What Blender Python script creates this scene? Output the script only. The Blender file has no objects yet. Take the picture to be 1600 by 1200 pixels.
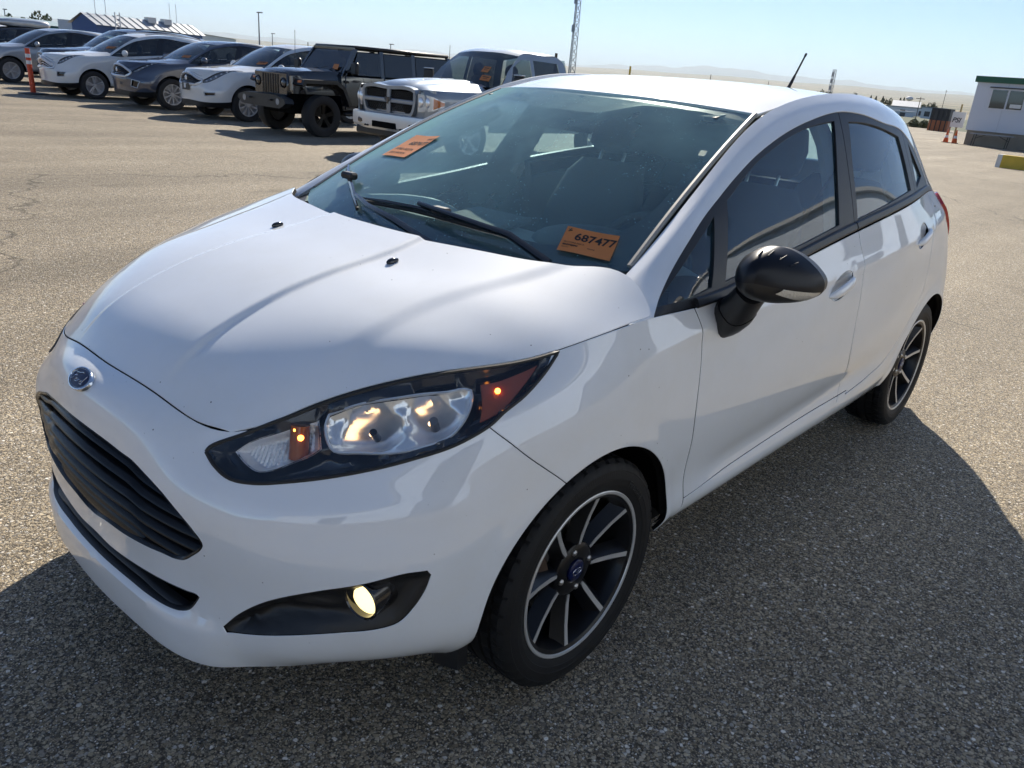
import bpy, bmesh, math, random
import numpy as np
from mathutils import Vector, Matrix
from mathutils.geometry import delaunay_2d_cdt
R_=math.radians
scene=bpy.context.scene
col=scene.collection
# ------------------------------------------------------------------ camera, sky, sun, exposure
cam=bpy.data.cameras.new('camera');camo=bpy.data.objects.new('camera',cam);col.objects.link(camo)
cam.sensor_width=36;cam.lens=27.80;cam.clip_start=.05;cam.clip_end=60000
camo.matrix_world=Matrix(((-.6703,-.2200,.7087,1.3728),(.7380,-.2981,.6054,1.7034),(.0781,.9288,.3622,1.4081),(0,0,0,1)))
scene.camera=camo
SUN_AZ,SUN_EL=214.0,31.5
world=bpy.data.worlds.new('World');scene.world=world;world.use_nodes=True
wn=world.node_tree;bg=wn.nodes['Background'];sky=wn.nodes.new('ShaderNodeTexSky')
sky.sky_type='NISHITA';sky.sun_disc=False;sky.sun_elevation=R_(SUN_EL);sky.sun_rotation=R_(90-SUN_AZ)
sky.altitude=900;sky.air_density=.68;sky.dust_density=.04;sky.ozone_density=4.5
wn.links.new(sky.outputs[0],bg.inputs[0]);bg.inputs[1].default_value=.066
sl=bpy.data.lights.new('sun','SUN');slo=bpy.data.objects.new('sun',sl);col.objects.link(slo)
sl.energy=3.6;sl.angle=R_(.53);sl.color=(1,.92,.79)
sd=Vector((math.cos(R_(SUN_AZ))*math.cos(R_(SUN_EL)),math.sin(R_(SUN_AZ))*math.cos(R_(SUN_EL)),math.sin(R_(SUN_EL))))
slo.rotation_euler=sd.to_track_quat('Z','Y').to_euler()
scene.view_settings.view_transform='Standard';scene.view_settings.look='None';scene.view_settings.exposure=1.15;scene.view_settings.gamma=1
scene.render.engine='CYCLES'
scene.cycles.use_denoising=True;scene.cycles.use_adaptive_sampling=True;scene.cycles.adaptive_threshold=.025
scene.cycles.max_bounces=8;scene.cycles.transparent_max_bounces=10;scene.cycles.glossy_bounces=5;scene.cycles.transmission_bounces=8
scene.cycles.sample_clamp_indirect=6.0
scene.cycles.caustics_reflective=False;scene.cycles.caustics_refractive=False
rnd=random.Random(7)
# ------------------------------------------------------------------ materials
MATS={}
def mat(name,base=(.8,.8,.8),rough=.5,metal=0.,coat=0.,spec=.5,emit=None,estr=0.,bump=None,var=None,coatr=.03):
    """principled material; bump=(scale,strength); var=(scale,amount[,detail]) colour variation"""
    if name in MATS:return MATS[name]
    m=bpy.data.materials.new(name);m.use_nodes=True;nt=m.node_tree;b=nt.nodes['Principled BSDF']
    b.inputs['Base Color'].default_value=(*base,1);b.inputs['Roughness'].default_value=rough;b.inputs['Metallic'].default_value=metal
    b.inputs['Coat Weight'].default_value=coat;b.inputs['Coat Roughness'].default_value=coatr;b.inputs['Specular IOR Level'].default_value=spec
    if emit:
        b.inputs['Emission Color'].default_value=(*emit,1);b.inputs['Emission Strength'].default_value=estr
    tc=None
    if bump or var:
        tc=nt.nodes.new('ShaderNodeTexCoord')
    if bump:
        n=nt.nodes.new('ShaderNodeTexNoise');n.inputs['Scale'].default_value=bump[0];n.inputs['Detail'].default_value=4
        nt.links.new(tc.outputs['Object'],n.inputs['Vector'])
        bp=nt.nodes.new('ShaderNodeBump');bp.inputs['Strength'].default_value=bump[1];bp.inputs['Distance'].default_value=.01
        nt.links.new(n.outputs[0],bp.inputs['Height']);nt.links.new(bp.outputs[0],b.inputs['Normal'])
    if var:
        n=nt.nodes.new('ShaderNodeTexNoise');n.inputs['Scale'].default_value=var[0];n.inputs['Detail'].default_value=6;n.inputs['Roughness'].default_value=.65
        nt.links.new(tc.outputs['Object'],n.inputs['Vector'])
        mx=nt.nodes.new('ShaderNodeMix');mx.data_type='RGBA'
        mx.inputs['A'].default_value=(*[c*(1-var[1]) for c in base],1);mx.inputs['B'].default_value=(*[min(1,c*(1+var[1])) for c in base],1)
        nt.links.new(n.outputs[0],mx.inputs['Factor']);nt.links.new(mx.outputs['Result'],b.inputs['Base Color'])
    MATS[name]=m;return m
def glass_mat(name,tint=(.8,.9,.88),dust=0.,ior=1.5,rough=.0,film_col=(.5,.5,.48),streak=False):
    """thin pane: tinted see-through + mirror by Fresnel (+ a film of dust, whose colour can also hold reflected sky)"""
    if name in MATS:return MATS[name]
    m=bpy.data.materials.new(name);m.use_nodes=True;nt=m.node_tree;nt.nodes.remove(nt.nodes['Principled BSDF']);out=nt.nodes['Material Output']
    t=nt.nodes.new('ShaderNodeBsdfTransparent');t.inputs[0].default_value=(*tint,1)
    g=nt.nodes.new('ShaderNodeBsdfGlossy');g.inputs['Roughness'].default_value=rough;g.inputs['Color'].default_value=(1,1,1,1)
    # reflectance of a pane by Schlick's rule, the same from either face
    ge=nt.nodes.new('ShaderNodeNewGeometry');dp=nt.nodes.new('ShaderNodeVectorMath');dp.operation='DOT_PRODUCT';nt.links.new(ge.outputs['Normal'],dp.inputs[0]);nt.links.new(ge.outputs['Incoming'],dp.inputs[1])
    def mth(op,x,y=None,c=False):
        n=nt.nodes.new('ShaderNodeMath');n.operation=op;n.use_clamp=c
        for i,k in enumerate((x,y)):
            if k is None:continue
            if isinstance(k,(int,float)):n.inputs[i].default_value=k
            else:nt.links.new(k,n.inputs[i])
        return n.outputs[0]
    f0=2*((ior-1)/(ior+1))**2
    k5=mth('POWER',mth('SUBTRACT',1.,mth('ABSOLUTE',dp.outputs['Value']),True),4.6)
    fac=mth('ADD',mth('MULTIPLY',k5,1-f0),f0,True)
    mix=nt.nodes.new('ShaderNodeMixShader');nt.links.new(fac,mix.inputs[0]);nt.links.new(t.outputs[0],mix.inputs[1]);nt.links.new(g.outputs[0],mix.inputs[2])
    last=mix
    if dust>0:
        d=nt.nodes.new('ShaderNodeBsdfDiffuse');d.inputs[0].default_value=(*film_col,1)
        tl=nt.nodes.new('ShaderNodeBsdfTranslucent');tl.inputs[0].default_value=(*film_col,1)
        am=nt.nodes.new('ShaderNodeMixShader');am.inputs[0].default_value=.5;nt.links.new(d.outputs[0],am.inputs[1]);nt.links.new(tl.outputs[0],am.inputs[2])
        tc=nt.nodes.new('ShaderNodeTexCoord');n=nt.nodes.new('ShaderNodeTexNoise');n.inputs['Scale'].default_value=3;n.inputs['Detail'].default_value=8;nt.links.new(tc.outputs['Object'],n.inputs[0])
        n2=nt.nodes.new('ShaderNodeTexVoronoi');n2.inputs['Scale'].default_value=95;nt.links.new(tc.outputs['Object'],n2.inputs[0])
        sp=nt.nodes.new('ShaderNodeMapRange');sp.inputs[1].default_value=.10;sp.inputs[2].default_value=.2;sp.inputs[3].default_value=1.;sp.inputs[4].default_value=0.;nt.links.new(n2.outputs['Distance'],sp.inputs[0])
        n3=nt.nodes.new('ShaderNodeTexNoise');n3.inputs['Scale'].default_value=14;nt.links.new(tc.outputs['Object'],n3.inputs[0])
        gt=nt.nodes.new('ShaderNodeMapRange');gt.inputs[1].default_value=.55;gt.inputs[2].default_value=.7;nt.links.new(n3.outputs[0],gt.inputs[0])
        spm=nt.nodes.new('ShaderNodeMath');spm.operation='MULTIPLY';nt.links.new(sp.outputs[0],spm.inputs[0]);nt.links.new(gt.outputs[0],spm.inputs[1])
        mr=nt.nodes.new('ShaderNodeMapRange');mr.inputs[1].default_value=.3;mr.inputs[2].default_value=.8;mr.inputs[3].default_value=dust*.5;mr.inputs[4].default_value=dust*1.5;nt.links.new(n.outputs[0],mr.inputs[0])
        ad=nt.nodes.new('ShaderNodeMath');ad.operation='MULTIPLY_ADD';ad.inputs[1].default_value=dust*2.5;nt.links.new(spm.outputs[0],ad.inputs[0]);nt.links.new(mr.outputs[0],ad.inputs[2])
        cosv=mth('MAXIMUM',mth('ABSOLUTE',dp.outputs['Value']),.16);thick=mth('DIVIDE',ad.outputs[0],cosv,True)
        m2=nt.nodes.new('ShaderNodeMixShader');nt.links.new(thick,m2.inputs[0]);nt.links.new(mix.outputs[0],m2.inputs[1]);nt.links.new(am.outputs[0],m2.inputs[2]);last=m2
    nt.links.new(last.outputs[0],out.inputs[0])
    MATS[name]=m;return m
# ------------------------------------------------------------------ object helpers
def empty(name,loc=(0,0,0),rz=0.,parent=None):
    o=bpy.data.objects.new(name,None);col.objects.link(o);o.location=loc;o.rotation_euler=(0,0,rz);o.empty_display_size=.1
    if parent:o.parent=parent
    return o
def tag(o,label=None,cat=None,group=None,kind=None):
    if label:o['label']=label
    if cat:o['category']=cat
    if group:o['group']=group
    if kind:o['kind']=kind
    return o
def mkmesh(V,F,smooth=True,sharp=32,uv=None):
    me=bpy.data.meshes.new('m')
    me.from_pydata([tuple(map(float,v)) for v in V],[],[tuple(map(int,f)) for f in F]);me.validate(verbose=False);me.update()
    if smooth:
        me.shade_smooth()
        if sharp<180: me.set_sharp_from_angle(angle=R_(sharp))
    return me
def obj(name,V,F,m,parent=None,smooth=True,sharp=32,loc=None,rot=None):
    me=V if isinstance(V,bpy.types.Mesh) else mkmesh(V,F,smooth,sharp)
    me.name=name
    o=bpy.data.objects.new(name,me);col.objects.link(o)
    if m is not None and len(me.materials)==0:me.materials.append(m)
    if parent:o.parent=parent
    if loc is not None:o.location=loc
    if rot is not None:o.rotation_euler=rot
    return o
def copy_tree(o,parent=None):
    c=o.copy();col.objects.link(c);c.parent=parent
    for ch in o.children:copy_tree(ch,c)
    return c
class MB:
    """collects simple solids into one mesh"""
    def __init__(s):s.v=[];s.f=[]
    def add(s,V,F):
        n=len(s.v);s.v+=[tuple(map(float,v)) for v in V];s.f+=[tuple(int(i)+n for i in f) for f in F];return s
    def box(s,c,d,rot=None,bev=0.):
        x,y,z=[k/2 for k in d];b=min(bev,x*.98,y*.98,z*.98)
        if b>0:
            P=[];idx={}
            for sx in(-1,1):
                for sy in(-1,1):
                    for sz in(-1,1):
                        for a in range(3):
                            p=[sx*(x-b),sy*(y-b),sz*(z-b)];p[a]=(sx*x,sy*y,sz*z)[a];idx[sx,sy,sz,a]=len(P);P.append(p)
            F=[]
            for a in range(3):
                o=[k for k in range(3) if k!=a]
                for sg in(-1,1):
                    q=[]
                    for (i,j) in((-1,-1),(1,-1),(1,1),(-1,1)):
                        k=[0,0,0];k[a]=sg;k[o[0]]=i;k[o[1]]=j;q.append(idx[k[0],k[1],k[2],a])
                    if (sg>0)!=(a!=1):q=q[::-1]
                    F.append(q)
                # edges along axis a
                for i in(-1,1):
                    for j in(-1,1):
                        k1=[0,0,0];k1[o[0]]=i;k1[o[1]]=j;k2=list(k1);k1[a]=-1;k2[a]=1
                        F.append([idx[(*k1,o[0])],idx[(*k2,o[0])],idx[(*k2,o[1])],idx[(*k1,o[1])]])
            for sx in(-1,1):
                for sy in(-1,1):
                    for sz in(-1,1):F.append([idx[sx,sy,sz,0],idx[sx,sy,sz,1],idx[sx,sy,sz,2]])
        else:
            P=[(-x,-y,-z),(x,-y,-z),(x,y,-z),(-x,y,-z),(-x,-y,z),(x,-y,z),(x,y,z),(-x,y,z)]
            F=[(0,3,2,1),(4,5,6,7),(0,1,5,4),(1,2,6,5),(2,3,7,6),(3,0,4,7)]
        P=np.array(P)
        if rot is not None:P=P@np.array(rot).T
        return s.add(P+np.array(c),F)
    def cyl(s,a,b,r,r2=None,n=12,caps=True):
        a=np.array(a,float);b=np.array(b,float);r2=r if r2 is None else r2;d=b-a;L=np.linalg.norm(d);d/=L
        h=np.array([1,0,0]) if abs(d[0])<.9 else np.array([0,1,0]);e1=np.cross(d,h);e1/=np.linalg.norm(e1);e2=np.cross(d,e1)
        t=np.arange(n)*2*np.pi/n;ring=np.cos(t)[:,None]*e1+np.sin(t)[:,None]*e2
        V=np.concatenate([a+ring*r,b+ring*r2]);F=[(i,(i+1)%n,n+(i+1)%n,n+i) for i in range(n)]
        if caps:F+=[tuple(range(n))[::-1],tuple(range(n,2*n))]
        return s.add(V,F)
    def tube(s,pts,r,n=8):
        pts=[np.array(p,float) for p in pts];m=len(pts);V=[];F=[];pe=None
        rr=r if hasattr(r,'__len__') else [r]*m
        for i,p in enumerate(pts):
            d=pts[min(i+1,m-1)]-pts[max(i-1,0)];d/=np.linalg.norm(d)
            if pe is None:
                h=np.array([0,0,1.]) if abs(d[2])<.9 else np.array([1.,0,0]);e1=np.cross(d,h)
            else:e1=pe-d*(pe@d)
            e1/=np.linalg.norm(e1);pe=e1;e2=np.cross(d,e1)
            for k in range(n):
                t=2*np.pi*k/n;V.append(p+rr[i]*(np.cos(t)*e1+np.sin(t)*e2))
        for i in range(m-1):
            for k in range(n):F.append((i*n+k,i*n+(k+1)%n,(i+1)*n+(k+1)%n,(i+1)*n+k))
        F+=[tuple(range(n))[::-1],tuple(range((m-1)*n,m*n))]
        return s.add(V,F)
    def lathe(s,prof,c=(0,0,0),axis=1,n=48,closed=False):
        """prof: list of (radius, offset along axis)"""
        V=[];F=[];m=len(prof)
        for k in range(n):
            t=2*np.pi*k/n
            for r,a in prof:
                p=[r*np.cos(t),r*np.sin(t)];q=[0,0,0];o=[i for i in range(3) if i!=axis];q[o[0]],q[o[1]]=p;q[axis]=a;V.append(np.array(q)+np.array(c))
        for k in range(n):
            for j in range(m-1 if not closed else m):
                j2=(j+1)%m;F.append((k*m+j,k*m+j2,((k+1)%n)*m+j2,((k+1)%n)*m+j))
        if axis!=1:F=[f[::-1] for f in F]
        return s.add(V,F)
    def ell(s,c,r,n=16,m=10,rot=None):
        V=[];F=[]
        for i in range(m+1):
            a=np.pi*i/m
            for k in range(n):
                t=2*np.pi*k/n;V.append((r[0]*np.sin(a)*np.cos(t),r[1]*np.sin(a)*np.sin(t),r[2]*np.cos(a)))
        for i in range(m):
            for k in range(n):F.append((i*n+k,(i+1)*n+k,(i+1)*n+(k+1)%n,i*n+(k+1)%n))
        V=np.array(V)
        if rot is not None:V=V@np.array(rot).T
        return s.add(V+np.array(c),F)
    def prism(s,poly,axis,a,b):
        """extrude 2-D polygon along axis from a to b"""
        o=[i for i in range(3) if i!=axis];n=len(poly);V=[]
        for h in(a,b):
            for p in poly:
                q=[0,0,0];q[o[0]],q[o[1]]=p;q[axis]=h;V.append(q)
        F=[(i,(i+1)%n,n+(i+1)%n,n+i) for i in range(n)]+[tuple(range(n))[::-1],tuple(range(n,2*n))]
        return s.add(V,F)
    def mirrored(s):
        m=MB();m.v=[(x,-y,z) for x,y,z in s.v];m.f=[f[::-1] for f in s.f];return m
    def build(s,name,m,parent=None,smooth=True,sharp=32,loc=None,rot=None,fix=True):
        me=mkmesh(s.v,s.f,False)
        if fix:
            bm=bmesh.new();bm.from_mesh(me);bmesh.ops.recalc_face_normals(bm,faces=bm.faces[:]);bm.to_mesh(me);bm.free()
        if smooth:
            me.shade_smooth();me.set_sharp_from_angle(angle=R_(sharp))
        return obj(name,me,None,m,parent,loc=loc,rot=rot)
def rotx(a):c,s=math.cos(a),math.sin(a);return np.array([[1,0,0],[0,c,-s],[0,s,c]])
def roty(a):c,s=math.cos(a),math.sin(a);return np.array([[c,0,s],[0,1,0],[-s,0,c]])
def rotz(a):c,s=math.cos(a),math.sin(a);return np.array([[c,-s,0],[s,c,0],[0,0,1]])
# ------------------------------------------------------------------ smooth body surfaces
class Spline:
    """natural cubic interpolation basis on given knots; W(t) -> weights matrix"""
    def __init__(s,k):
        s.k=np.asarray(k,float);n=len(s.k);h=np.diff(s.k)
        A=np.zeros((n,n));B=np.zeros((n,n));A[0,0]=A[-1,-1]=1
        for i in range(1,n-1):
            A[i,i-1]=h[i-1];A[i,i]=2*(h[i-1]+h[i]);A[i,i+1]=h[i]
            B[i,i-1]=6/h[i-1];B[i,i+1]=6/h[i];B[i,i]=-6/h[i-1]-6/h[i]
        s.M=np.linalg.solve(A,B);s.h=h;s.n=n
    def W(s,t):
        t=np.asarray(t,float);i=np.clip(np.searchsorted(s.k,t,side='right')-1,0,s.n-2)
        h=s.h[i];b=(t-s.k[i])/h;a=1-b;m=np.arange(len(t))
        w=np.zeros((len(t),s.n));w[m,i]+=a;w[m,i+1]+=b
        w+=((a**3-a)*h*h/6)[:,None]*s.M[i]+((b**3-b)*h*h/6)[:,None]*s.M[i+1]
        return w
class Patch:
    """bicubic surface through a grid of points G[row(v)][col(u)]; mirror: reflect over y=0 before column 0"""
    def __init__(s,G,mirror=True,smooth=0.0,disp=None):
        G=np.array(G,float);s.nv,s.nu=G.shape[:2];s.disp=disp
        if smooth>0:
            G=s._smooth(G,smooth,mirror)
        s.G0=G
        du=np.linalg.norm(np.diff(G,axis=1),axis=2).mean(0);dv=np.linalg.norm(np.diff(G,axis=0),axis=2).mean(1)
        ku=np.concatenate([[0],np.cumsum(du)]);kv=np.concatenate([[0],np.cumsum(dv)])
        s.ku,s.kv=ku,kv;s.U,s.V=ku[-1],kv[-1]
        if mirror:
            m=G[:,3:0:-1].copy();m[...,1]*=-1
            G=np.concatenate([m,G],1);ku=np.concatenate([-ku[3:0:-1],ku])
        s.G=G;s.su=Spline(ku);s.sv=Spline(kv)
    def _smooth(s,G,lam,mirror):
        def sm(P,l):
            n=len(P);d=np.linalg.norm(np.diff(P.reshape(n,-1,3),axis=0),axis=2).mean(1);D=np.zeros((n-2,n))
            for i in range(1,n-1):
                a,b=d[i-1],d[i];D[i-1,i-1]=2/(a*(a+b));D[i-1,i]=-2/(a*b);D[i-1,i+1]=2/(b*(a+b))
            D*=d.mean()**2
            return np.linalg.solve(np.eye(n)+l*D.T@D,P.reshape(n,-1)).reshape(P.shape)
        if mirror:
            m=G[:,3:0:-1].copy();m[...,1]*=-1;E=np.concatenate([m,G],1)
            return sm(E.transpose(1,0,2),lam).transpose(1,0,2)[:,3:]
        return sm(G.transpose(1,0,2),lam).transpose(1,0,2)
    def raw(s,u,v):
        return np.einsum('pi,pj,ijk->pk',s.sv.W(v),s.su.W(u),s.G)
    def nraw(s,u,v,e=2e-3):
        a=s.raw(u+e,v)-s.raw(u-e,v);b=s.raw(u,v+e)-s.raw(u,v-e);n=np.cross(a,b)
        return n/np.maximum(np.linalg.norm(n,axis=1,keepdims=True),1e-12)
    def P(s,u,v,off=0.0):
        u=np.asarray(u,float);v=np.asarray(v,float);p=s.raw(u,v)
        d=off
        if s.disp is not None: d=d+s.disp(u,v,p)
        if np.any(np.asarray(d)!=0): p=p+s.N(u,v)*np.reshape(d,(-1,1))*np.ones((len(p),1))
        return p
    def N(s,u,v):
        return s.nraw(np.asarray(u,float),np.asarray(v,float))*s.sgn
    sgn=1
    def grid(s,nu,nv):
        uu=np.linspace(0,s.U,nu);vv=np.linspace(0,s.V,nv);A,B=np.meshgrid(uu,vv);return A.ravel(),B.ravel()
    def inv(s,X):
        """nearest surface parameters for 3-D points"""
        X=np.atleast_2d(np.asarray(X,float));A,B=s.grid(160,70);Q=s.raw(A,B)
        out=[]
        for x in X:
            i=((Q-x)**2).sum(1).argmin();u,v=A[i],B[i]
            for _ in range(12):
                p=s.raw(np.array([u]),np.array([v]))[0];e=1e-4
                du=(s.raw(np.array([u+e]),np.array([v]))[0]-s.raw(np.array([u-e]),np.array([v]))[0])/(2*e)
                dv=(s.raw(np.array([u]),np.array([v+e]))[0]-s.raw(np.array([u]),np.array([v-e]))[0])/(2*e)
                J=np.stack([du,dv],1);st=np.linalg.lstsq(J,x-p,rcond=None)[0];st=np.clip(st,-.05,.05);u+=st[0];v+=st[1]
                u=min(max(u,-.0),s.U);v=min(max(v,0),s.V)
            out.append((u,v))
        return np.array(out)
def bsurf():
    # columns nose centre -> flank -> tail centre ; rows sill -> belt
    v0=[(0.797,0,0.215),(0.788,0.2,0.213),(.750,.385,.205),(.645,.50,.203),(.52,.585,.200),(0.36,0.69,0.198),(.22,.765,.23),(.09,.775,.265),(-.05,.785,.28),(-.2,.79,.285),(-.38,.795,.285),(-.8,.80,.287),(-1.4,.803,.288),(-2.0,.80,.285),(-2.489,.78,.28),(-2.85,.73,.27),(-3.06,.56,.26),(-3.14,0,.25)]
    v1=[(0.803,0,0.29),(0.793,0.2,0.288),(0.757,0.39,0.278),(0.672,0.535,0.27),(0.555,0.652,0.27),(0.4,0.752,0.275),(.22,.800,.30),(.09,.806,.325),(-.05,.810,.335),(-.2,.815,.335),(-.38,.825,.335),(-.8,.830,.337),(-1.4,.833,.34),(-2.0,.826,.345),(-2.489,.805,.35),(-2.85,.765,.34),(-3.1,.59,.32),(-3.18,0,.31)]
    v2=[(0.803,0,0.4),(0.793,0.2,0.4),(0.753,0.4,0.392),(0.682,0.548,0.385),(0.578,0.678,0.385),(0.432,0.775,0.39),(.22,.814,.41),(.09,.817,.42),(-.05,.818,.425),(-.2,.820,.42),(-.38,.824,.415),(-.8,.827,.41),(-1.4,.831,.42),(-2.0,.834,.445),(-2.489,.828,.46),(-2.85,.792,.46),(-3.12,.61,.45),(-3.21,0,.44)]
    v3=[(0.82,0,0.53),(0.808,0.2,0.528),(0.76,0.41,0.52),(0.69,0.552,0.515),(0.588,0.678,0.515),(0.438,0.778,0.525),(.22,.823,.545),(.09,.828,.555),(-.05,.830,.555),(-.2,.833,.55),(-.38,.839,.545),(-.8,.849,.545),(-1.4,.854,.56),(-2.0,.848,.59),(-2.489,.832,.62),(-2.85,.788,.62),(-3.13,.615,.60),(-3.22,0,.58)]
    v4=[(0.815,0,0.652),(0.793,0.2,0.632),(.756,.405,.612),(0.668,0.535,0.612),(0.562,0.658,0.625),(0.412,0.765,0.65),(0.22,0.822,0.68),(.09,.835,.69),(-.05,.838,.69),(-.2,.841,.685),(-.38,.845,.68),(-.8,.856,.69),(-1.4,.861,.715),(-2.0,.853,.755),(-2.489,.824,.785),(-2.85,.757,.79),(-3.10,.60,.75),(-3.20,0,.73)]
    v5=[(0.79,0,0.735),(0.77,0.2,0.712),(.714,.395,.674),(0.622,0.515,0.692),(0.505,0.625,0.738),(0.362,0.732,0.785),(0.215,0.788,0.806),(0.1,0.808,0.815),(-0.05,0.82,0.82),(-0.2,0.826,0.824),(-.38,.826,.82),(-.8,.840,.845),(-1.4,.850,.89),(-2.0,.836,.94),(-2.489,.780,.965),(-2.85,.703,.955),(-3.05,.58,.91),(-3.14,0,.88)]
    v6=[(0.735,0,0.76),(0.72,0.2,0.75),(0.678,0.405,0.722),(0.57,0.48,0.771),(0.474,0.54,0.811),(0.338,0.63,0.846),(0.198,0.72,0.866),(0.11,0.756,0.885),(-0.03,0.787,0.91),(-0.17,0.797,0.918),(-0.36,0.803,0.913),(-0.8,0.808,0.95),(-1.4,0.808,1.02),(-2.0,.787,1.075),(-2.489,.705,1.085),(-2.85,.632,1.045),(-3.02,.53,1.0),(-3.10,0,.985)]
    p=Patch([v0,v1,v2,v3,v4,v5,v6],True,0.004);p.sgn=1
    return p
def topcurve(B):
    u=np.linspace(0,B.U,3000);return B.raw(u,u*0+B.V)
def hood():
    t0=[(.735,0,.760),(.730,.11,.757),(.720,.20,.750),(.704,.30,.739),(.690,.365,.729),(.678,.405,.722)]
    t1=[(.645,0,.830),(.640,.14,.827),(.628,.26,.820),(.605,.37,.805),(.587,.435,.790),(.570,.48,.771)]
    t2=[(.50,0,.890),(.498,.15,.888),(.494,.29,.882),(.485,.42,.861),(.479,.49,.836),(.474,.54,.811)]
    t3=[(.35,0,.930),(.349,.165,.928),(.346,.33,.921),(.342,.49,.899),(.340,.58,.871),(.338,.63,.846)]
    t3b=[(.26,0,.948),(.257,.175,.946),(.25,.35,.940),(.232,.53,.920),(.214,.65,.890),(.198,.72,.866)]
    t4=[(.175,0,.962),(.17,.18,.960),(.155,.36,.955),(.135,.55,.942),(.12,.685,.910),(.11,.756,.885)]
    t5=[(.09,0,.978),(.08,.18,.977),(.055,.38,.974),(.015,.58,.964),(-.01,.715,.936),(-.03,.787,.910)]
    t6=[(.015,0,.993),(.003,.18,.993),(-.04,.38,.995),(-.12,.58,.999),(-.20,.705,.988),(-.17,.797,.918)]
    p=Patch([t0,t1,t2,t3,t3b,t4,t5,t6],True);p.sgn=1
    return p
def shield():
    top=[(-.885,0,1.380),(-.90,.2,1.378),(-.94,.37,1.371),(-1.00,.49,1.362),(-1.035,.54,1.356)]
    base=[(-.015,0,.962),(-.03,.2,.963),(-.085,.40,.966),(-.175,.58,.975),(-.245,.665,.988)]
    rows=[]
    for k in (0,.25,.5,.75,1):
        r=[]
        for j,(a,b) in enumerate(zip(base,top)):
            b_=.105*k*(1-k)*(1-.15*j/4)
            p=np.array(a)*(1-k)+np.array(b)*k+np.array([.35,.25*j/4,.9])*b_
            r.append(p)
        rows.append(r)
    p=Patch(rows,True);p.sgn=1
    return p
DITCH=[(-.150,.668,.945),(-.245,.672,.988),(-.45,.650,1.103),(-.66,.620,1.209),(-.86,.588,1.299),(-1.045,.562,1.366),(-1.35,.572,1.424),(-1.8,.575,1.440),(-2.2,.553,1.402),(-2.52,.51,1.335),(-2.76,.46,1.245)]
def upper():
    bot=[(-.08,.790,.902),(-.17,.797,.918),(-.36,.803,.913),(-.6,.806,.930),(-.85,.808,.955),(-1.1,.809,.983),(-1.4,.808,1.02),(-1.8,.797,1.058),(-2.15,.764,1.083),(-2.489,.705,1.085),(-2.80,.642,1.055)]
    rows=[]
    for k,bl in ((0,0),(.22,.014),(.5,.026),(.78,.030),(.93,.018),(1,0)):
        rows.append([np.array(a)*(1-k)+np.array(b)*k+np.array([0,.75,.65])*bl*(1 if 3<i<9 else .85 if i else .2) for i,(a,b) in enumerate(zip(bot,DITCH))])
    p=Patch(rows,False);p.sgn=1
    return p
def roof():
    rows=[]
    cz=[1.380,1.428,1.448,1.455,1.450,1.428,1.378]
    cx=[-.885,-1.10,-1.36,-1.68,-2.05,-2.42,-2.78]
    ex=[(-1.035,.545,1.357),(-1.16,.553,1.382),(-1.38,.562,1.419),(-1.69,.566,1.431),(-2.05,.556,1.415),(-2.38,.525,1.368),(-2.68,.472,1.282)]
    for x,z,e in zip(cx,cz,ex):
        r=[]
        for f in (0,.3,.58,.82,1):
            k=f**2.2
            r.append((x+(e[0]-x)*f**2.0,e[1]*f,z+(e[2]-z)*k))
        rows.append(r)
    p=Patch(rows,True);p.sgn=1
    return p

def snap_edges(p,curve,front=False,side=False,bottom=False,nr=15,nc=13,mirror=True,depth=3,relax=0.):
    """rebuild a patch on a finer grid whose edges lie exactly on a neighbour's edge curve"""
    uu=np.linspace(0,p.U,nc);vv=np.linspace(0,p.V,nr);A,B_=np.meshgrid(uu,vv);G=p.raw(A.ravel(),B_.ravel()).reshape(nr,nc,3)
    def delta(q):
        out=[]
        for x in q:
            i=((curve-x)**2).sum(1).argmin();out.append(curve[i]-x)
        return np.array(out)
    D=np.zeros_like(G)
    if front or bottom:
        d=delta(G[0])
        for i in range(depth):D[i]+=d*(1-i/depth)**2
    if side:
        d=delta(G[:,-1]);d[-1]*=1
        for i in range(depth):
            w=(1-i/depth)**2;D[:,nc-1-i]=np.where((np.arange(nr)<depth)[:,None]&(front),np.maximum(0,0)+D[:,nc-1-i]*(1-w)+d*w,d*w)
    G=G+D
    if mirror:G[:,0,1]=0
    if relax>0:
        G1=Patch(G,mirror,relax).G0;w=np.clip(np.arange(nr)/2.,0,1)[:,None,None] if bottom else 1.;G=G*(1-w)+G1*w
    q=Patch(G,mirror);q.sgn=p.sgn;return q
T_lamp=[(0.714,0.379,0.686),(0.706,0.381,0.695),(0.681,0.405,0.712),(0.634,0.444,0.740),(0.583,0.479,0.761),(0.520,0.520,0.787),(0.477,0.548,0.805),(0.425,0.582,0.821),(0.386,0.610,0.831),(0.337,0.650,0.839),(0.292,0.684,0.844),(0.241,0.712,0.853),(0.174,0.738,0.867),(0.129,0.753,0.877),(0.121,0.759,0.875),(0.175,0.764,0.846),(0.241,0.771,0.815),(0.296,0.768,0.792),(0.327,0.765,0.774),(0.381,0.748,0.749),(0.409,0.734,0.737),(0.460,0.700,0.718),(0.508,0.664,0.701),(0.574,0.603,0.678),(0.635,0.537,0.659),(0.680,0.485,0.650),(0.703,0.447,0.651),(0.713,0.409,0.666)]
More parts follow.
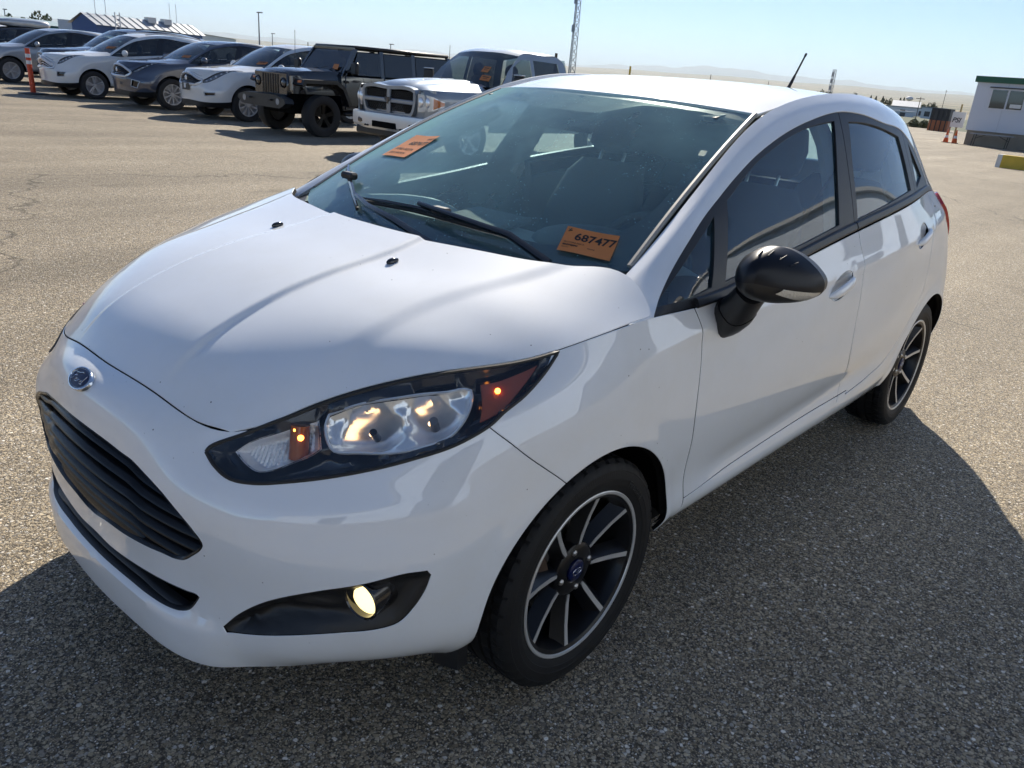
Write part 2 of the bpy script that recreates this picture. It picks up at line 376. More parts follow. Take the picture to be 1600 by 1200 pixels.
T_grille=[(0.810,0.070,0.651),(0.803,0.130,0.644),(0.796,0.186,0.635),(0.792,0.220,0.631),(0.789,0.256,0.621),(0.785,0.298,0.608),(0.781,0.328,0.596),(0.771,0.382,0.562),(0.761,0.408,0.537),(0.756,0.421,0.519),(0.755,0.422,0.511),(0.757,0.413,0.496),(0.762,0.388,0.473),(0.768,0.364,0.454),(0.774,0.338,0.446),(0.782,0.303,0.444),(0.791,0.250,0.438),(0.800,0.157,0.430),(0.804,0.085,0.427),(0.805,0.022,0.418)]
T_intake=[(0.803,0.006,0.366),(0.801,0.078,0.362),(0.794,0.183,0.367),(0.781,0.289,0.374),(0.765,0.360,0.378),(0.757,0.386,0.379),(0.755,0.392,0.374),(0.760,0.380,0.352),(0.766,0.362,0.330),(0.771,0.344,0.321),(0.777,0.320,0.317),(0.789,0.241,0.315),(0.797,0.163,0.316),(0.802,0.069,0.316)]
T_fog=[(0.736,0.442,0.321),(0.721,0.477,0.363),(0.689,0.541,0.416),(0.639,0.621,0.457),(0.577,0.690,0.482),(0.514,0.740,0.503),(0.475,0.762,0.504),(0.467,0.766,0.492),(0.476,0.761,0.458),(0.494,0.748,0.416),(0.516,0.729,0.381),(0.543,0.706,0.367),(0.602,0.647,0.353),(0.652,0.585,0.337),(0.704,0.503,0.317),(0.732,0.450,0.308)]
T_seam_bumper=[(0.332,0.765,0.771),(0.295,0.796,0.734),(0.236,0.818,0.681),(0.146,0.831,0.608)]
T_seam_fdoor=[(-0.362,0.810,0.886),(-0.370,0.820,0.849),(-0.371,0.830,0.801),(-0.365,0.840,0.737),(-0.364,0.845,0.651),(-0.387,0.837,0.531),(-0.415,0.829,0.353)]
T_seam_bdoor=[(-3.200,0.199,0.752),(-1.386,0.823,0.979),(-1.395,0.841,0.927),(-1.395,0.856,0.853),(-1.407,0.861,0.740),(-1.440,0.859,0.605),(-1.528,0.833,0.442),(-1.505,0.836,0.376)]
T_seam_rdoor=[(-2.401,0.731,1.072),(-2.381,0.777,1.002),(-2.291,0.814,0.940),(-2.250,0.833,0.867),(-2.257,0.842,0.737),(-2.239,0.842,0.656),(-2.170,0.840,0.577),(-2.034,0.834,0.460),(-1.783,0.836,0.404),(-1.588,0.836,0.386)]
T_sill=[(-0.395,0.828,0.366),(-0.714,0.830,0.380),(-1.175,0.830,0.393),(-1.603,0.835,0.398)]
T_chrome=[(0.549,0.531,0.757),(0.536,0.525,0.771),(0.487,0.557,0.793),(0.430,0.604,0.809),(0.391,0.635,0.818),(0.353,0.668,0.825),(0.326,0.685,0.830),(0.318,0.697,0.829),(0.325,0.708,0.820),(0.349,0.725,0.798),(0.373,0.731,0.777),(0.397,0.728,0.758),(0.425,0.714,0.745),(0.464,0.685,0.731),(0.499,0.652,0.723),(0.530,0.614,0.720),(0.560,0.574,0.718),(0.561,0.556,0.729)]
T_turnref=[(0.683,0.421,0.694),(0.660,0.436,0.713),(0.607,0.475,0.739),(0.578,0.496,0.752),(0.553,0.514,0.763),(0.575,0.551,0.718),(0.590,0.544,0.707),(0.618,0.523,0.691),(0.651,0.497,0.674),(0.667,0.479,0.669),(0.678,0.451,0.677)]
T_amber=[(0.294,0.701,0.837),(0.267,0.716,0.840),(0.219,0.732,0.851),(0.172,0.745,0.863),(0.201,0.751,0.846),(0.257,0.761,0.817),(0.295,0.764,0.797),(0.341,0.752,0.781)]
T_pts_lamp=[(0.496,0.606,0.758),(0.406,0.684,0.785),(0.596,0.506,0.727),(0.277,0.733,0.828),(0.474,0.614,0.772)]
T_foglamp=[(0.564,0.699,0.436)]
T_dlo=[(-0.146,0.782,0.925),(-0.353,0.801,0.918),(-0.514,0.800,0.931),(-1.749,0.803,1.058),(-2.310,0.737,1.091),(-2.444,0.681,1.150),(-2.124,0.653,1.318),(-1.832,0.658,1.355),(-1.630,0.646,1.379),(-1.454,0.635,1.383),(-1.213,0.632,1.348),(-0.987,0.640,1.294),(-0.785,0.659,1.227),(-0.617,0.683,1.156),(-0.472,0.707,1.086),(-0.303,0.745,0.993)]
T_win_front=[(-0.634,0.696,1.142),(-0.517,0.790,0.954),(-0.749,0.791,0.982),(-1.010,0.791,1.012),(-1.250,0.791,1.044),(-1.315,0.724,1.197),(-1.392,0.648,1.354),(-1.185,0.642,1.328),(-0.972,0.651,1.274),(-0.794,0.669,1.214)]
T_win_tri=[(-0.555,0.707,1.108),(-0.449,0.790,0.948),(-0.283,0.790,0.935),(-0.182,0.780,0.932),(-0.295,0.758,0.976),(-0.424,0.733,1.039)]
T_win_rear=[(-1.496,0.656,1.353),(-1.595,0.660,1.354),(-1.700,0.665,1.348),(-1.846,0.671,1.332),(-2.005,0.673,1.307),(-2.015,0.714,1.223),(-2.011,0.766,1.117),(-1.662,0.791,1.082),(-1.398,0.795,1.052),(-1.441,0.724,1.215)]
T_win_quarter=[(-2.158,0.665,1.287),(-2.316,0.707,1.152),(-2.125,0.754,1.117),(-2.149,0.707,1.208)]
T_hcrease=[(0.125,0.187,0.968),(0.245,0.191,0.948),(0.353,0.192,0.926),(0.485,0.193,0.891),(0.600,0.181,0.846),(0.673,0.153,0.803)]
T_nozzle=[(0.160,0.273,0.958)]
T_card=[(-0.259,0.471,1.049),(-0.313,0.592,1.046),(-0.234,0.614,0.997),(-0.183,0.486,1.004)]
T_card2=[]
T_wip=[(-0.055,0.126,0.983),(-0.102,0.045,1.013),(-0.131,0.469,0.978),(-0.142,0.347,1.009)]
T_handle_f=[(-1.103,0.852,0.846),(-1.135,0.844,0.885),(-1.236,0.844,0.899),(-1.333,0.851,0.878),(-1.324,0.857,0.841),(-1.195,0.857,0.821)]
T_handle_r=[(-1.969,0.842,0.920),(-1.979,0.829,0.969),(-2.130,0.812,0.989),(-2.276,0.806,0.967),(-2.234,0.823,0.925),(-2.061,0.839,0.911)]
# ------------------------------------------------------------------ trimming panels out of a surface
def inpoly(P,poly):
    x,y=P[:,0],P[:,1];poly=np.asarray(poly);r=np.zeros(len(P),bool);n=len(poly)
    for i in range(n):
        x1,y1=poly[i];x2,y2=poly[(i+1)%n]
        if y1==y2:continue
        c=((y1>y)!=(y2>y))&(x<(x2-x1)*(y-y1)/(y2-y1)+x1);r^=c
    return r
def resample(L,sp,closed=True,smooth=True,corner=50):
    """densify a polyline; rounds through the points with a Catmull-Rom curve except at sharp corners"""
    L=[np.array(p,float) for p in L];n=len(L);out=[]
    m=n if closed else n-1
    def tang(i):
        if not closed and (i==0 or i==n-1):return (L[min(i+1,n-1)]-L[max(i-1,0)])*1.0
        a=L[i]-L[i-1];b=L[(i+1)%n]-L[i];ca=a@b/(np.linalg.norm(a)*np.linalg.norm(b)+1e-12)
        if ca<math.cos(R_(corner)):return None
        return (a/np.linalg.norm(a)+b/np.linalg.norm(b))/2
    for i in range(m):
        a,b=L[i],L[(i+1)%n];d=np.linalg.norm(b-a);k=max(1,int(math.ceil(d/sp)))
        ta,tb=tang(i),tang((i+1)%n)
        ta=(b-a) if (ta is None or not smooth) else ta/np.linalg.norm(ta)*d
        tb=(b-a) if (tb is None or not smooth) else tb/np.linalg.norm(tb)*d
        for j in range(k):
            t=j/k;h=(2*t**3-3*t*t+1)*a+(t**3-2*t*t+t)*ta+(-2*t**3+3*t*t)*b+(t**3-t*t)*tb;out.append(h)
    if not closed:out.append(L[-1])
    return np.array(out)
def strip(L,w):
    """thin closed band around an open polyline"""
    L=np.asarray(L);d=np.gradient(L,axis=0);d/=np.linalg.norm(d,axis=1,keepdims=True)+1e-12;n=np.stack([-d[:,1],d[:,0]],1)*w/2
    return np.concatenate([L+n,(L-n)[::-1]])
def inset(poly,d):
    """move a closed polygon inwards by d"""
    p=np.asarray(poly,float);a=p-np.roll(p,1,0);b=np.roll(p,-1,0)-p
    a/=np.linalg.norm(a,axis=1,keepdims=True)+1e-12;b/=np.linalg.norm(b,axis=1,keepdims=True)+1e-12
    s=np.sign((p[:,0]*np.roll(p[:,1],-1)-np.roll(p[:,0],-1)*p[:,1]).sum())
    n=(np.stack([-a[:,1],a[:,0]],1)+np.stack([-b[:,1],b[:,0]],1))*s
    l=np.linalg.norm(n,axis=1,keepdims=True);n/=np.maximum(l,1e-9)
    c=np.clip(np.sqrt(np.maximum((1+(a*b).sum(1,keepdims=True))/2,.16)),.4,1)
    return p+n*d/c
def triang(outer,holes=(),strips=(),sp=.02):
    outer=np.asarray(outer);loops=[outer]+[np.asarray(h) for h in holes]+[np.asarray(s) for s in strips]
    lo,hi=outer.min(0),outer.max(0);xs=np.arange(lo[0],hi[0],sp);ys=np.arange(lo[1],hi[1],sp*.87)
    G=np.array([(x+(sp/2 if j%2 else 0),y) for j,y in enumerate(ys) for x in xs])
    keep=inpoly(G,outer)
    for h in holes:keep&=~inpoly(G,h)
    G=G[keep]
    ok=np.ones(len(G),bool)
    for L in loops:
        A=L;Bq=np.roll(L,-1,0);ab=Bq-A;l2=(ab**2).sum(1)+1e-15
        b0,b1=L.min(0)-sp,L.max(0)+sp;near=np.where(((G>b0)&(G<b1)).all(1))[0]
        for k in range(0,len(near),4000):
            ii=near[k:k+4000];g=G[ii];t=np.clip(((g[:,None]-A)*ab).sum(2)/l2,0,1)
            d=np.linalg.norm(g[:,None]-A-ab*t[...,None],axis=2).min(1);ok[ii]&=d>.5*sp
    G=G[ok]
    V=[];E=[]
    for L in loops:
        n0=len(V);V+=[Vector((float(a),float(b))) for a,b in L];n=len(L);E+=[(n0+i,n0+(i+1)%n) for i in range(n)]
    V+=[Vector((float(a),float(b))) for a,b in G]
    r=delaunay_2d_cdt(V,E,[],0,1e-7)
    UV=np.array([(p.x,p.y) for p in r[0]]);T=np.array([f for f in r[2] if len(f)==3])
    c=UV[T].mean(1);k=inpoly(c,outer)
    for h in holes:k&=~inpoly(c,h)
    for s in strips:k&=~inpoly(c,s)
    T=T[k];a=UV[T];ar=(a[:,1,0]-a[:,0,0])*(a[:,2,1]-a[:,0,1])-(a[:,1,1]-a[:,0,1])*(a[:,2,0]-a[:,0,0])
    T=T[abs(ar)>1e-10];ar=ar[abs(ar)>1e-10];T[ar<0]=T[ar<0][:,::-1]
    used=np.unique(T);mp=-np.ones(len(UV),int);mp[used]=np.arange(len(used))
    return UV[used],mp[T]
def components(T,n):
    p=list(range(n))
    def f(x):
        while p[x]!=x:p[x]=p[p[x]];x=p[x]
        return x
    for a,b,c in T:
        ra,rb=f(a),f(b)
        if ra!=rb:p[ra]=rb
        rb,rc=f(b),f(c)
        if rb!=rc:p[rb]=rc
    return np.array([f(t[0]) for t in T])
def sub(UV,T):
    used=np.unique(T);mp=-np.ones(len(UV),int);mp[used]=np.arange(len(used));return UV[used],mp[T]
def shell(patch,UV,T,off=0.,flange=.012,centre=False,round_=.0016):
    """3-D sheet from trimmed triangles, its free edges rolled over and turned in"""
    off_=off(UV) if callable(off) else off;shell.nt=len(T)
    P=patch.P(UV[:,0],UV[:,1],off_);N=patch.N(UV[:,0],UV[:,1])
    F=[tuple(t) for t in (T if patch.sgn>0 else T[:,::-1])]
    V=P
    if flange>0:
        cnt={}
        for f in F:
            for i in range(3):
                e=(f[i],f[(i+1)%3]);cnt[e]=1
        bd=[e for e in cnt if (e[1],e[0]) not in cnt]
        if centre:bd=[e for e in bd if not(abs(UV[e[0],0])<1e-6 and abs(UV[e[1],0])<1e-6)]
        bv=sorted({i for e in bd for i in e});m1={i:len(P)+k for k,i in enumerate(bv)};m2={i:len(P)+len(bv)+k for k,i in enumerate(bv)}
        b=np.array(bv);outd=np.zeros((len(P),3))
        for e in bd:
            d=P[e[1]]-P[e[0]];o=np.cross(d,N[e[0]]);o/=np.linalg.norm(o)+1e-12;outd[e[0]]+=o;outd[e[1]]+=o
        o=outd[b];o/=np.linalg.norm(o,axis=1,keepdims=True)+1e-12
        if centre:
            cm=abs(UV[b,0])<1e-6;o[cm,1]=0
        V=np.concatenate([P,P[b]+o*round_*.7-N[b]*round_,P[b]+o*round_*.7-N[b]*flange])
        for a,c in bd:
            F.append((c,a,m1[a],m1[c]));F.append((m1[c],m1[a],m2[a],m2[c]))
    return np.array(V),F
def both(V,F):
    """half + mirror image, welded on the centre line"""
    V=np.array(V);n=len(V);cm=abs(V[:,1])<2e-4;V[cm,1]=0;mp=np.arange(n)+n;mp[cm]=np.arange(n)[cm]
    W=V.copy();W[:,1]*=-1
    A=np.concatenate([V,W]);G=list(F)+[tuple(mp[i] for i in f)[::-1] for f in F]
    used=np.unique(np.concatenate([np.array(f) for f in G]));m2=-np.ones(2*n,int);m2[used]=np.arange(len(used))
    return A[used],[tuple(m2[i] for i in f) for f in G]
def mir(V,F):
    W=np.array(V,float).copy();W[:,1]*=-1;return W,[tuple(f)[::-1] for f in F]

def dark_edges(o,nt,nf):
    """the turned-in part of a panel's edges goes black: shut-line shade painted onto the body-coloured faces"""
    me=o.data;me.materials.append(M_liner);fl=[1 if (i>=nt and (i-nt)%2==1) else 0 for i in range(nf)];n=len(me.polygons)
    if n%nf==0:me.polygons.foreach_set('material_index',fl*(n//nf))
# ------------------------------------------------------------------ hatchback
def paint_mat(name,base,flake=0.,rough=.35,metal=0.):
    if name in MATS:return MATS[name]
    m=mat(name,base,rough,metal,1.0,.18,coatr=.02);nt=m.node_tree;b=nt.nodes['Principled BSDF'];b.inputs['Coat IOR'].default_value=1.85;tc=nt.nodes.new('ShaderNodeTexCoord')
    # road film and dust: slightly rougher, slightly warmer in drifting patches, tiny specks
    n=nt.nodes.new('ShaderNodeTexNoise');n.inputs['Scale'].default_value=2.6;n.inputs['Detail'].default_value=9;n.inputs['Roughness'].default_value=.7;nt.links.new(tc.outputs['Object'],n.inputs[0])
    r=nt.nodes.new('ShaderNodeMapRange');r.inputs[1].default_value=.35;r.inputs[2].default_value=.75;r.inputs[3].default_value=.008;r.inputs[4].default_value=.045;nt.links.new(n.outputs[0],r.inputs[0]);nt.links.new(r.outputs[0],b.inputs['Coat Roughness'])
    v=nt.nodes.new('ShaderNodeTexVoronoi');v.inputs['Scale'].default_value=26;v.inputs['Randomness'].default_value=1;nt.links.new(tc.outputs['Object'],v.inputs[0])
    s=nt.nodes.new('ShaderNodeMapRange');s.inputs[1].default_value=.034;s.inputs[2].default_value=.052;s.inputs[3].default_value=1;s.inputs[4].default_value=0;nt.links.new(v.outputs['Distance'],s.inputs[0])
    n2=nt.nodes.new('ShaderNodeTexNoise');n2.inputs['Scale'].default_value=5;nt.links.new(tc.outputs['Object'],n2.inputs[0])
    g=nt.nodes.new('ShaderNodeMapRange');g.inputs[1].default_value=.44;g.inputs[2].default_value=.62;nt.links.new(n2.outputs[0],g.inputs[0])
    sm=nt.nodes.new('ShaderNodeMath');sm.operation='MULTIPLY';nt.links.new(s.outputs[0],sm.inputs[0]);nt.links.new(g.outputs[0],sm.inputs[1])
    d=nt.nodes.new('ShaderNodeMix');d.data_type='RGBA';d.inputs['A'].default_value=(*base,1);d.inputs['B'].default_value=(base[0]*.93,base[1]*.91,base[2]*.86,1)
    r2=nt.nodes.new('ShaderNodeMapRange');r2.inputs[1].default_value=.45;r2.inputs[2].default_value=.8;r2.inputs[4].default_value=.8;nt.links.new(n.outputs[0],r2.inputs[0]);nt.links.new(r2.outputs[0],d.inputs['Factor'])
    e=nt.nodes.new('ShaderNodeMix');e.data_type='RGBA';e.inputs['B'].default_value=(.10,.09,.08,1);nt.links.new(d.outputs['Result'],e.inputs['A']);nt.links.new(sm.outputs[0],e.inputs['Factor'])
    nt.links.new(e.outputs['Result'],b.inputs['Base Color'])
    return m
M_paint=paint_mat('white_car_paint',(.81,.83,.85),rough=.55)
M_blk=mat('black_plastic_trim',(.012,.012,.013),.42,bump=(400,.08))
M_gblk=mat('gloss_black',(.006,.006,.008),.16,coat=.6)
M_grl=mat('grille_black',(.006,.007,.009),.24,spec=.28)
M_satin=mat('satin_black_cap',(.006,.007,.011),.33,spec=.32)
M_liner=mat('black_liner',(.004,.004,.004),.9,spec=.1)
M_rub=mat('rubber_seal',(.015,.015,.015),.6)
M_seal=mat('weathered_grey_seal',(.33,.31,.27),.55)
M_chrome=mat('lamp_chrome',(.95,.96,.97),.14,.6)
M_chromer=mat('lamp_chrome_ribbed',(.92,.93,.95),.3,.9,bump=(260,.4))
M_silver=mat('machined_alloy',(.66,.655,.64),.34,.6)
M_rimb=mat('black_rim_paint',(.006,.006,.007),.3,spec=.3,coat=.12)
M_steel=mat('brake_steel',(.30,.28,.26),.42,1.0,var=(30,.3))
M_nut=mat('wheel_nut_steel',(.55,.53,.5),.3,1.0)
M_amber=mat('amber_reflector',(.30,.055,.010),.25,coat=1.0)
M_lens=glass_mat('clear_lamp_lens',(.94,.95,.95),ior=1.42)
M_wind=glass_mat('windshield_glass',(.80,.94,.91),dust=.15,film_col=(.44,.76,.82))  # film is dust, its teal also paints in the reflected sky and glare
M_side=glass_mat('side_glass',(.70,.90,.95),dust=.035,film_col=(.34,.60,.76))  # bluish film: dust plus sky reflection put into its colour
M_frit=mat('windshield_frit',(.008,.009,.014),.35)
M_int=mat('charcoal_interior_plastic',(.055,.057,.06),.62,bump=(300,.2))
M_dash=mat('grey_dashboard_plastic',(.30,.31,.30),.68,bump=(260,.25))
M_seat=mat('charcoal_seat_cloth',(.060,.062,.068),.9,bump=(500,.4))
M_pil=mat('beige_headliner',(.34,.33,.30),.9)
M_bulb=mat('lit_filament',(1,.8,.5),.4,emit=(1,.58,.26),estr=2.6)
M_bulbA=mat('lit_amber_bulb',(1,.4,.05),.4,emit=(1,.30,.04),estr=5)
M_fogl=mat('lit_fog_lens',(1,.95,.8),.25,emit=(1,.78,.32),estr=.95)
M_red=mat('red_tail_lens',(.35,.012,.014),.12,coat=1.)
M_blue=mat('badge_blue',(.003,.009,.055),.30,spec=.25,coat=.15)
M_emb=mat('badge_chrome',(.62,.66,.72),.15,1.0)
M_orange=mat('orange_card_paper',(.62,.21,.055),.6,var=(18,.08))
M_ink=mat('black_ink',(.015,.012,.012),.6)

B=bsurf();TC=topcurve(B);HD=snap_edges(hood(),TC,front=True,side=True);WS=shield();UP=snap_edges(upper(),TC,bottom=True,mirror=False,nr=9,nc=24,relax=3.);RF=roof()
def sstep(x):x=np.clip(x,0,1);return x*x*(3-2*x)
def hood_disp(u,v,p):
    # raised centre of the hood with a crisp edge at |y| ~ .2, and a faint outer shelf
    yc=.200-.03*sstep((.12-p[:,0])/.3);front=sstep((.735-p[:,0])/.16)
    a=sstep((yc+.010-abs(p[:,1]))/.020)*.009*front
    w=.50+.10*sstep((.30-p[:,0])/.5);b=sstep((w-abs(p[:,1]))/.055)*.006*sstep((.60-p[:,0])/.25)
    return a+b
HD.disp=hood_disp
def flank_disp(u,v,p):
    # shoulder fold along the doors, hollow above the sill, wheel-arch lips
    x,y,z=p[:,0],p[:,1],p[:,2]
    zs=.835-.060*x*.9;d=(z-zs);along=sstep((.05-x)/.5)*sstep((x+2.9)/.3)
    f=.006*np.exp(-(d/.022)**2)*along*(y>.5)
    zl=.42-.035*(x+1.0);g=-.010*np.exp(-((z-zl)/.05)**2)*sstep((-.42-x)/.25)*sstep((x+1.95)/.4)
    l=0
    for cx in(.012,-2.489):
        r=np.hypot(x-cx,z-.302);l=l+.007*np.exp(-((r-.350)/.028)**2)*(y>.5)*(z>.2)
    lip=.014*sstep((.325-z)/.022)*sstep((.47-abs(y))/.08)*(x>.5)*sstep((z-.17)/.05)
    cr=.006*np.exp(-((z-.60-.10*(abs(y)-.5))/.03)**2)*(x>.35)*sstep((abs(y)-.46)/.1)*sstep((x-.3)/.2)
    return f+g+l+lip+cr
B.disp=flank_disp
car=empty('hatchback_car')
tag(car,'white five-door hatchback with black mirror caps and black alloy wheels in the foreground','car')
bV=B.V
def buv(T):return B.inv(T)
lamp=buv(T_lamp);m=lamp[:,1]>bV-.024;lens_uv=lamp.copy();lamp[m,1]=bV+.012;lens_uv[m,1]=bV-.0045
lamp_r=resample(lamp,.012,corner=38);lens_r=resample(lens_uv,.012,corner=38)
gr=buv(T_grille);gr_half=np.concatenate([[[-.012,gr[0,1]]],gr,[[-.012,gr[-1,1]]]]);gr_r=resample(gr_half,.012,corner=40)
ik=buv(T_intake);ik_half=np.concatenate([[[-.012,ik[0,1]]],ik,[[-.012,ik[-1,1]]]]);ik_r=resample(ik_half,.012,corner=40)
fog_r=resample(buv(T_fog),.012,corner=45)
def arch(cx,r=.345,cz=.302):
    a=np.linspace(R_(-1.5),R_(181.5),44);P=[(cx+r*math.cos(t),.825 if cx>-1 else .83,cz+r*math.sin(t)) for t in a]
    uv=B.inv(P);return np.concatenate([[[uv[0,0],-.02]],uv,[[uv[-1,0],-.02]]])
archF=arch(.012);archR=arch(-2.489)
def hole_ell(c3,a,b,tilt,n=28):
    c=B.inv([c3])[0];t=np.linspace(0,2*np.pi,n,endpoint=False);e=np.stack([np.cos(t)*a,np.sin(t)*b],1);cs,sn=math.cos(tilt),math.sin(tilt)
    return c,np.stack([c[0]+e[:,0]*cs-e[:,1]*sn,c[1]+e[:,0]*sn+e[:,1]*cs],1)
hf_c,hf=hole_ell((-1.215,.852,.862),.088,.034,.10)
hr_c,hr=hole_ell((-2.085,.832,.945),.080,.034,.12)
sf=buv(T_seam_fdoor);sf=np.concatenate([[[sf[0,0]-.012,bV+.01]],sf,[[sf[-1,0]-.004,-.01]]])
sb=buv(T_seam_bdoor[1:]);sb=np.concatenate([[[sb[0,0]-.002,bV+.01]],sb[:6],[[sb[-1,0],.118]]])
sr=buv(T_seam_rdoor)
sr=np.concatenate([[[sr[0,0],bV+.01]],sr])
sill=buv(T_sill);sill=np.concatenate([[[sf[-2,0]-.002,sill[0,1]]],sill[1:],[sr[-1]]])
sbump=buv(T_seam_bumper);sbump=np.concatenate([sbump[:1]+[-.02,.02],sbump,sbump[-1:]+[.03,-.03]])
utail=B.inv([(-2.93,.70,.6)])[0,0]
tail_s=np.array([[utail,-.01],[utail,.35],[utail-.03,.45],[utail-.03,bV+.01]])
G_=.0062
strips=[strip(resample(L,.015,False),G_) for L in(sf,sb,sr,sill)]+[strip(resample(sbump,.015,False),.0036)]+[strip(resample(tail_s,.02,False,False),G_)]
outer=resample(np.array([[0,0],[B.U,0],[B.U,bV-.0025],[0,bV-.0025]]),.02,smooth=False)
UVb,Tb=triang(outer,[lamp_r,gr_r,ik_r,fog_r,resample(archF,.02,corner=60),resample(archR,.02,corner=60),hf,hr],strips,.017)
cb=components(Tb,len(UVb));cen=B.raw(UVb[Tb].mean(1)[:,0],UVb[Tb].mean(1)[:,1])
def pick(p):return cb[((cen-np.array(p))**2).sum(1).argmin()]
taken=set()
def panel(seed):
    c=pick(seed);taken.add(c);return sub(UVb,Tb[cb==c])
def shellc(patch,UV,T,**k):return shell(patch,UV,T,**k)
# front bumper (both halves in one piece)
uv,t=panel((.62,.65,.55));V,F=shell(B,uv,t,centre=True);nf=len(F);nt_=shell.nt;V,F=both(V,F);front_bumper=obj('front_bumper',V,F,M_paint,car);dark_edges(front_bumper,nt_,nf)
# rear bumper and tail
uv,t=panel((-3.15,.3,.6));uv2=uv.copy()
V,F=shell(B,uv,t,flange=0);V,F=both(V,F);obj('rear_bumper',V,F,M_paint,car)
doors={}
for nm,seed in(('fender',(.0,.83,.75)),('front_door',(-.9,.85,.65)),('rear_door',(-1.75,.85,.7)),('quarter_panel',(-2.62,.81,.85))):
    uv,t=panel(seed);V,F=shell(B,uv,t);doors[nm]=obj(nm,V,F,M_paint,car);doors[nm+'R']=obj(nm,*mir(V,F),M_paint,car);dark_edges(doors[nm],shell.nt,len(F));dark_edges(doors[nm+'R'],shell.nt,len(F))
# anything left over (tiny islands) joins the fender side frame
rest=np.array([c not in taken for c in cb])
# sill component
if rest.any():
    cs=[c for c in set(cb[rest]) if (cb==c).sum()>40]
    for c in cs:
        uv,t=sub(UVb,Tb[cb==c]);V,F=shell(B,uv,t);nm='sill_panel' if cen[cb==c][:,2].mean()<.5 else 'corner_panel'
        obj(nm,V,F,M_paint,car);obj(nm,*mir(V,F),M_paint,car)
# black backing added so the panel gaps look dark and no light leaks
o2=resample(np.array([[0,0],[B.U,0],[B.U,bV],[0,bV]]),.06,smooth=False)
uv,t=triang(o2,[lamp_r,gr_r,ik_r,fog_r,archF,archR,hf,hr],[],.06)
dsp=B.disp;B.disp=None;V,F=shell(B,uv,t,off=-.012,flange=0);B.disp=dsp
V,F=both(V,F);obj('gap_shade_backing',V,F,M_liner,car,sharp=180)
# hood
def patch_outer(p,d,sp,centre=True,ends=(1,1)):
    a=0 if centre else d
    return resample(np.array([[a,d*ends[0]],[p.U-d,d*ends[0]],[p.U-d,p.V-d*ends[1]],[a,p.V-d*ends[1]]]),sp,smooth=False)
def hood_cut():
    return patch_outer(HD,.0035,.015)
uv,t=triang(hood_cut(),[],[],.0085);V,F=shell(HD,uv,t,centre=True,flange=.016,round_=.002);nf=len(F);nt_=shell.nt;V,F=both(V,F);hood_o=obj('hood',V,F,M_paint,car);dark_edges(hood_o,nt_,nf)
uv,t=triang(patch_outer(HD,.0,.06),[],[],.06);V,F=shell(HD,uv,t,off=-.03,flange=0);V,F=both(V,F);obj('hood_inner',V,F,M_liner,car,sharp=180)
# roof
uv,t=triang(patch_outer(RF,.003,.03),[],[],.03);V,F=shell(RF,uv,t,centre=True);V,F=both(V,F);obj('roof',V,F,M_paint,car)
uv,t=triang(patch_outer(RF,.003,.08),[],[],.08);V,F=shell(RF,uv,t,off=-.035,flange=0);V,F=both(V,F);obj('headliner',V,[f[::-1] for f in F],M_pil,car)
# upper side: body frame, black window surrounds, panes
dl=UP.inv(T_dlo[2:]);dl=dl[dl[:,1]>.02]
tip=UP.inv([(-.17,.797,.918)])[0,0]
dlo=np.concatenate([[[tip,-.01],[tip,.006]],dl[::-1],[[dl[0,0]+.03,.012],[dl[0,0]+.03,-.01]]])
dlo_r=resample(dlo,.02,corner=50)
outer_u=resample(np.array([[0,.001],[UP.U,.001],[UP.U,UP.V-.001],[0,UP.V-.001]]),.03,smooth=False)
uv,t=triang(outer_u,[dlo_r],[],.022)
V,F=shell(UP,uv,t,flange=.014);side_frame=obj('side_frame',V,F,M_paint,car);obj('side_frame',*mir(V,F),M_paint,car)
wins={}
for nm,T,c in(('front',T_win_front,40),('tri',T_win_tri,40),('rear',T_win_rear,45),('quarter',T_win_quarter,40)):
    wins[nm]=resample(UP.inv(T),.02,corner=c)
so=dlo_r.copy();so[:,1]=np.maximum(so[:,1],.002);so[:,0]=np.maximum(so[:,0],tip+.002)
bp=UP.inv([(-1.44,.645,1.378),(-1.365,.79,1.03)]);qp=UP.inv([(-2.09,.66,1.31),(-2.075,.775,1.085)])
cuts=[strip(resample(np.array([bp[0]+(bp[0]-bp[1])*.1,bp[1]+(bp[1]-bp[0])*.15]),.03,False,False),.004),strip(resample(np.array([qp[0]+(qp[0]-qp[1])*.15,qp[1]+(qp[1]-qp[0])*.2]),.03,False,False),.004)]
uv,t=triang(inset(so,.002),list(wins.values()),cuts,.022)
V,F=shell(UP,uv,t,off=-.003,flange=.012);obj('window_surround',V,F,M_blk,car);obj('window_surround',*mir(V,F),M_blk,car)
for nm,w in wins.items():
    uv,t=triang(inset(w,-.004),[],[],.04);V,F=shell(UP,uv,t,off=-.010,flange=0)
    obj('side_window',V,F,M_side,car,sharp=180);obj('side_window',*mir(V,F),M_side,car,sharp=180)
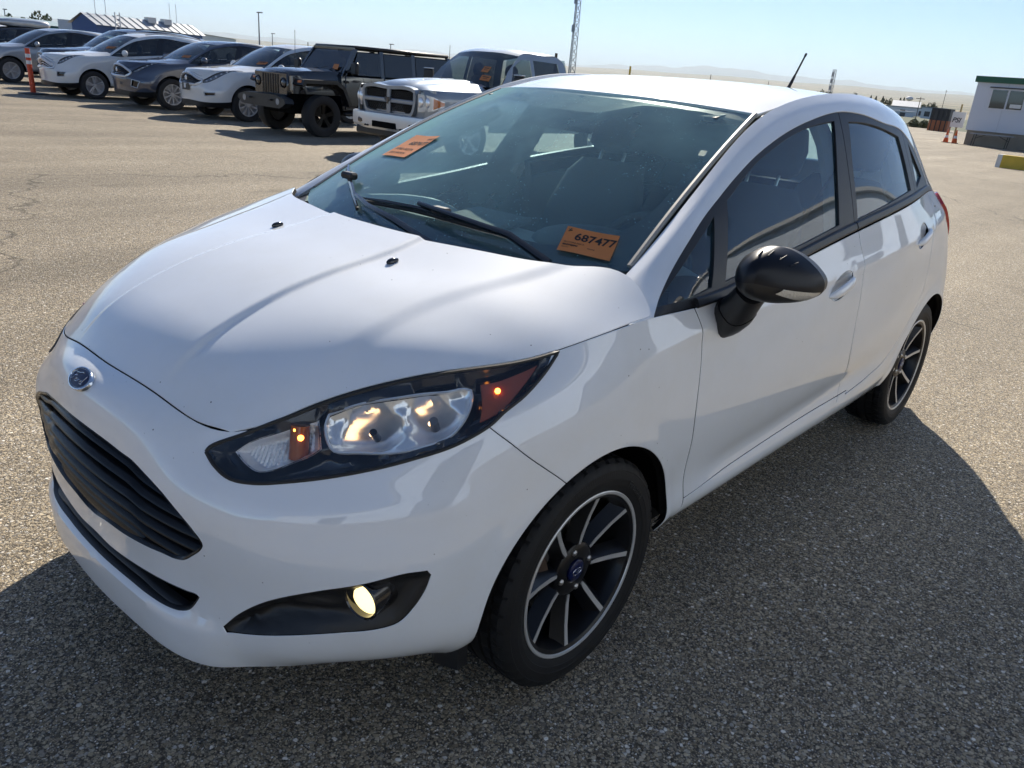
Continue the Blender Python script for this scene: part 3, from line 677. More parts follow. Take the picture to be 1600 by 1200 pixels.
# belt moulding
def ribbon(P,Q,name,m,mirror=True,parent=None):
    P=np.array(P);Q=np.array(Q);n=len(P);V=np.concatenate([P,Q]);F=[(i,i+1,n+i+1,n+i) for i in range(n-1)]
    o=obj(name,V,F,m,parent or car)
    if mirror:obj(name,*mir(V,F),m,parent or car)
    return o
def sweep(path,nrm,prof,name,m,mirror=True,parent=None):
    """profile [(a,b)] swept on a path: a across (nrm x dir), b along nrm"""
    path=np.array(path);nrm=np.array(nrm);d=np.gradient(path,axis=0);d/=np.linalg.norm(d,axis=1,keepdims=True);s=np.cross(nrm,d);s/=np.linalg.norm(s,axis=1,keepdims=True)
    k=len(prof);V=[];F=[]
    for i in range(len(path)):
        for a,b in prof:V.append(path[i]+s[i]*a+nrm[i]*b)
    for i in range(len(path)-1):
        for j in range(k):F.append((i*k+j,i*k+(j+1)%k,(i+1)*k+(j+1)%k,(i+1)*k+j))
    F+=[tuple(range(k))[::-1],tuple(range((len(path)-1)*k,len(path)*k))]
    mb=MB();mb.add(V,F);o=mb.build(name,m,parent or car,sharp=40)
    if mirror:mb.mirrored().build(name,m,parent or car,sharp=40)
    return o
u1=dl[0,0]+.03
for (a,b) in((tip+.20,bp[1,0]-.004),(bp[1,0]+.004,u1-.01)):
    uu=np.linspace(a,b,40);pth=UP.P(uu,uu*0+.014);nn=UP.N(uu,uu*0+.014)
    sweep(pth,nn,[(-.013,-.006),(.013,-.006),(.013,.003),(.008,.0075),(-.008,.0075),(-.013,.003)],'belt_moulding',M_blk)
# roof ditch and windshield seals
uu=np.linspace(0,UP.U,70);topU=UP.P(uu,uu*0+UP.V-.001)
vv=np.linspace(0,RF.V,60);edR=RF.P(vv*0+RF.U-.003,vv)
hx=topU[:,0]<-1.03
xs=np.linspace(-1.04,-2.66,50);a_=np.array([[np.interp(-x,-topU[:,0],topU[:,k]) for k in range(3)] for x in xs]);b_=np.array([[np.interp(-x,-edR[:,0],edR[:,k]) for k in range(3)] for x in xs])
ribbon(b_+[0,-.004,-.009],a_+[0,.004,-.009],'roof_ditch_moulding',M_rub)
vv=np.linspace(0,WS.V,50);edW=WS.P(vv*0+WS.U-.002,vv);xs=np.linspace(edW[0,0],edW[-1,0],50)
topI=np.array([[np.interp(-x,-topU[:,0],topU[:,k]) for k in range(3)] for x in xs]);edI=np.array([[np.interp(-x,-edW[:,0],edW[:,k]) for k in range(3)] for x in xs])
ribbon(edI+[0,-.01,-.012],topI+[0,.006,-.010],'pillar_gap',M_rub)
nn=WS.N(vv*0+WS.U-.004,vv);pth=WS.P(vv*0+WS.U-.005,vv)
sweep(pth[1:],nn[1:],[(-.0075,-.004),(.0075,-.004),(.0075,.003),(0,.006),(-.0075,.003)],'windshield_seal',M_seal)
# windshield
uv,t=triang(patch_outer(WS,.001,.03),[],[],.04);V,F=shell(WS,uv,t,flange=0);V,F=both(V,F);wind=obj('windshield',V,F,M_wind,car,sharp=180)
fi=resample(np.array([[-.01,.125],[.25,.13],[WS.U-.16,.115],[WS.U-.075,.20],[WS.U-.05,.5],[WS.U-.045,WS.V-.15],[WS.U-.12,WS.V-.055],[.30,WS.V-.045],[.25,WS.V-.05],[.14,WS.V-.14],[-.01,WS.V-.15]]),.02,corner=60)
uv,t=triang(patch_outer(WS,.0015,.03),[fi],[],.03);V,F=shell(WS,uv,t,off=-.006,flange=0);V,F=both(V,F);obj('frit_band',V,F,M_frit,wind,sharp=180)
vv=np.linspace(0,WS.U,40);hdr=WS.P(vv,vv*0+WS.V-.002);rfe=RF.P(np.linspace(0,RF.U-.003,40),vv*0+.003)
hb=MB();n=40;P=np.concatenate([hdr+[0,0,-.005],rfe+[0,0,-.006]]);V,F=both(P,[(i,n+i,n+i+1,i+1) for i in range(n-1)]);obj('header_seal',V,F,M_rub,car)
# cowl panel under the hood edge
vv=np.linspace(0,1,40);hr_e=HD.raw(vv*HD.U*.93,vv*0+HD.V);wb=WS.P(vv*WS.U,vv*0)
P=np.concatenate([hr_e+[.05,0,-.045],wb+[.01,0,-.012]]);V,F=both(P,[(i,i+1,40+i+1,40+i) for i in range(39)]);obj('cowl_panel',V,F,M_blk,car)
# hatch
hg=[[(-2.78,0,1.378),(-2.765,.2,1.362),(-2.73,.36,1.328),(-2.70,.468,1.275)],[(-2.93,0,1.19),(-2.92,.22,1.185),(-2.875,.42,1.165),(-2.80,.550,1.15)],[(-3.10,0,.985),(-3.085,.25,.99),(-3.02,.53,1.0),(-2.86,.627,1.045)]]
HT=Patch(hg,True);HT.sgn=1
rw=resample(np.array([[-.01,.07],[HT.U-.16,.07],[HT.U-.10,.30],[-.01,.30]]),.04,corner=60)
uv,t=triang(patch_outer(HT,.002,.05),[rw],[],.05);V,F=shell(HT,uv,t,centre=True);V,F=both(V,F);obj('hatch',V,F,M_paint,car)
uv,t=triang(inset(rw,-.005)*[1,1]+[0,0],[],[],.06);uv[:,0]=np.maximum(uv[:,0],0);V,F=shell(HT,uv,t,off=-.006,flange=0);V,F=both(V,F);obj('rear_window',V,F,M_side,car,sharp=180)
# tail lamps (slim, on the rear corner)
tl=resample(B.inv([(-2.74,.71,1.01),(-2.80,.70,.93),(-2.90,.70,.83),(-2.99,.65,.85),(-2.985,.60,.95),(-2.90,.62,1.02),(-2.80,.65,1.045)]),.02)
uv,t=triang(tl,[],[],.03);V,F=shell(B,uv,t,off=lambda q:.012+0*q[:,0],flange=.016);obj('tail_lamp',V,F,M_red,car);obj('tail_lamp',*mir(V,F),M_red,car)
# ------------------------------------------------------------------ grille
def vtop(u,poly,top):
    """grille boundary height at column u"""
    P=np.array(poly);n=len(P);vs=[]
    for i in range(n):
        a,b=P[i],P[(i+1)%n]
        if (a[0]-u)*(b[0]-u)<=0 and a[0]!=b[0]:vs.append(a[1]+(b[1]-a[1])*(u-a[0])/(b[0]-a[0]))
    if not vs:return None
    return max(vs) if top else min(vs)
def box_behind(poly,depth,name,m,parent,both_=True,inset_=.0,floor=True):
    """walls and floor of a recess behind an opening in the body surface"""
    p=np.array(poly);p=p[p[:,0]>-.001] if both_ else p
    sp=B.disp;B.disp=None
    A=B.P(p[:,0],p[:,1],-.003);Cc=B.P(p[:,0],p[:,1],-depth);n=len(p);V=np.concatenate([A,Cc]);rng=range(n-1) if both_ else range(n)
    F=[(i,n+i,n+(i+1)%n,(i+1)%n) for i in rng];B.disp=sp
    mb=MB();mb.add(V,F)
    if floor:
        q=np.array(poly).copy()
        if both_:q[:,0]=np.maximum(q[:,0],0)
        q=q[np.r_[True,np.linalg.norm(np.diff(q,axis=0),axis=1)>1e-6]]
        uv,t=triang(q,[],[],.04);B.disp=None;Vf,Ff=shell(B,uv,t,off=-depth,flange=0);B.disp=sp;mb.add(Vf,Ff)
    V,F=np.array(mb.v),mb.f
    if both_:V,F=both(V,F)
    return obj(name,V,F,m,parent)
grille=empty('grille',(0,0,0),0,car)
box_behind(gr_r,.075,'grille_cavity',M_liner,grille)
def bar(poly,frac,name,m,depth=.022,th=.011,parent=None,kink=.0,front=0.004):
    us=np.linspace(0,poly[:,0].max(),90);pts=[]
    for u in us:
        a,b=vtop(u,poly,True),vtop(u,poly,False)
        if a is None:continue
        # bars run parallel to the upper lip near the middle and stay horizontal towards the sides
        a0,b0=vtop(.0,poly,True),vtop(.0,poly,False);v=b0+(a0-b0)*frac+kink*sstep((u-.20)/.06)-.008*sstep((u-.2)/.2)
        if v<a-.002 and v>b+.002:pts.append((u,v))
    pts=np.array(pts);P=B.P(pts[:,0],pts[:,1],-front);N=B.N(pts[:,0],pts[:,1])
    prof=[(-th*.9,-.012),(-th,-.003),(-th*.75,0),(-th*.2,-.002),(th*.5,-.010),(th*.9,-depth),(-th*.6,-depth)]
    d=np.gradient(P,axis=0);d/=np.linalg.norm(d,axis=1,keepdims=True);up=np.cross(d,N)*-1
    up*=np.sign(up[:,2:3]);k=len(prof);V=[];F=[]
    for i in range(len(P)):
        for a,b in prof:V.append(P[i]+up[i]*a+N[i]*b)
    for i in range(len(P)-1):
        for j in range(k):F.append((i*k+j,i*k+(j+1)%k,(i+1)*k+(j+1)%k,(i+1)*k+j))
    mb=MB();mb.add(V,F);V,F=both(np.array(mb.v),mb.f);mb=MB();mb.add(V,F);return mb.build(name,m,parent,sharp=50)
def frame(poly,name,m,parent,w=.009,d=.03,off=-.001,half=True):
    p=np.array(poly);p=p[p[:,0]>=-.0005] if half else p
    if half:p=p[(p[:,0]>0)];p=np.concatenate([[[0,p[0,1]]],p,[[0,p[-1,1]]]])
    pc=np.concatenate([p,p[:1]]) if not half else p
    P=B.P(pc[:,0],pc[:,1],off);N=B.N(pc[:,0],pc[:,1]);dd=np.gradient(P,axis=0);dd/=np.linalg.norm(dd,axis=1,keepdims=True)+1e-12;s=np.cross(N,dd)
    c=P.mean(0);sg=np.sign(((c-P)*s).sum(1)).sum();s*=1 if sg>0 else -1
    prof=[(.0,-d),(0,0),(w*.4,.002),(w,-.003),(w,-d)];k=len(prof);V=[];F=[]
    for i in range(len(P)):
        for a,b in prof:V.append(P[i]+s[i]*a+N[i]*b)
    for i in range(len(P)-1):
        for j in range(k-1):F.append((i*k+j,i*k+j+1,(i+1)*k+j+1,(i+1)*k+j))
    V=np.array(V)
    if half:
        V[:5,1]=0;V[-5:,1]=0;V,F=both(V,F)
    mb=MB();mb.add(V,F);return mb.build(name,m,parent,sharp=50)
frame(gr_r,'grille_frame',M_grl,grille,.008)
for k,fr_ in enumerate((.90,.73,.56,.40,.25,.10)):bar(gr_r,fr_,'slat',M_grl,parent=grille,th=.0095 if k<5 else .017,kink=-.010)
intake=empty('lower_intake',(0,0,0),0,car)
box_behind(ik_r,.06,'intake_cavity',M_liner,intake);frame(ik_r,'intake_frame',M_blk,intake,.006,.03,-.002)
bar(ik_r,.5,'slat',M_blk,parent=intake,th=.006,kink=-.004)
# badge on the nose
bn=B.N(np.array([0.]),np.array([B.inv([(.79,0,.735)])[0,1]]))[0];bc=B.raw(np.array([0.]),np.array([B.inv([(.79,0,.735)])[0,1]]))[0]
bq=Vector(bn).to_track_quat('Z','X').to_matrix();bz=np.array(bn);by=np.array([0,1.,0]);bx=np.cross(by,bz)
def disc(c,e1,e2,n_,prof,a,b,name,m,parent,k=40):
    V=[];F=[]
    for i in range(k):
        t=2*np.pi*i/k
        for r,h in prof:V.append(np.array(c)+np.array(e1)*a*r*math.cos(t)+np.array(e2)*b*r*math.sin(t)+np.array(n_)*h)
    q=len(prof)
    for i in range(k):
        for j in range(q-1):F.append((i*q+j,i*q+j+1,((i+1)%k)*q+j+1,((i+1)%k)*q+j))
    mb=MB();mb.add(V,F);return mb.build(name,m,parent,sharp=40)
badge=empty('badge',(0,0,0),0,car)
disc(bc,by,np.cross(bz,by),bz,[(1,-.002),(1,.003),(.97,.0055),(.88,.006),(.86,.0035)],.047,.0265,'badge_rim',M_emb,badge)
disc(bc,by,np.cross(bz,by),bz,[(.87,.003),(.6,.0042),(.3,.0048),(.001,.005)],.047,.0265,'badge_field',M_blue,badge)
disc(bc,by,np.cross(bz,by),bz,[(.80,.0038),(.80,.0046),(.775,.0046),(.775,.0036)],.047,.0265,'badge_ring',M_emb,badge)
# script letters of the emblem, drawn as a fine raised line (u right as read from the front, v up; metres)
scr=[[(-30,-3),(-33,2),(-29,7),(-22,8),(-12,9),(-4,12),(3,12)],[(-19,8),(-20,1),(-23,-6),(-28,-9)],[(-26,0),(-19,1),(-13,2)],
     [(-9,-3),(-12,-6),(-11,-9),(-7,-9),(-5,-6),(-6,-3),(-9,-3)],[(-1,-3),(-2,-9)],[(-2,-5),(1,-3),(4,-3)],
     [(16,-3),(12,-3),(9,-6),(10,-9),(14,-9),(17,-6)],[(22,10),(18,-3),(17,-9),(20,-9),(23,-6)]]
mb=MB()
for L in scr:
    L=resample(np.array(L)*[.00104,.00110],.002,False)
    # as read from the front, +v up; reader's right is the car's left
    mb.tube([bc+by*a+np.cross(bz,by)*(-b if np.cross(bz,by)[2]<0 else b)+bz*.0052 for a,b in L],.0008,5)
mb.build('badge_script',M_emb,badge)
# ------------------------------------------------------------------ headlamps
def lampset(side):
    L=empty('headlight',(0,0,0),0,car);fl=(lambda V,F:(V,F)) if side>0 else mir
    sp=B.disp;B.disp=None
    uv,t=triang(lens_r,[],[],.016)
    def edge_d(q,poly):
        A=np.asarray(poly);Bq=np.roll(A,-1,0);ab=Bq-A;l2=(ab**2).sum(1)+1e-15;tt=np.clip(((q[:,None]-A)*ab).sum(2)/l2,0,1)
        return np.linalg.norm(q[:,None]-A-ab*tt[...,None],axis=2).min(1)
    V,F=shell(B,uv,t,off=.0,flange=0);obj('lens',*fl(V,F),M_lens,L,sharp=180)
    ch=resample(B.inv(T_chrome),.012,corner=50);tr=resample(B.inv(T_turnref),.012,corner=50)
    uvh,th=triang(lens_r,[inset(ch,.003),inset(tr,.003)],[],.012);V,F=shell(B,uvh,th,off=lambda q:-.003-.040*sstep((edge_d(q,lens_r)-.004)/.02)+.028*sstep((.014-np.minimum(edge_d(q,ch),edge_d(q,tr)))/.012),flange=0);obj('housing',*fl(V,F),M_gblk,L,sharp=60)
    fr_=lens_r;P=B.P(fr_[:,0],fr_[:,1],-.001);pc=np.concatenate([P,P[:1]])
    mb=MB();mb.tube(pc,.0042,6);V,F=np.array(mb.v),mb.f;obj('rim_seal',*fl(V,F),M_rub,L)
    ch=resample(B.inv(T_chrome),.012,corner=50);c1,c2=B.inv([T_pts_lamp[0],T_pts_lamp[1]])
    def bowl(q):
        e=edge_d(q,ch);o=-.014-.016*sstep(e/.012)
        for c,a,b,d in((c1,.070,.050,.050),(c2,.062,.050,.048)):
            r=np.sqrt(((q[:,0]-c[0])/a)**2+((q[:,1]-c[1])/b)**2);o=o-d*np.where(r<1,(1-r**2),0)
        return o
    uv,t=triang(ch,[],[],.007);V,F=shell(B,uv,t,off=bowl,flange=0);obj('reflector',*fl(V,F),M_chrome,L,sharp=60)
    frp=B.P(np.r_[ch[:,0],ch[0,0]],np.r_[ch[:,1],ch[0,1]],-.012);mb=MB();mb.tube(frp,.003,6);obj('reflector_edge',*fl(np.array(mb.v),mb.f),M_chrome,L)
    tr=resample(B.inv(T_turnref),.012,corner=50)
    def trf(q):
        e=edge_d(q,tr);return -.016-.018*sstep(e/.02)-.003*np.sin(q[:,0]*2*np.pi/.009)*sstep(e/.03)
    uv,t=triang(tr,[],[],.0045);V,F=shell(B,uv,t,off=trf,flange=0);obj('turn_reflector',*fl(V,F),M_chromer,L,sharp=60)
    am=resample(B.inv(T_amber),.012,corner=40)
    uv,t=triang(am,[],[],.012);V,F=shell(B,uv,t,off=-.012,flange=.01);obj('side_marker',*fl(V,F),M_amber,L)
    B.disp=sp
    # bulbs
    for c,r,m_,d in((T_pts_lamp[0],.0085,M_gblk,.038),(T_pts_lamp[1],.0095,M_steel,.034)):
        q=B.inv([c]);p=B.P(q[:,0],q[:,1],-d)[0];n=B.N(q[:,0],q[:,1])[0];mb=MB();mb.cyl(p-n*.028,p+n*.010,r,r*.9,14);obj('bulb_shield',*fl(np.array(mb.v),mb.f),m_,L)
        mb=MB();mb.ell(p-n*.020+np.array([.012,0,.010]),(.005,.005,.005),10,6);obj('bulb',*fl(np.array(mb.v),mb.f),M_bulb,L)
    q=B.inv([T_pts_lamp[2]]);p=B.P(q[:,0],q[:,1],-.024)[0];up=np.array([-.15,-.1,1.]);up/=np.linalg.norm(up)
    mb=MB();mb.cyl(p-up*.034,p+up*.034,.021,.019,18);obj('turn_lamp',*fl(np.array(mb.v),mb.f),M_amber,L)
    n=B.N(q[:,0],q[:,1])[0]
    for dz,dy,r in((.018,-.004,.0045),(.004,.008,.0065)):
        mb=MB();mb.ell(p+up*dz+n*.0175+np.array([-.5,.8,0])*dy,(r,r,r),10,6);obj('bulb',*fl(np.array(mb.v),mb.f),M_bulbA,L)
    q=B.inv([T_pts_lamp[3]]);p=B.P(q[:,0],q[:,1],-.010)[0];mb=MB();mb.ell(p,(.006,.006,.006),10,6);obj('bulb',*fl(np.array(mb.v),mb.f),M_bulbA,L)
    # fog lamp pod
    G=empty('fog_light',(0,0,0),0,car);B.disp=None
    fc=B.inv(T_foglamp)[0]
    def fogd(q):
        e=edge_d(q,fog_r);r=np.hypot((q[:,0]-fc[0])/.075,(q[:,1]-fc[1])/.055);back=sstep((fc[0]+.03-q[:,0])/.25)
        rib=.004*np.sin((q[:,1]-fc[1]-.12*(q[:,0]-fc[0]))*2*np.pi/.03)*sstep((fc[0]-.04-q[:,0])/.05)*sstep(e/.02)
        return -.004-sstep(e/.035)*(.020+.018*back)+rib
    uv,t=triang(inset(fog_r,.001),[],[],.010);V,F=shell(B,uv,t,off=fogd,flange=0);obj('fog_bezel',*fl(V,F),M_blk,G,sharp=70);B.disp=sp
    p=B.P(fc[None,0],fc[None,1],-.030)[0];ax=np.array([.95,.16,-.02]);ax/=np.linalg.norm(ax);e1=np.cross(ax,[0,0,1]);e1/=np.linalg.norm(e1);e2=np.cross(e1,ax)
    def cylax(prof,nm,m_):
        V=[];F=[];k=32;q=len(prof)
        for i in range(k):
            t=2*np.pi*i/k
            for r,h in prof:V.append(p+ax*h+r*(e1*math.cos(t)+e2*math.sin(t)))
        for i in range(k):
            for j in range(q-1):F.append((i*q+j,i*q+j+1,((i+1)%k)*q+j+1,((i+1)%k)*q+j))
        mb=MB();mb.add(V,F);mm=mb if side>0 else mb.mirrored();mm.build(nm,m_,G,sharp=40)
    cylax([(.043,-.03),(.043,.030),(.040,.033),(.037,.030),(.036,.012)],'fog_housing',M_gblk)
    cylax([(.037,.016),(.028,.022),(.014,.0245),(.0005,.025)],'fog_lens',M_fogl)
    return L
for sd_ in(1,-1):lampset(sd_)
# ------------------------------------------------------------------ door handles
for c,hp,dn in((hf_c,hf,'front_door'),(hr_c,hr,'rear_door')):
    for s_ in(1,-1):
        dd=doors[dn if s_>0 else dn+'R'];fl=(lambda V,F:(V,F)) if s_>0 else mir
        uv,t=triang(inset(hp,-.001),[],[],.008);sp=B.disp
        ra=lambda q:-.002-.034*np.maximum(0,1-(((q[:,0]-c[0])/.088)**2+((q[:,1]-c[1])/.034)**2))**.7
        V,F=shell(B,uv,t,off=ra,flange=0);obj('handle_bowl',*fl(V,F),M_paint,dd)
        us=np.linspace(-.104,.098,24);v0=c[1]-.004+.10*us;P=B.P(c[0]+us,v0,0.014-.022*(us/.10)**4);N=B.N(c[0]+us,v0)
        dr=np.gradient(P,axis=0);dr/=np.linalg.norm(dr,axis=1,keepdims=True);sx=np.cross(N,dr)
        V=[];F=[];k=12
        for i in range(24):
            w=.015*max(.15,(1-abs(us[i]/.106)**4))+.002;h=.009
            for j in range(k):
                t_=2*np.pi*j/k;V.append(P[i]+sx[i]*w*math.cos(t_)+N[i]*h*math.sin(t_))
        for i in range(23):
            for j in range(k):F.append((i*k+j,i*k+(j+1)%k,(i+1)*k+(j+1)%k,(i+1)*k+j))
        F+=[tuple(range(k))[::-1],tuple(range(23*k,24*k))]
        mb=MB();mb.add(V,F);mb=mb if s_>0 else mb.mirrored();mb.build('door_handle',M_paint,dd,sharp=60)
# ------------------------------------------------------------------ mirrors
M_glassm=mat('mirror_glass',(.7,.72,.74),.02,1.0)
M_sig=mat('mirror_signal_lens',(.66,.64,.58),.2,.25,coat=1.,bump=(160,.4))
def mirror(side):
    Mr=empty('wing_mirror',(0,0,0),0,car);A=lambda mb,nm,m_,sh=40:(mb if side>0 else mb.mirrored()).build(nm,m_,Mr if nm in('mirror_foot','foot_joint') else Hd,sharp=sh)
    Hd=empty('mirror_head',(0,0,0),0,Mr)
    if side<0:  # this one is folded back against the door
        a=R_(84);pv=np.array([-.47,-.865]);c_,s_=math.cos(-a),math.sin(-a);Hd.rotation_euler=(0,0,-a);Hd.location=(pv[0]-(c_*pv[0]-s_*pv[1]),pv[1]-(s_*pv[0]+c_*pv[1])+.03,0);Hd.location.x-=.10
    yc,zc=.948,1.010
    def outline(t):
        # egg: blunt inner end, pointed outer end
        c,s=math.cos(t),math.sin(t);y=yc+(.100*c if c>0 else .083*c);k=1-.40*max(0,c)**2;s=math.copysign(abs(s)**(.72 if c>0 else .85),s)
        z=zc+s*(.074*k if s>0 else .060*k)-.012*max(0,c)
        return y,z
    def front(r,t):
        y,z=outline(t);y=yc+(y-yc)*r;z=zc+(z-zc)*r;xr=-.435-.55*max(0,y-.93)-.10*max(0,.93-y)
        return (xr+.115*max(0,1-r**2.6)**.55*(1-.35*max(0,(y-yc)/.1)),y,z)
    n,mr=48,14
    def grid(t0,t1,nt,off=0.,r0=0.,r1=1.,rows=mr,scale=1.):
        V=[];F=[]
        for i in range(rows+1):
            r=r0+(r1-r0)*i/rows
            for k in range(nt+1):
                p=np.array(front(r,t0+(t1-t0)*k/nt));V.append(np.array([p[0]+off,yc+(p[1]-yc)*scale,zc+(p[2]-zc)*scale]))
        for i in range(rows):
            for k in range(nt):
                a=i*(nt+1)+k;F.append((a,a+1,a+nt+2,a+nt+1))
        mb=MB();mb.add(V,F);return mb
    A(grid(R_(-8),R_(188),40),'mirror_cap',M_satin,60)
    A(grid(R_(188),R_(352),36,off=-.002,scale=.99),'mirror_shell',M_blk,60)
    # shut line between cap and shell, signal lens, glass and its bezel
    A(grid(R_(-42),R_(-8),16,off=.003,r0=.50,r1=.99,rows=8,scale=1.012),'mirror_signal',M_sig,60)
    V=[front(1,2*np.pi*k/n) for k in range(n)];c=(-.46,yc,zc);mb=MB();mb.add(V+[(x-.035,yc+(y-yc)*.93,zc+(z-zc)*.93) for x,y,z in V],[(k,(k+1)%n,n+(k+1)%n,n+k) for k in range(n)]);A(mb,'mirror_bezel',M_blk,40)
    mb=MB();mb.add([(x-.03,yc+(y-yc)*.93,zc+(z-zc)*.93) for x,y,z in V],[tuple(range(n))]);A(mb,'mirror_glass',M_glassm,40)
    # four small ribs on top of the cap
    for k in range(4):
        t=R_(104-16*k);mb=MB();mb.tube([np.array(front(r,t))+np.array([.0005,0,.0012]) for r in(.80,.84,.88,.92)],.0016,5);A(mb,'cap_rib',M_satin)
    # foot: from the door skin up into the housing
    rings=[(-.500,.812,.866,.058,.052),(-.478,.845,.890,.052,.046),(-.450,.872,.920,.046,.040),(-.432,.895,.950,.046,.036),(-.42,.912,.975,.050,.036)]
    V=[];F=[];k=20
    for i,(x,y,z,a,b) in enumerate(rings):
        d=np.array(rings[min(i+1,4)][:3])-np.array(rings[max(i-1,0)][:3]);d/=np.linalg.norm(d);e1=np.array([1,0,.0]);e1-=d*(e1@d);e1/=np.linalg.norm(e1);e2=np.cross(d,e1)
        for j in range(k):
            t=2*np.pi*j/k;cx,sx=math.cos(t),math.sin(t);V.append(np.array([x,y,z])+e1*a*np.sign(cx)*abs(cx)**.75+e2*b*np.sign(sx)*abs(sx)**.75)
    for i in range(4):
        for j in range(k):F.append((i*k+j,i*k+(j+1)%k,(i+1)*k+(j+1)%k,(i+1)*k+j))
    F+=[tuple(range(k))[::-1],tuple(range(4*k,5*k))]
    mb=MB();mb.add(V,F);A(mb,'mirror_foot',M_blk,50)
    mb=MB();pl=[(np.array(V[2*k+j])*.6+np.array(V[k+j])*.4) for j in range(k)];mb.tube(pl+pl[:1],.0016,5);A(mb,'foot_joint',M_liner)
for s_ in(1,-1):mirror(s_)
# ------------------------------------------------------------------ wheels
def tyre_mat():
    m=mat('tyre_rubber',(.012,.012,.0125),.6,spec=.25,var=(14,.35));nt=m.node_tree;b=nt.nodes['Principled BSDF'];tc=nt.nodes.new('ShaderNodeTexCoord')
    sx=nt.nodes.new('ShaderNodeSeparateXYZ');nt.links.new(tc.outputs['Object'],sx.inputs[0])
    def M(op,a,b_=None,v=None):
        n=nt.nodes.new('ShaderNodeMath');n.operation=op
        for i,k in enumerate((a,b_)):
            if k is None:continue
            if isinstance(k,(int,float)):n.inputs[i].default_value=k
            else:nt.links.new(k,n.inputs[i])
        return n.outputs[0]
    x,y,z=sx.outputs;ang=M('ARCTAN2',z,x);r=M('SQRT',M('ADD',M('MULTIPLY',x,x),M('MULTIPLY',z,z)))
    # cross grooves of the tread blocks, slanted, only on the running surface and shoulder
    ph=M('ADD',M('MULTIPLY',ang,58/ (2*math.pi)),M('MULTIPLY',M('ABSOLUTE',y),9.0));fr=M('FRACT',ph)
    groove=M('LESS_THAN',M('ABSOLUTE',M('SUBTRACT',fr,.5)),.05);tread=M('GREATER_THAN',r,.288);h=M('MULTIPLY',groove,tread)
    # radial ribs of the sidewall
    fr2=M('FRACT',M('MULTIPLY',ang,200/(2*math.pi)));side=M('MULTIPLY',M('LESS_THAN',r,.272),M('GREATER_THAN',r,.262));h2=M('MULTIPLY',M('LESS_THAN',fr2,.5),side)
    hh=M('ADD',M('MULTIPLY',h,-1.0),M('MULTIPLY',h2,.12))
    bp=nt.nodes.new('ShaderNodeBump');bp.inputs['Strength'].default_value=.8;bp.inputs['Distance'].default_value=.004;nt.links.new(hh,bp.inputs['Height']);nt.links.new(bp.outputs[0],b.inputs['Normal'])
    return m
M_tyre=tyre_mat()
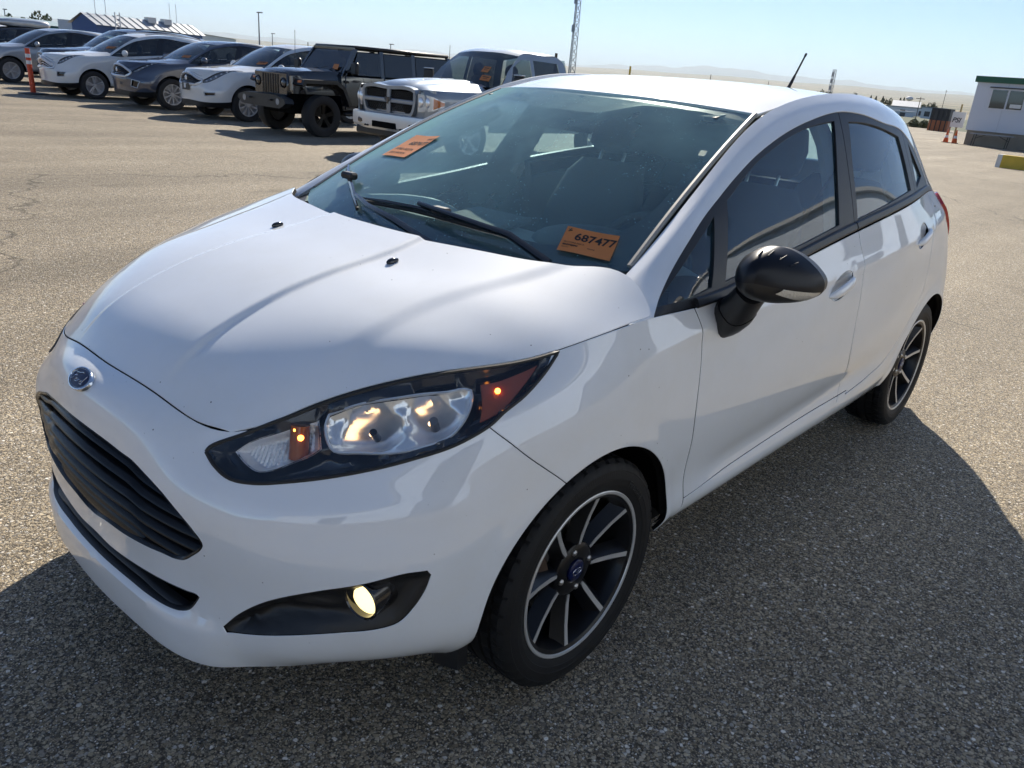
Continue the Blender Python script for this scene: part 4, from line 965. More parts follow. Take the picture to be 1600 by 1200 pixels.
def wheel_proto(sgn):
    W=empty('wheel',(0,0,0),0,car)
    pr=[(.200,.070),(.2165,.0835),(.222,.0865),(.228,.0895),(.236,.0925),(.237,.0940),(.250,.0960),(.251,.0968),(.262,.0965),(.272,.0945),(.2735,.0952),(.282,.0915),(.290,.0855),(.2955,.0760)]
    tread=[];ys=[.076,.057,.0555,.0485,.047,.026,.0245,.0165,.015,-.015,-.0165,-.0245,-.026,-.047,-.0485,-.0555,-.057,-.076]
    for y in ys:
        g=any(abs(abs(y)-c)<.0045 for c in(.052,.0205)) and any(abs(abs(y)-c)<.0002 for c in(.0555,.0485,.0245,.0165))
        tread.append(((.2905 if g else .2985)-.9*(y*y)*.25,y))
    prof=pr+tread+[(r,-y) for r,y in pr[::-1]]
    mb=MB();mb.lathe(prof,n=252);q=len(prof)
    for k in range(252):
        for j,(r_,y_) in enumerate(prof):
            # slanted cross grooves cut the shoulders into tread blocks
            if r_>.281 and abs(y_)>.027:
                kk=(k+int(round((abs(y_)-.05)*110))*(1 if y_>0 else -1))%252
                if kk%6==0:
                    x,y,z=mb.v[k*q+j];f=(r_-(.0055 if abs(y_)<.085 else .003))/r_;mb.v[k*q+j]=(x*f,y,z*f)
    ty=(mb if sgn>0 else mb.mirrored()).build('tyre',M_tyre,W,sharp=24)
    mb=MB();mb.lathe([(.2185,.0835),(.2185,.0865),(.2165,.088),(.2100,.0868),(.2085,.084),(.2080,.080)],n=96);rim=(mb if sgn>0 else mb.mirrored()).build('rim_lip',M_silver,W,sharp=30)
    mb=MB();mb.lathe([(.2085,.0845),(.2000,.080),(.190,.055),(.186,.0),(.190,-.08),(.21,-.09)],n=64);(mb if sgn>0 else mb.mirrored()).build('rim_barrel',M_rimb,W,sharp=40)
    # hub with spokes in black, machined faces as strips
    mb=MB();mb.lathe([(.0,.056),(.030,.056),(.034,.059),(.060,.058),(.070,.052),(.074,.040),(.070,.015)],n=48)
    fc=MB()
    for k in range(8):
        a=R_(36+45*k);c,s=math.cos(a),math.sin(a);rd=np.array([-c,0,s]);tg=np.array([s,0,c])
        st=[(.050,.0100,.024,.052),(.095,.0075,.024,.057),(.150,.0075,.027,.066),(.205,.0085,.034,.080)]
        V=[];F=[]
        for r,wt,wb,y in st:
            o=.10*(r-.05)**1.3*(1 if k%2 else -1)*.35
            for w,h in((-wb,y-.030),(-wt-.003,y-.004),(-wt,y),(wt,y),(wt+.003,y-.004),(wb,y-.030)):V.append(rd*r+tg*(w+o)+np.array([0,h,0]))
        n=6
        for i in range(3):
            for j in range(n):F.append((i*n+j,i*n+(j+1)%n,(i+1)*n+(j+1)%n,(i+1)*n+j))
        mb.add(V,F)
        V=[]
        for r,wt,wb,y in[(.070,.0045,0,.0556)]+st[1:]:
            o=.10*(r-.05)**1.3*(1 if k%2 else -1)*.35;q=wt*.80
            V+=[rd*r+tg*(-q+o)+np.array([0,y-.002,0]),rd*r+tg*(-q+o)+np.array([0,y+.0012,0]),rd*r+tg*(q+o)+np.array([0,y+.0012,0]),rd*r+tg*(q+o)+np.array([0,y-.002,0])]
        F=[]
        for i in range(3):
            for j in range(4):F.append((i*4+j,i*4+(j+1)%4,(i+1)*4+(j+1)%4,(i+1)*4+j))
        F+=[(0,1,2,3),(12,13,14,15)]
        f2=MB();f2.add(V,F);(f2 if sgn>0 else f2.mirrored()).build('spoke_face',M_silver,W,sharp=30)
    (mb if sgn>0 else mb.mirrored()).build('rim_spokes',M_rimb,W,sharp=35)
    mb=MB();mb.lathe([(.029,.050),(.029,.062),(.026,.0645),(.010,.066),(.0005,.0662)],n=32);cap=(mb if sgn>0 else mb.mirrored()).build('hub_cap',M_blue,W,sharp=40)
    mb=MB();t=np.linspace(0,2*np.pi,28);mb.tube([(.017*math.cos(a),.0655,.0085*math.sin(a)) for a in t],.0006,5);mb.tube([(-.010+.020*q,.0662,.003*math.sin(9*q)) for q in np.linspace(0,1,14)],.0007,5);(mb if sgn>0 else mb.mirrored()).build('cap_emblem',M_emb,cap)
    for k in range(4):
        a=R_(12+90*k);p=np.array([-.054*math.cos(a),0,.054*math.sin(a)])
        mb=MB();mb.cyl(p+[0,.040,0],p+[0,.060,0],.0095,.0085,6);mb.cyl(p+[0,.060,0],p+[0,.064,0],.0085,.004,6);(mb if sgn>0 else mb.mirrored()).build('wheel_nut',M_nut,W,sharp=30)
    mb=MB();mb.lathe([(.05,.020),(.075,.020),(.078,.012),(.128,.012),(.130,.004),(.128,-.01),(.07,-.01)],n=48);(mb if sgn>0 else mb.mirrored()).build('brake_disc',M_steel,W,sharp=35)
    mb=MB();mb.box((.108,.005,.045),(.055,.07,.12),roty(.35),.012);(mb if sgn>0 else mb.mirrored()).build('brake_caliper',mat('caliper_iron',(.09,.06,.045),.6,.6,var=(40,.5)),W)
    return W
WY=.724
wl=wheel_proto(1);wl.location=(0,WY,.298)
w2=copy_tree(wl,car);w2.location=(-2.489,WY-.006,.298);w2.rotation_euler=(0,R_(17),0)
wr=wheel_proto(-1);wr.location=(0,-WY,.298);w4=copy_tree(wr,car);w4.location=(-2.489,-WY+.006,.298)
for w in(wl,wr):w.parent=car
# tyre maker's lettering, moulded in the same rubber on the outer wall
def arc_text(s,r,a0,size,parent,m,y=.0972):
    cu=bpy.data.curves.new('t','FONT');cu.body=s;cu.size=size;cu.extrude=.0006;cu.resolution_u=2
    o=bpy.data.objects.new('t',cu);col.objects.link(o);bpy.context.view_layer.update()
    me=bpy.data.meshes.new_from_object(o.evaluated_get(bpy.context.evaluated_depsgraph_get()));bpy.data.objects.remove(o)
    for v in me.vertices:
        a=a0-v.co.x/r;rr=r+v.co.y-size*.35;v.co=(-rr*math.cos(a),y-.004*((rr-.25)/.02)**2*.3+v.co.z,rr*math.sin(a))
    return obj('tyre_lettering',me,None,m,parent)
arc_text('Firestone',.248,R_(58),.024,wl,mat('tyre_lettering_rubber',(.028,.028,.029),.5))
# wheel housings and underbody
for cx,av in((.012,archF),(-2.489,archR)):
    sp=B.disp;B.disp=None;lip_=B.P(av[1:-1,0],av[1:-1,1],-.004);B.disp=sp;lip_=lip_[2:-2]
    for s_ in(1,-1):
        mb=MB();n=len(lip_);V=[];F=[]
        for k,p in enumerate(lip_):
            a=math.atan2(p[2]-.302,p[0]-cx)
            for y,r in((None,None),(p[1]-.012,.338),(p[1]-.03,.352),(.50,.352)):
                V.append((p[0],p[1]*s_,p[2]) if y is None else (cx+r*math.cos(a),y*s_,.302+r*math.sin(a)))
        for k in range(n-1):
            for j in range(3):F.append((k*4+j,k*4+j+1,(k+1)*4+j+1,(k+1)*4+j))
        mb.add(V,F);mb.prism([(cx-.34,.27),(cx+.34,.27),(cx+.34,.66),(cx-.34,.66)],1,.49*s_,.50*s_);mb.build('wheel_liner',M_liner,car)
mb=MB();mb.box((-1.25,0,.26),(1.8,1.42,.08));mb.box((.30,0,.27),(.50,.84,.10));mb.box((-2.6,0,.30),(1.0,1.2,.16));mb.build('underbody',M_liner,car)
mb=MB();mb.box((.22,0,.54),(.58,.94,.44),None,.02);mb.box((-.12,0,.60),(.20,1.30,.50),None,.02);mb.build('engine',M_liner,car)  # unseen dark blocks added in the engine bay to stop sunlight leaking through
mb=MB();mb.prism([(.33,.62),(.365,.68),(.345,.735),(.315,.735)],2,.165,.26);mb2=mb.mirrored();mb.build('splash_guard',M_blk,car);mb2.build('splash_guard',M_blk,car)
# ------------------------------------------------------------------ washer nozzles, wipers, aerial
for s_ in(1,-1):
    hz=HD.inv([(.15,.248,.961)])[0];p=HD.P(np.array([hz[0]]),np.array([hz[1]]))[0]*[1,s_,1]
    mb=MB();mb.ell(p+[0,0,.003],(.017,.0085,.0085),14,8,roty(.12));mb.box(p+[-.012,0,.006],(.012,.014,.008),None,.003);mb.build('washer_nozzle',M_gblk,car)
def wsp(y,v,off):
    """point on the windshield at lateral y and height fraction v"""
    us=np.linspace(0,WS.U,60);P=WS.P(us,us*0+v);u=np.interp(abs(y),P[:,1],us);p=WS.P(np.array([u]),np.array([v]),off)[0];return p*[1,1 if y>=0 else -1,1]
def wiper(arm,blade,name):
    Wp=empty('wiper',(0,0,0),0,car)
    A=[wsp(y,v,o) for y,v,o in arm];mb=MB();mb.tube(A,[.011,.010,.008,.007][:len(A)],8);mb.build('wiper_arm',M_gblk,Wp)
    mb=MB();mb.cyl(A[0]-[0,0,.05],A[0]-[0,0,.004],.013,.011,14);mb.build('wiper_pivot',M_blk,Wp)
    Bp=[wsp(y,v,.008) for y,v in blade];mb=MB();mb.tube(Bp,.0055,6);mb.build('wiper_blade',M_rub,Wp)
    mb=MB();mb.tube([p+np.array([0,0,.010]) for p in Bp],[.003]+[.0075]*(len(Bp)-2)+[.003],6);mb.build('blade_spine',M_gblk,Wp)
    k=len(Bp)//2;mb=MB();mb.box(Bp[k]+np.array([0,0,.018]),(.03,.06,.022),None,.006);mb.build('blade_clip',M_blk,Wp)
wiper([(.50,.015,.012),(.37,.075,.033),(.20,.105,.038),(.04,.13,.034)],[(-.22,.105),(-.10,.118),(.02,.125),(.12,.122),(.24,.112),(.34,.10)],'driver')
wiper([(.20,.010,.012),(.02,.048,.036),(-.12,.072,.036),(-.23,.10,.030)],[(-.20,.07),(-.26,.098),(-.34,.13),(-.42,.155),(-.50,.175),(-.56,.19)],'passenger')
mb=MB();mb.ell((-2.42,0,1.432),(.035,.022,.016),14,8);a0=np.array([-2.42,0,1.44]);dv=np.array([-.62,.0,.785]);mb.tube([a0,a0+dv*.03,a0+dv*.09],[.011,.008,.006],10);mb.tube([a0+dv*.08,a0+dv*.14,a0+dv*.215],[.0048,.0044,.0040],8);mb.tube([a0+dv*.205,a0+dv*.22],.0055,8);mb.build('roof_aerial',M_blk,car)
# ------------------------------------------------------------------ cabin
cab=empty('cabin',(0,0,0),0,car)
def seat(x,y,w=.50,front=True):
    S=empty('seat',(0,0,0),0,cab)
    def cushion(secs,name):
        V=[];F=[];k=16
        for c,e1,e2,a,b in secs:
            for j in range(k):
                t=2*np.pi*j/k;cx,sx=math.cos(t),math.sin(t);V.append(np.array(c)+np.array(e1)*a*np.sign(cx)*abs(cx)**.6+np.array(e2)*b*np.sign(sx)*abs(sx)**.6)
        for i in range(len(secs)-1):
            for j in range(k):F.append((i*k+j,i*k+(j+1)%k,(i+1)*k+(j+1)%k,(i+1)*k+j))
        F+=[tuple(range(k))[::-1],tuple(range((len(secs)-1)*k,len(secs)*k))]
        mb=MB();mb.add(V,F);mb.build(name,M_seat,S,sharp=60)
    Y=[0,1,0]
    cushion([((x+.30,y,.50),Y,[0,0,1],w*.42,.05),((x+.26,y,.53),Y,[0,0,1],w*.49,.08),((x,y,.50),Y,[0,0,1],w*.5,.09),((x-.22,y,.48),Y,[0,0,1],w*.48,.08)],'seat_cushion')
    rk=-.42;nx=np.array([math.cos(.42),0,math.sin(.42)])
    def bk(h):return (x-.20-h*math.sin(.40),y,.52+h*math.cos(.40))
    cushion([(bk(0),Y,nx,w*.46,.07),(bk(.15),Y,nx,w*.5,.075),(bk(.40),Y,nx,w*.48,.06),(bk(.55),Y,nx,w*.40,.05),(bk(.62),Y,nx,w*.30,.03)],'seat_back')
    cushion([(bk(.67),Y,nx,w*.20,.03),(bk(.69),Y,nx,w*.255,.045),(bk(.78),Y,nx,w*.265,.05),(bk(.85),Y,nx,w*.22,.04),(bk(.87),Y,nx,w*.15,.02)],'headrest')
    for s_ in(-1,1):
        mb=MB();mb.cyl(np.array(bk(.58))+[0,s_*.06,0],np.array(bk(.72))+[0,s_*.06,0],.007,n=8);mb.build('headrest_post',M_nut,S)
seat(-1.12,.35);seat(-1.12,-.35)
seat(-1.98,.36,.52);seat(-1.98,-.36,.52)
# dashboard: a swept top with an instrument hood and a centre stack
DB=Patch([[(-.05,0,.915),(-.06,.25,.915),(-.12,.45,.92),(-.22,.66,.93)],[(-.25,0,.965),(-.26,.25,.96),(-.30,.45,.96),(-.34,.68,.95)],[(-.45,0,.975),(-.46,.22,.97),(-.52,.42,.985),(-.48,.70,.955)],[(-.56,0,.94),(-.58,.22,.94),(-.64,.40,.955),(-.58,.71,.92)],[(-.58,0,.78),(-.60,.22,.80),(-.62,.40,.83),(-.60,.71,.80)],[(-.52,0,.55),(-.54,.22,.60),(-.55,.40,.62),(-.55,.71,.6)]],True);DB.sgn=1
uv,t=triang(patch_outer(DB,.001,.05),[],[],.05);V,F=shell(DB,uv,t,flange=0);V,F=both(V,F);obj('dashboard',V,F,M_dash,cab,sharp=180)
mb=MB();mb.ell((-.50,.36,.965),(.16,.19,.055),20,10);mb.build('instrument_hood',M_int,cab)
mb=MB();mb.box((-.42,0,.985),(.20,.24,.02),roty(.1),.008);mb.build('centre_speaker',M_int,cab)
mb=MB()
for y in(-.58,.58):mb.ell((-.36,y,.955),(.07,.09,.02),16,8)
mb.build('air_vent',M_int,cab)
mb=MB();t=np.linspace(0,2*np.pi,41);cs=np.array([-.74,.36,.86]);e1=np.array([0,1,0]);e2=np.array([-.42,0,.91]);mb.tube([cs+.185*(e1*math.cos(a)+e2*math.sin(a)) for a in t],.015,10)
mb.ell(cs,(.03,.075,.06),14,8)
for a in(R_(0),R_(180),R_(270)):mb.tube([cs+.05*(e1*math.cos(a)+e2*math.sin(a)),cs+.18*(e1*math.cos(a)+e2*math.sin(a))],.012,8)
mb.build('steering_wheel',M_int,cab)
# floor tub, door cards, rear shelf, pillars
mb=MB();mb.box((-1.45,0,.30),(2.2,1.36,.05));mb.box((-2.42,0,.93),(.50,1.15,.03));mb.box((-2.60,0,.6),(.05,1.3,.6));mb.box((-.45,0,.45),(.06,1.3,.9));mb.build('cabin_floor',M_int,cab)
for s_ in(1,-1):
    mb=MB();mb.prism([(-.50,.35),(-2.45,.35),(-2.45,1.03),(-1.9,1.02),(-1.4,.975),(-.8,.91),(-.42,.88)],1,.735,.755)
    (mb if s_>0 else mb.mirrored()).build('door_card',M_int,cab)
    bpth=[(-1.37,.735,1.00),(-1.40,.685,1.14),(-1.43,.615,1.28),(-1.44,.565,1.345)];mb=MB();mb.tube(bpth,[.036,.034,.032,.03],8);(mb if s_>0 else mb.mirrored()).build('pillar_trim',M_pil,cab)
    ap=[(-.33,.655,.955),(-.58,.598,1.085),(-.82,.552,1.195),(-1.00,.515,1.275)];mb=MB();mb.tube(ap,.024,8);(mb if s_>0 else mb.mirrored()).build('pillar_trim',M_int,cab)
    cp=[(-2.42,.60,1.06),(-2.52,.52,1.15),(-2.60,.44,1.23)];mb=MB();mb.tube(cp,[.06,.05,.04],8);(mb if s_>0 else mb.mirrored()).build('pillar_trim',M_pil,cab)
    bl=[(-1.40,.70,1.22),(-1.36,.62,1.0),(-1.28,.56,.62)];mb=MB()
    P=np.array(bl);mb.add(np.concatenate([P+[0,0,0],P+[.04,.0,.0]]),[(0,1,4,3),(1,2,5,4)]);(mb if s_>0 else mb.mirrored()).build('seat_belt',M_seat,cab)
mb=MB();mb.box((-.80,0,1.285),(.03,.22,.065),roty(-.25),.012);mb.cyl((-.80,0,1.30),(-.86,0,1.36),.010,n=8);mb.build('rear_view_mirror',M_int,cab)
for s_ in(1,-1):
    mb=MB();mb.box((-.98,.30*s_,1.345),(.16,.36,.014),roty(.18),.006);mb.build('sun_visor',M_int,cab)
# ------------------------------------------------------------------ number cards behind the windshield
def card(corners,name,label,digits,dsize,dpos,mirrored=False,group=None):
    """flat sheet lying just behind the glass; corners TL,TR,BR,BL as seen from outside"""
    P=[np.array(p,float) for p in corners];o=np.array(P[3]);ex=(P[2]-P[3]);ey=(P[0]-P[3]);W_=np.linalg.norm(ex);H_=np.linalg.norm(ey);ex/=W_;ey-=ex*(ey@ex);ey/=np.linalg.norm(ey);ez=np.cross(ex,ey)
    r=empty(name,(0,0,0));tag(r,label,'paper card',group)
    V=[];F=[];nx,ny=12,8
    for j in range(ny+1):
        for i in range(nx+1):
            a,b=i/nx,j/ny;V.append(o+ex*W_*a+ey*H_*b+ez*(.0015*math.sin(5*a+2*b)+.003*(b**3)))
    for j in range(ny):
        for i in range(nx):
            q=j*(nx+1)+i;F.append((q,q+1,q+nx+2,q+nx+1))
    obj('paper_sheet',V,F,M_orange,r)
    def txt(s,x,y,size,bold=0.,nm='print'):
        cu=bpy.data.curves.new('t','FONT');cu.body=s;cu.size=size;cu.extrude=.0001;cu.offset=bold;cu.resolution_u=3
        t_=bpy.data.objects.new('t',cu);col.objects.link(t_);bpy.context.view_layer.update()
        me=bpy.data.meshes.new_from_object(t_.evaluated_get(bpy.context.evaluated_depsgraph_get()));bpy.data.objects.remove(t_)
        for v in me.vertices:
            a,b=x+v.co.x,y+v.co.y;v.co=o+ex*a+ey*b+ez*(.0015*math.sin(5*a/W_+2*b/H_)+.003*((b/H_)**3)+.0007+v.co.z)
        obj(nm,me,None,M_ink,r)
    return r,txt,W_,H_,o,ex,ey,ez
r,txt,W_,H_,o,ex,ey,ez=card([np.array(p)+[.003,0,.008] for p in T_card],'number_card','orange paper card printed 687477 lying at the driver-side foot of the windshield',0,0,0)
txt('687477',W_*.21,H_*.52,H_*.40,.0008,'card_number')
txt('2015 FORD FIESTA',W_*.05,H_*.36,H_*.075);txt('3FADP4EJ2FM',W_*.05,H_*.25,H_*.075,.0003);txt('WHITE',W_*.52,H_*.25,H_*.07);txt('HATCH',W_*.05,H_*.15,H_*.06)
mb=MB();mb.tube([o+ex*W_*.05+ey*H_*.90+ez*.004,o+ex*W_*.085+ey*H_*.84+ez*.004,o+ex*W_*.12+ey*H_*.86+ez*.004],.0014,5);mb.tube([o+ex*W_*.09+ey*H_*.93+ez*.004,o+ex*W_*.06+ey*H_*.80+ez*.004],.0014,5);mb.build('card_mark',M_ink,r)
r2,txt,W_,H_,o,ex,ey,ez=card([np.array(p)+[.002,0,.006] for p in((-.526,-.520,1.167),(-.476,-.357,1.183),(-.359,-.309,1.133),(-.395,-.466,1.119))],'number_card','orange paper card high on the passenger side of the windshield',0,0,0)
txt('687477',W_*.30,H_*.55,H_*.24,.0002,'card_number');txt('FORD FIESTA',W_*.12,H_*.30,H_*.13);txt('2015 HATCH',W_*.12,H_*.12,H_*.12);txt('WHITE',W_*.70,H_*.80,H_*.11)
# ------------------------------------------------------------------ ground
def gz(x,y):
    return -.008*max(0.,-x-3.)
def asphalt():
    m=bpy.data.materials.new('chip_seal_asphalt');m.use_nodes=True;nt=m.node_tree;b=nt.nodes['Principled BSDF'];tc=nt.nodes.new('ShaderNodeTexCoord')
    def N(t,**k):
        n=nt.nodes.new(t)
        for a,v in k.items():
            if a in n.inputs:n.inputs[a].default_value=v
            else:setattr(n,a,v)
        return n
    L=nt.links.new
    def ramp(src,stops):
        cr=nt.nodes.new('ShaderNodeValToRGB');L(src,cr.inputs[0]);e=cr.color_ramp.elements;e[0].position=stops[0][0];e[0].color=(*stops[0][1],1);e[1].position=stops[-1][0];e[1].color=(*stops[-1][1],1)
        for p,c in stops[1:-1]:
            k=e.new(p);k.color=(*c,1)
        return cr.outputs[0]
    # two sizes of rolled stone chips in dark binder, warped so they are not round cells
    wn_=N('ShaderNodeTexNoise',Scale=55.,Detail=3.);L(tc.outputs['Object'],wn_.inputs[0])
    ws_=N('ShaderNodeVectorMath',operation='SCALE');ws_.inputs['Scale'].default_value=.010;L(wn_.outputs['Color'],ws_.inputs[0]);wa=N('ShaderNodeVectorMath',operation='ADD');L(tc.outputs['Object'],wa.inputs[0]);L(ws_.outputs[0],wa.inputs[1])
    vo=N('ShaderNodeTexVoronoi',Scale=92.,Randomness=1.);L(wa.outputs[0],vo.inputs[0]);v2=N('ShaderNodeTexVoronoi',Scale=215.,Randomness=1.);L(wa.outputs[0],v2.inputs[0])
    st=[(0,(.060,.048,.034)),(.18,(.275,.215,.138)),(.36,(.42,.338,.225)),(.52,(.18,.15,.112)),(.66,(.55,.445,.295)),(.80,(.42,.367,.288)),(.90,(.088,.075,.062)),(1,(.86,.80,.70))]
    sx=N('ShaderNodeSeparateColor');L(vo.outputs['Color'],sx.inputs[0]);sy=N('ShaderNodeSeparateColor');L(v2.outputs['Color'],sy.inputs[0])
    c1=ramp(sx.outputs[0],st);c2=ramp(sy.outputs[0],st)
    gap=N('ShaderNodeMapRange');gap.inputs[1].default_value=.38;gap.inputs[2].default_value=.60;L(vo.outputs['Distance'],gap.inputs[0])
    g2=N('ShaderNodeMapRange');g2.inputs[1].default_value=.42;g2.inputs[2].default_value=.62;g2.inputs[4].default_value=.75;L(v2.outputs['Distance'],g2.inputs[0])
    fine=N('ShaderNodeMix',data_type='RGBA');L(g2.outputs[0],fine.inputs['Factor']);L(c2,fine.inputs['A']);fine.inputs['B'].default_value=(.028,.025,.022,1)
    # only some of the large cells carry a large chip; elsewhere small chips show
    has=N('ShaderNodeMath',operation='GREATER_THAN');L(sx.outputs[1],has.inputs[0]);has.inputs[1].default_value=.42
    inv=N('ShaderNodeMath',operation='SUBTRACT');inv.inputs[0].default_value=1;L(gap.outputs[0],inv.inputs[1]);big_=N('ShaderNodeMath',operation='MULTIPLY');L(inv.outputs[0],big_.inputs[0]);L(has.outputs[0],big_.inputs[1])
    mx=N('ShaderNodeMix',data_type='RGBA');L(big_.outputs[0],mx.inputs['Factor']);L(fine.outputs['Result'],mx.inputs['A']);L(c1,mx.inputs['B'])
    # worn, stained and patched areas, faint wheel tracks, thin cracks
    big=N('ShaderNodeTexNoise',Scale=.35,Detail=8.,Roughness=.62);L(tc.outputs['Object'],big.inputs[0])
    mr=N('ShaderNodeMapRange');mr.inputs[1].default_value=.3;mr.inputs[2].default_value=.72;mr.inputs[3].default_value=1.0;mr.inputs[4].default_value=1.30;L(big.outputs[0],mr.inputs[0])
    mp=N('ShaderNodeMapping');mp.inputs['Scale'].default_value=(.05,.9,1);mp.inputs['Rotation'].default_value=(0,0,1.2);L(tc.outputs['Object'],mp.inputs[0]);trk=N('ShaderNodeTexNoise',Scale=1.,Detail=4.);L(mp.outputs[0],trk.inputs[0])
    mt=N('ShaderNodeMapRange');mt.inputs[1].default_value=.35;mt.inputs[2].default_value=.7;mt.inputs[3].default_value=.80;mt.inputs[4].default_value=1.16;L(trk.outputs[0],mt.inputs[0])
    oil=N('ShaderNodeTexNoise',Scale=.9,Detail=3.);L(tc.outputs['Object'],oil.inputs[0]);mo=N('ShaderNodeMapRange');mo.inputs[1].default_value=.62;mo.inputs[2].default_value=.76;mo.inputs[3].default_value=1;mo.inputs[4].default_value=.72;L(oil.outputs[0],mo.inputs[0])
    ck=N('ShaderNodeTexVoronoi',Scale=.085,feature='DISTANCE_TO_EDGE');wn2=N('ShaderNodeTexNoise',Scale=1.3,Detail=5.);L(tc.outputs['Object'],wn2.inputs[0]);w2=N('ShaderNodeVectorMath',operation='SCALE');w2.inputs['Scale'].default_value=.9;L(wn2.outputs['Color'],w2.inputs[0]);w3=N('ShaderNodeVectorMath',operation='ADD');of_=N('ShaderNodeVectorMath',operation='ADD');of_.inputs[1].default_value=(7.3,3.1,0);L(tc.outputs['Object'],of_.inputs[0]);L(of_.outputs[0],w3.inputs[0]);L(w2.outputs[0],w3.inputs[1]);L(w3.outputs[0],ck.inputs[0])
    mc=N('ShaderNodeMapRange');mc.inputs[1].default_value=.0006;mc.inputs[2].default_value=.0018;mc.inputs[3].default_value=.55;mc.inputs[4].default_value=1.;L(ck.outputs['Distance'],mc.inputs[0])
    def mulv(a,b_):
        n=N('ShaderNodeMath',operation='MULTIPLY');L(a,n.inputs[0]);L(b_,n.inputs[1]);return n.outputs[0]
    tot=mulv(mulv(mr.outputs[0],mt.outputs[0]),mulv(mo.outputs[0],mc.outputs[0]))
    mul=N('ShaderNodeMix',data_type='RGBA',blend_type='MULTIPLY');mul.inputs['Factor'].default_value=1;L(mx.outputs['Result'],mul.inputs['A']);L(tot,mul.inputs['B'])
    # a faded streak of red marking paint near the front wheel
    L(mul.outputs['Result'],b.inputs['Base Color']);b.inputs['Roughness'].default_value=.8;b.inputs['Specular IOR Level'].default_value=.3
    hb=N('ShaderNodeMath',operation='MULTIPLY_ADD');L(big_.outputs[0],hb.inputs[0]);hb.inputs[1].default_value=1.;L(v2.outputs['Distance'],hb.inputs[2])
    bp=N('ShaderNodeBump');bp.inputs['Strength'].default_value=.6;bp.inputs['Distance'].default_value=.004;L(hb.outputs[0],bp.inputs['Height']);L(bp.outputs[0],b.inputs['Normal'])
    return m
M_asph=asphalt()
xs=np.concatenate([np.linspace(-132,-20,36),np.linspace(-16,16,17),np.linspace(20,60,9)]);ys=np.concatenate([np.linspace(-160,-24,35),np.linspace(-20,20,21),np.linspace(24,60,10)])
V=[(x,y,gz(x,y)) for y in ys for x in xs];n=len(xs);F=[(j*n+i,j*n+i+1,(j+1)*n+i+1,(j+1)*n+i) for j in range(len(ys)-1) for i in range(n-1)]
tag(obj('parking_lot_ground',V,F,M_asph),kind='structure')
# ------------------------------------------------------------------ other vehicles: shared pieces
M_glassd=glass_mat('tinted_car_glass',(.34,.42,.45),dust=.02)
M_glassp=glass_mat('privacy_glass',(.07,.08,.09),dust=.01)
M_trimc=mat('bright_chrome',(.74,.75,.76),.22,.35)
M_lampc=mat('lamp_internal_grey',(.72,.74,.77),.2,.4,coat=1.)
M_lampd=mat('lamp_internal_dark',(.05,.055,.065),.15,.3,coat=1.)
M_lamph=mat('lamp_housing_grey',(.34,.36,.39),.25,.3)
M_ambr=mat('amber_marker',(.62,.16,.02),.3,coat=1.)
M_alloy=mat('silver_alloy_rim',(.58,.58,.59),.32,.45)
M_tyre2=mat('parked_tyre_rubber',(.018,.018,.019),.7)
PW=paint_mat('pearl_white_paint',(.74,.74,.72),rough=.5);PB=paint_mat('slate_blue_paint',(.045,.055,.085),rough=.4,metal=.3);PK=paint_mat('black_paint',(.008,.010,.014),rough=.4)
PS=paint_mat('silver_paint',(.25,.29,.33),rough=.45,metal=.5);PD=paint_mat('dark_navy_paint',(.018,.024,.045),rough=.4,metal=.2);PG=paint_mat('silver_grey_paint',(.42,.43,.44),rough=.4,metal=.5)
def bg_wheel(parent,x,y,r,style,w=.23,rimr=None,rimm=None):
    s=1 if y>0 else -1;W=empty('wheel',(x,y,r),0,parent);rr=rimr or r*.66;h=w/2
    mb=MB();mb.lathe([(rr*.96,h*.72),(rr,h*.86),(rr*1.06,h*.93),((r+rr)/2,h),(r*.955,h*.93),(r*.99,h*.70),(r,h*.3),(r,-h*.3),(r*.99,-h*.7),(r*.955,-h*.93),((r+rr)/2,-h),(rr,-h*.8)],n=40);(mb if s>0 else mb.mirrored()).build('tyre',M_tyre2,W,sharp=50)
    mb=MB();mb.lathe([(rr*1.0,h*.88),(rr*.93,h*.86),(rr*.9,h*.6),(rr*.88,-h*.6)],n=40);mb.lathe([(rr*.9,-h*.25),(.05,-h*.2)],n=24);(mb if s>0 else mb.mirrored()).build('rim_barrel',M_rimb if style[2] else M_alloy,W,sharp=40)
    n,wd,dark,split=style;mb=MB()
    mb.lathe([(.0005,h*.70),(rr*.20,h*.68),(rr*.24,h*.5),(rr*.22,h*.2)],n=20)
    for k in range(n):
        for q in((-split,split) if split else (0,)):
            a=2*np.pi*k/n+.3;c_,s_=math.cos(a),math.sin(a);rd=np.array([c_,0,s_]);tg=np.array([-s_,0,c_])
            A=rd*rr*.15+tg*q*.25*rr;Bq=rd*rr*.95+tg*q*rr
            V=[]
            for p,hh,ww in((A,h*.66,wd*.9),(Bq,h*.82,wd)):
                for sg,dz in((-1,-.03),(-.8,0),(.8,0),(1,-.03)):V.append(p+tg*sg*ww*rr+np.array([0,hh+dz,0]))
            mb.add(V,[(0,1,5,4),(1,2,6,5),(2,3,7,6)])
    (mb if s>0 else mb.mirrored()).build('rim_spokes',rimm or M_alloy,W,sharp=35)
    return W
def tube_on(patch,uv,off,r,n=6,closed=True):
    uv=np.asarray(uv);uv=uv[np.r_[True,np.linalg.norm(np.diff(uv,axis=0),axis=1)>2e-3]];P=patch.P(uv[:,0],uv[:,1],off)
    if closed:P=np.concatenate([P,P[:1]])
    mb=MB();mb.tube(P,r,n);return mb
HREF=dict(B=bsurf(),H=HD,W=WS,U=UP,R=RF)
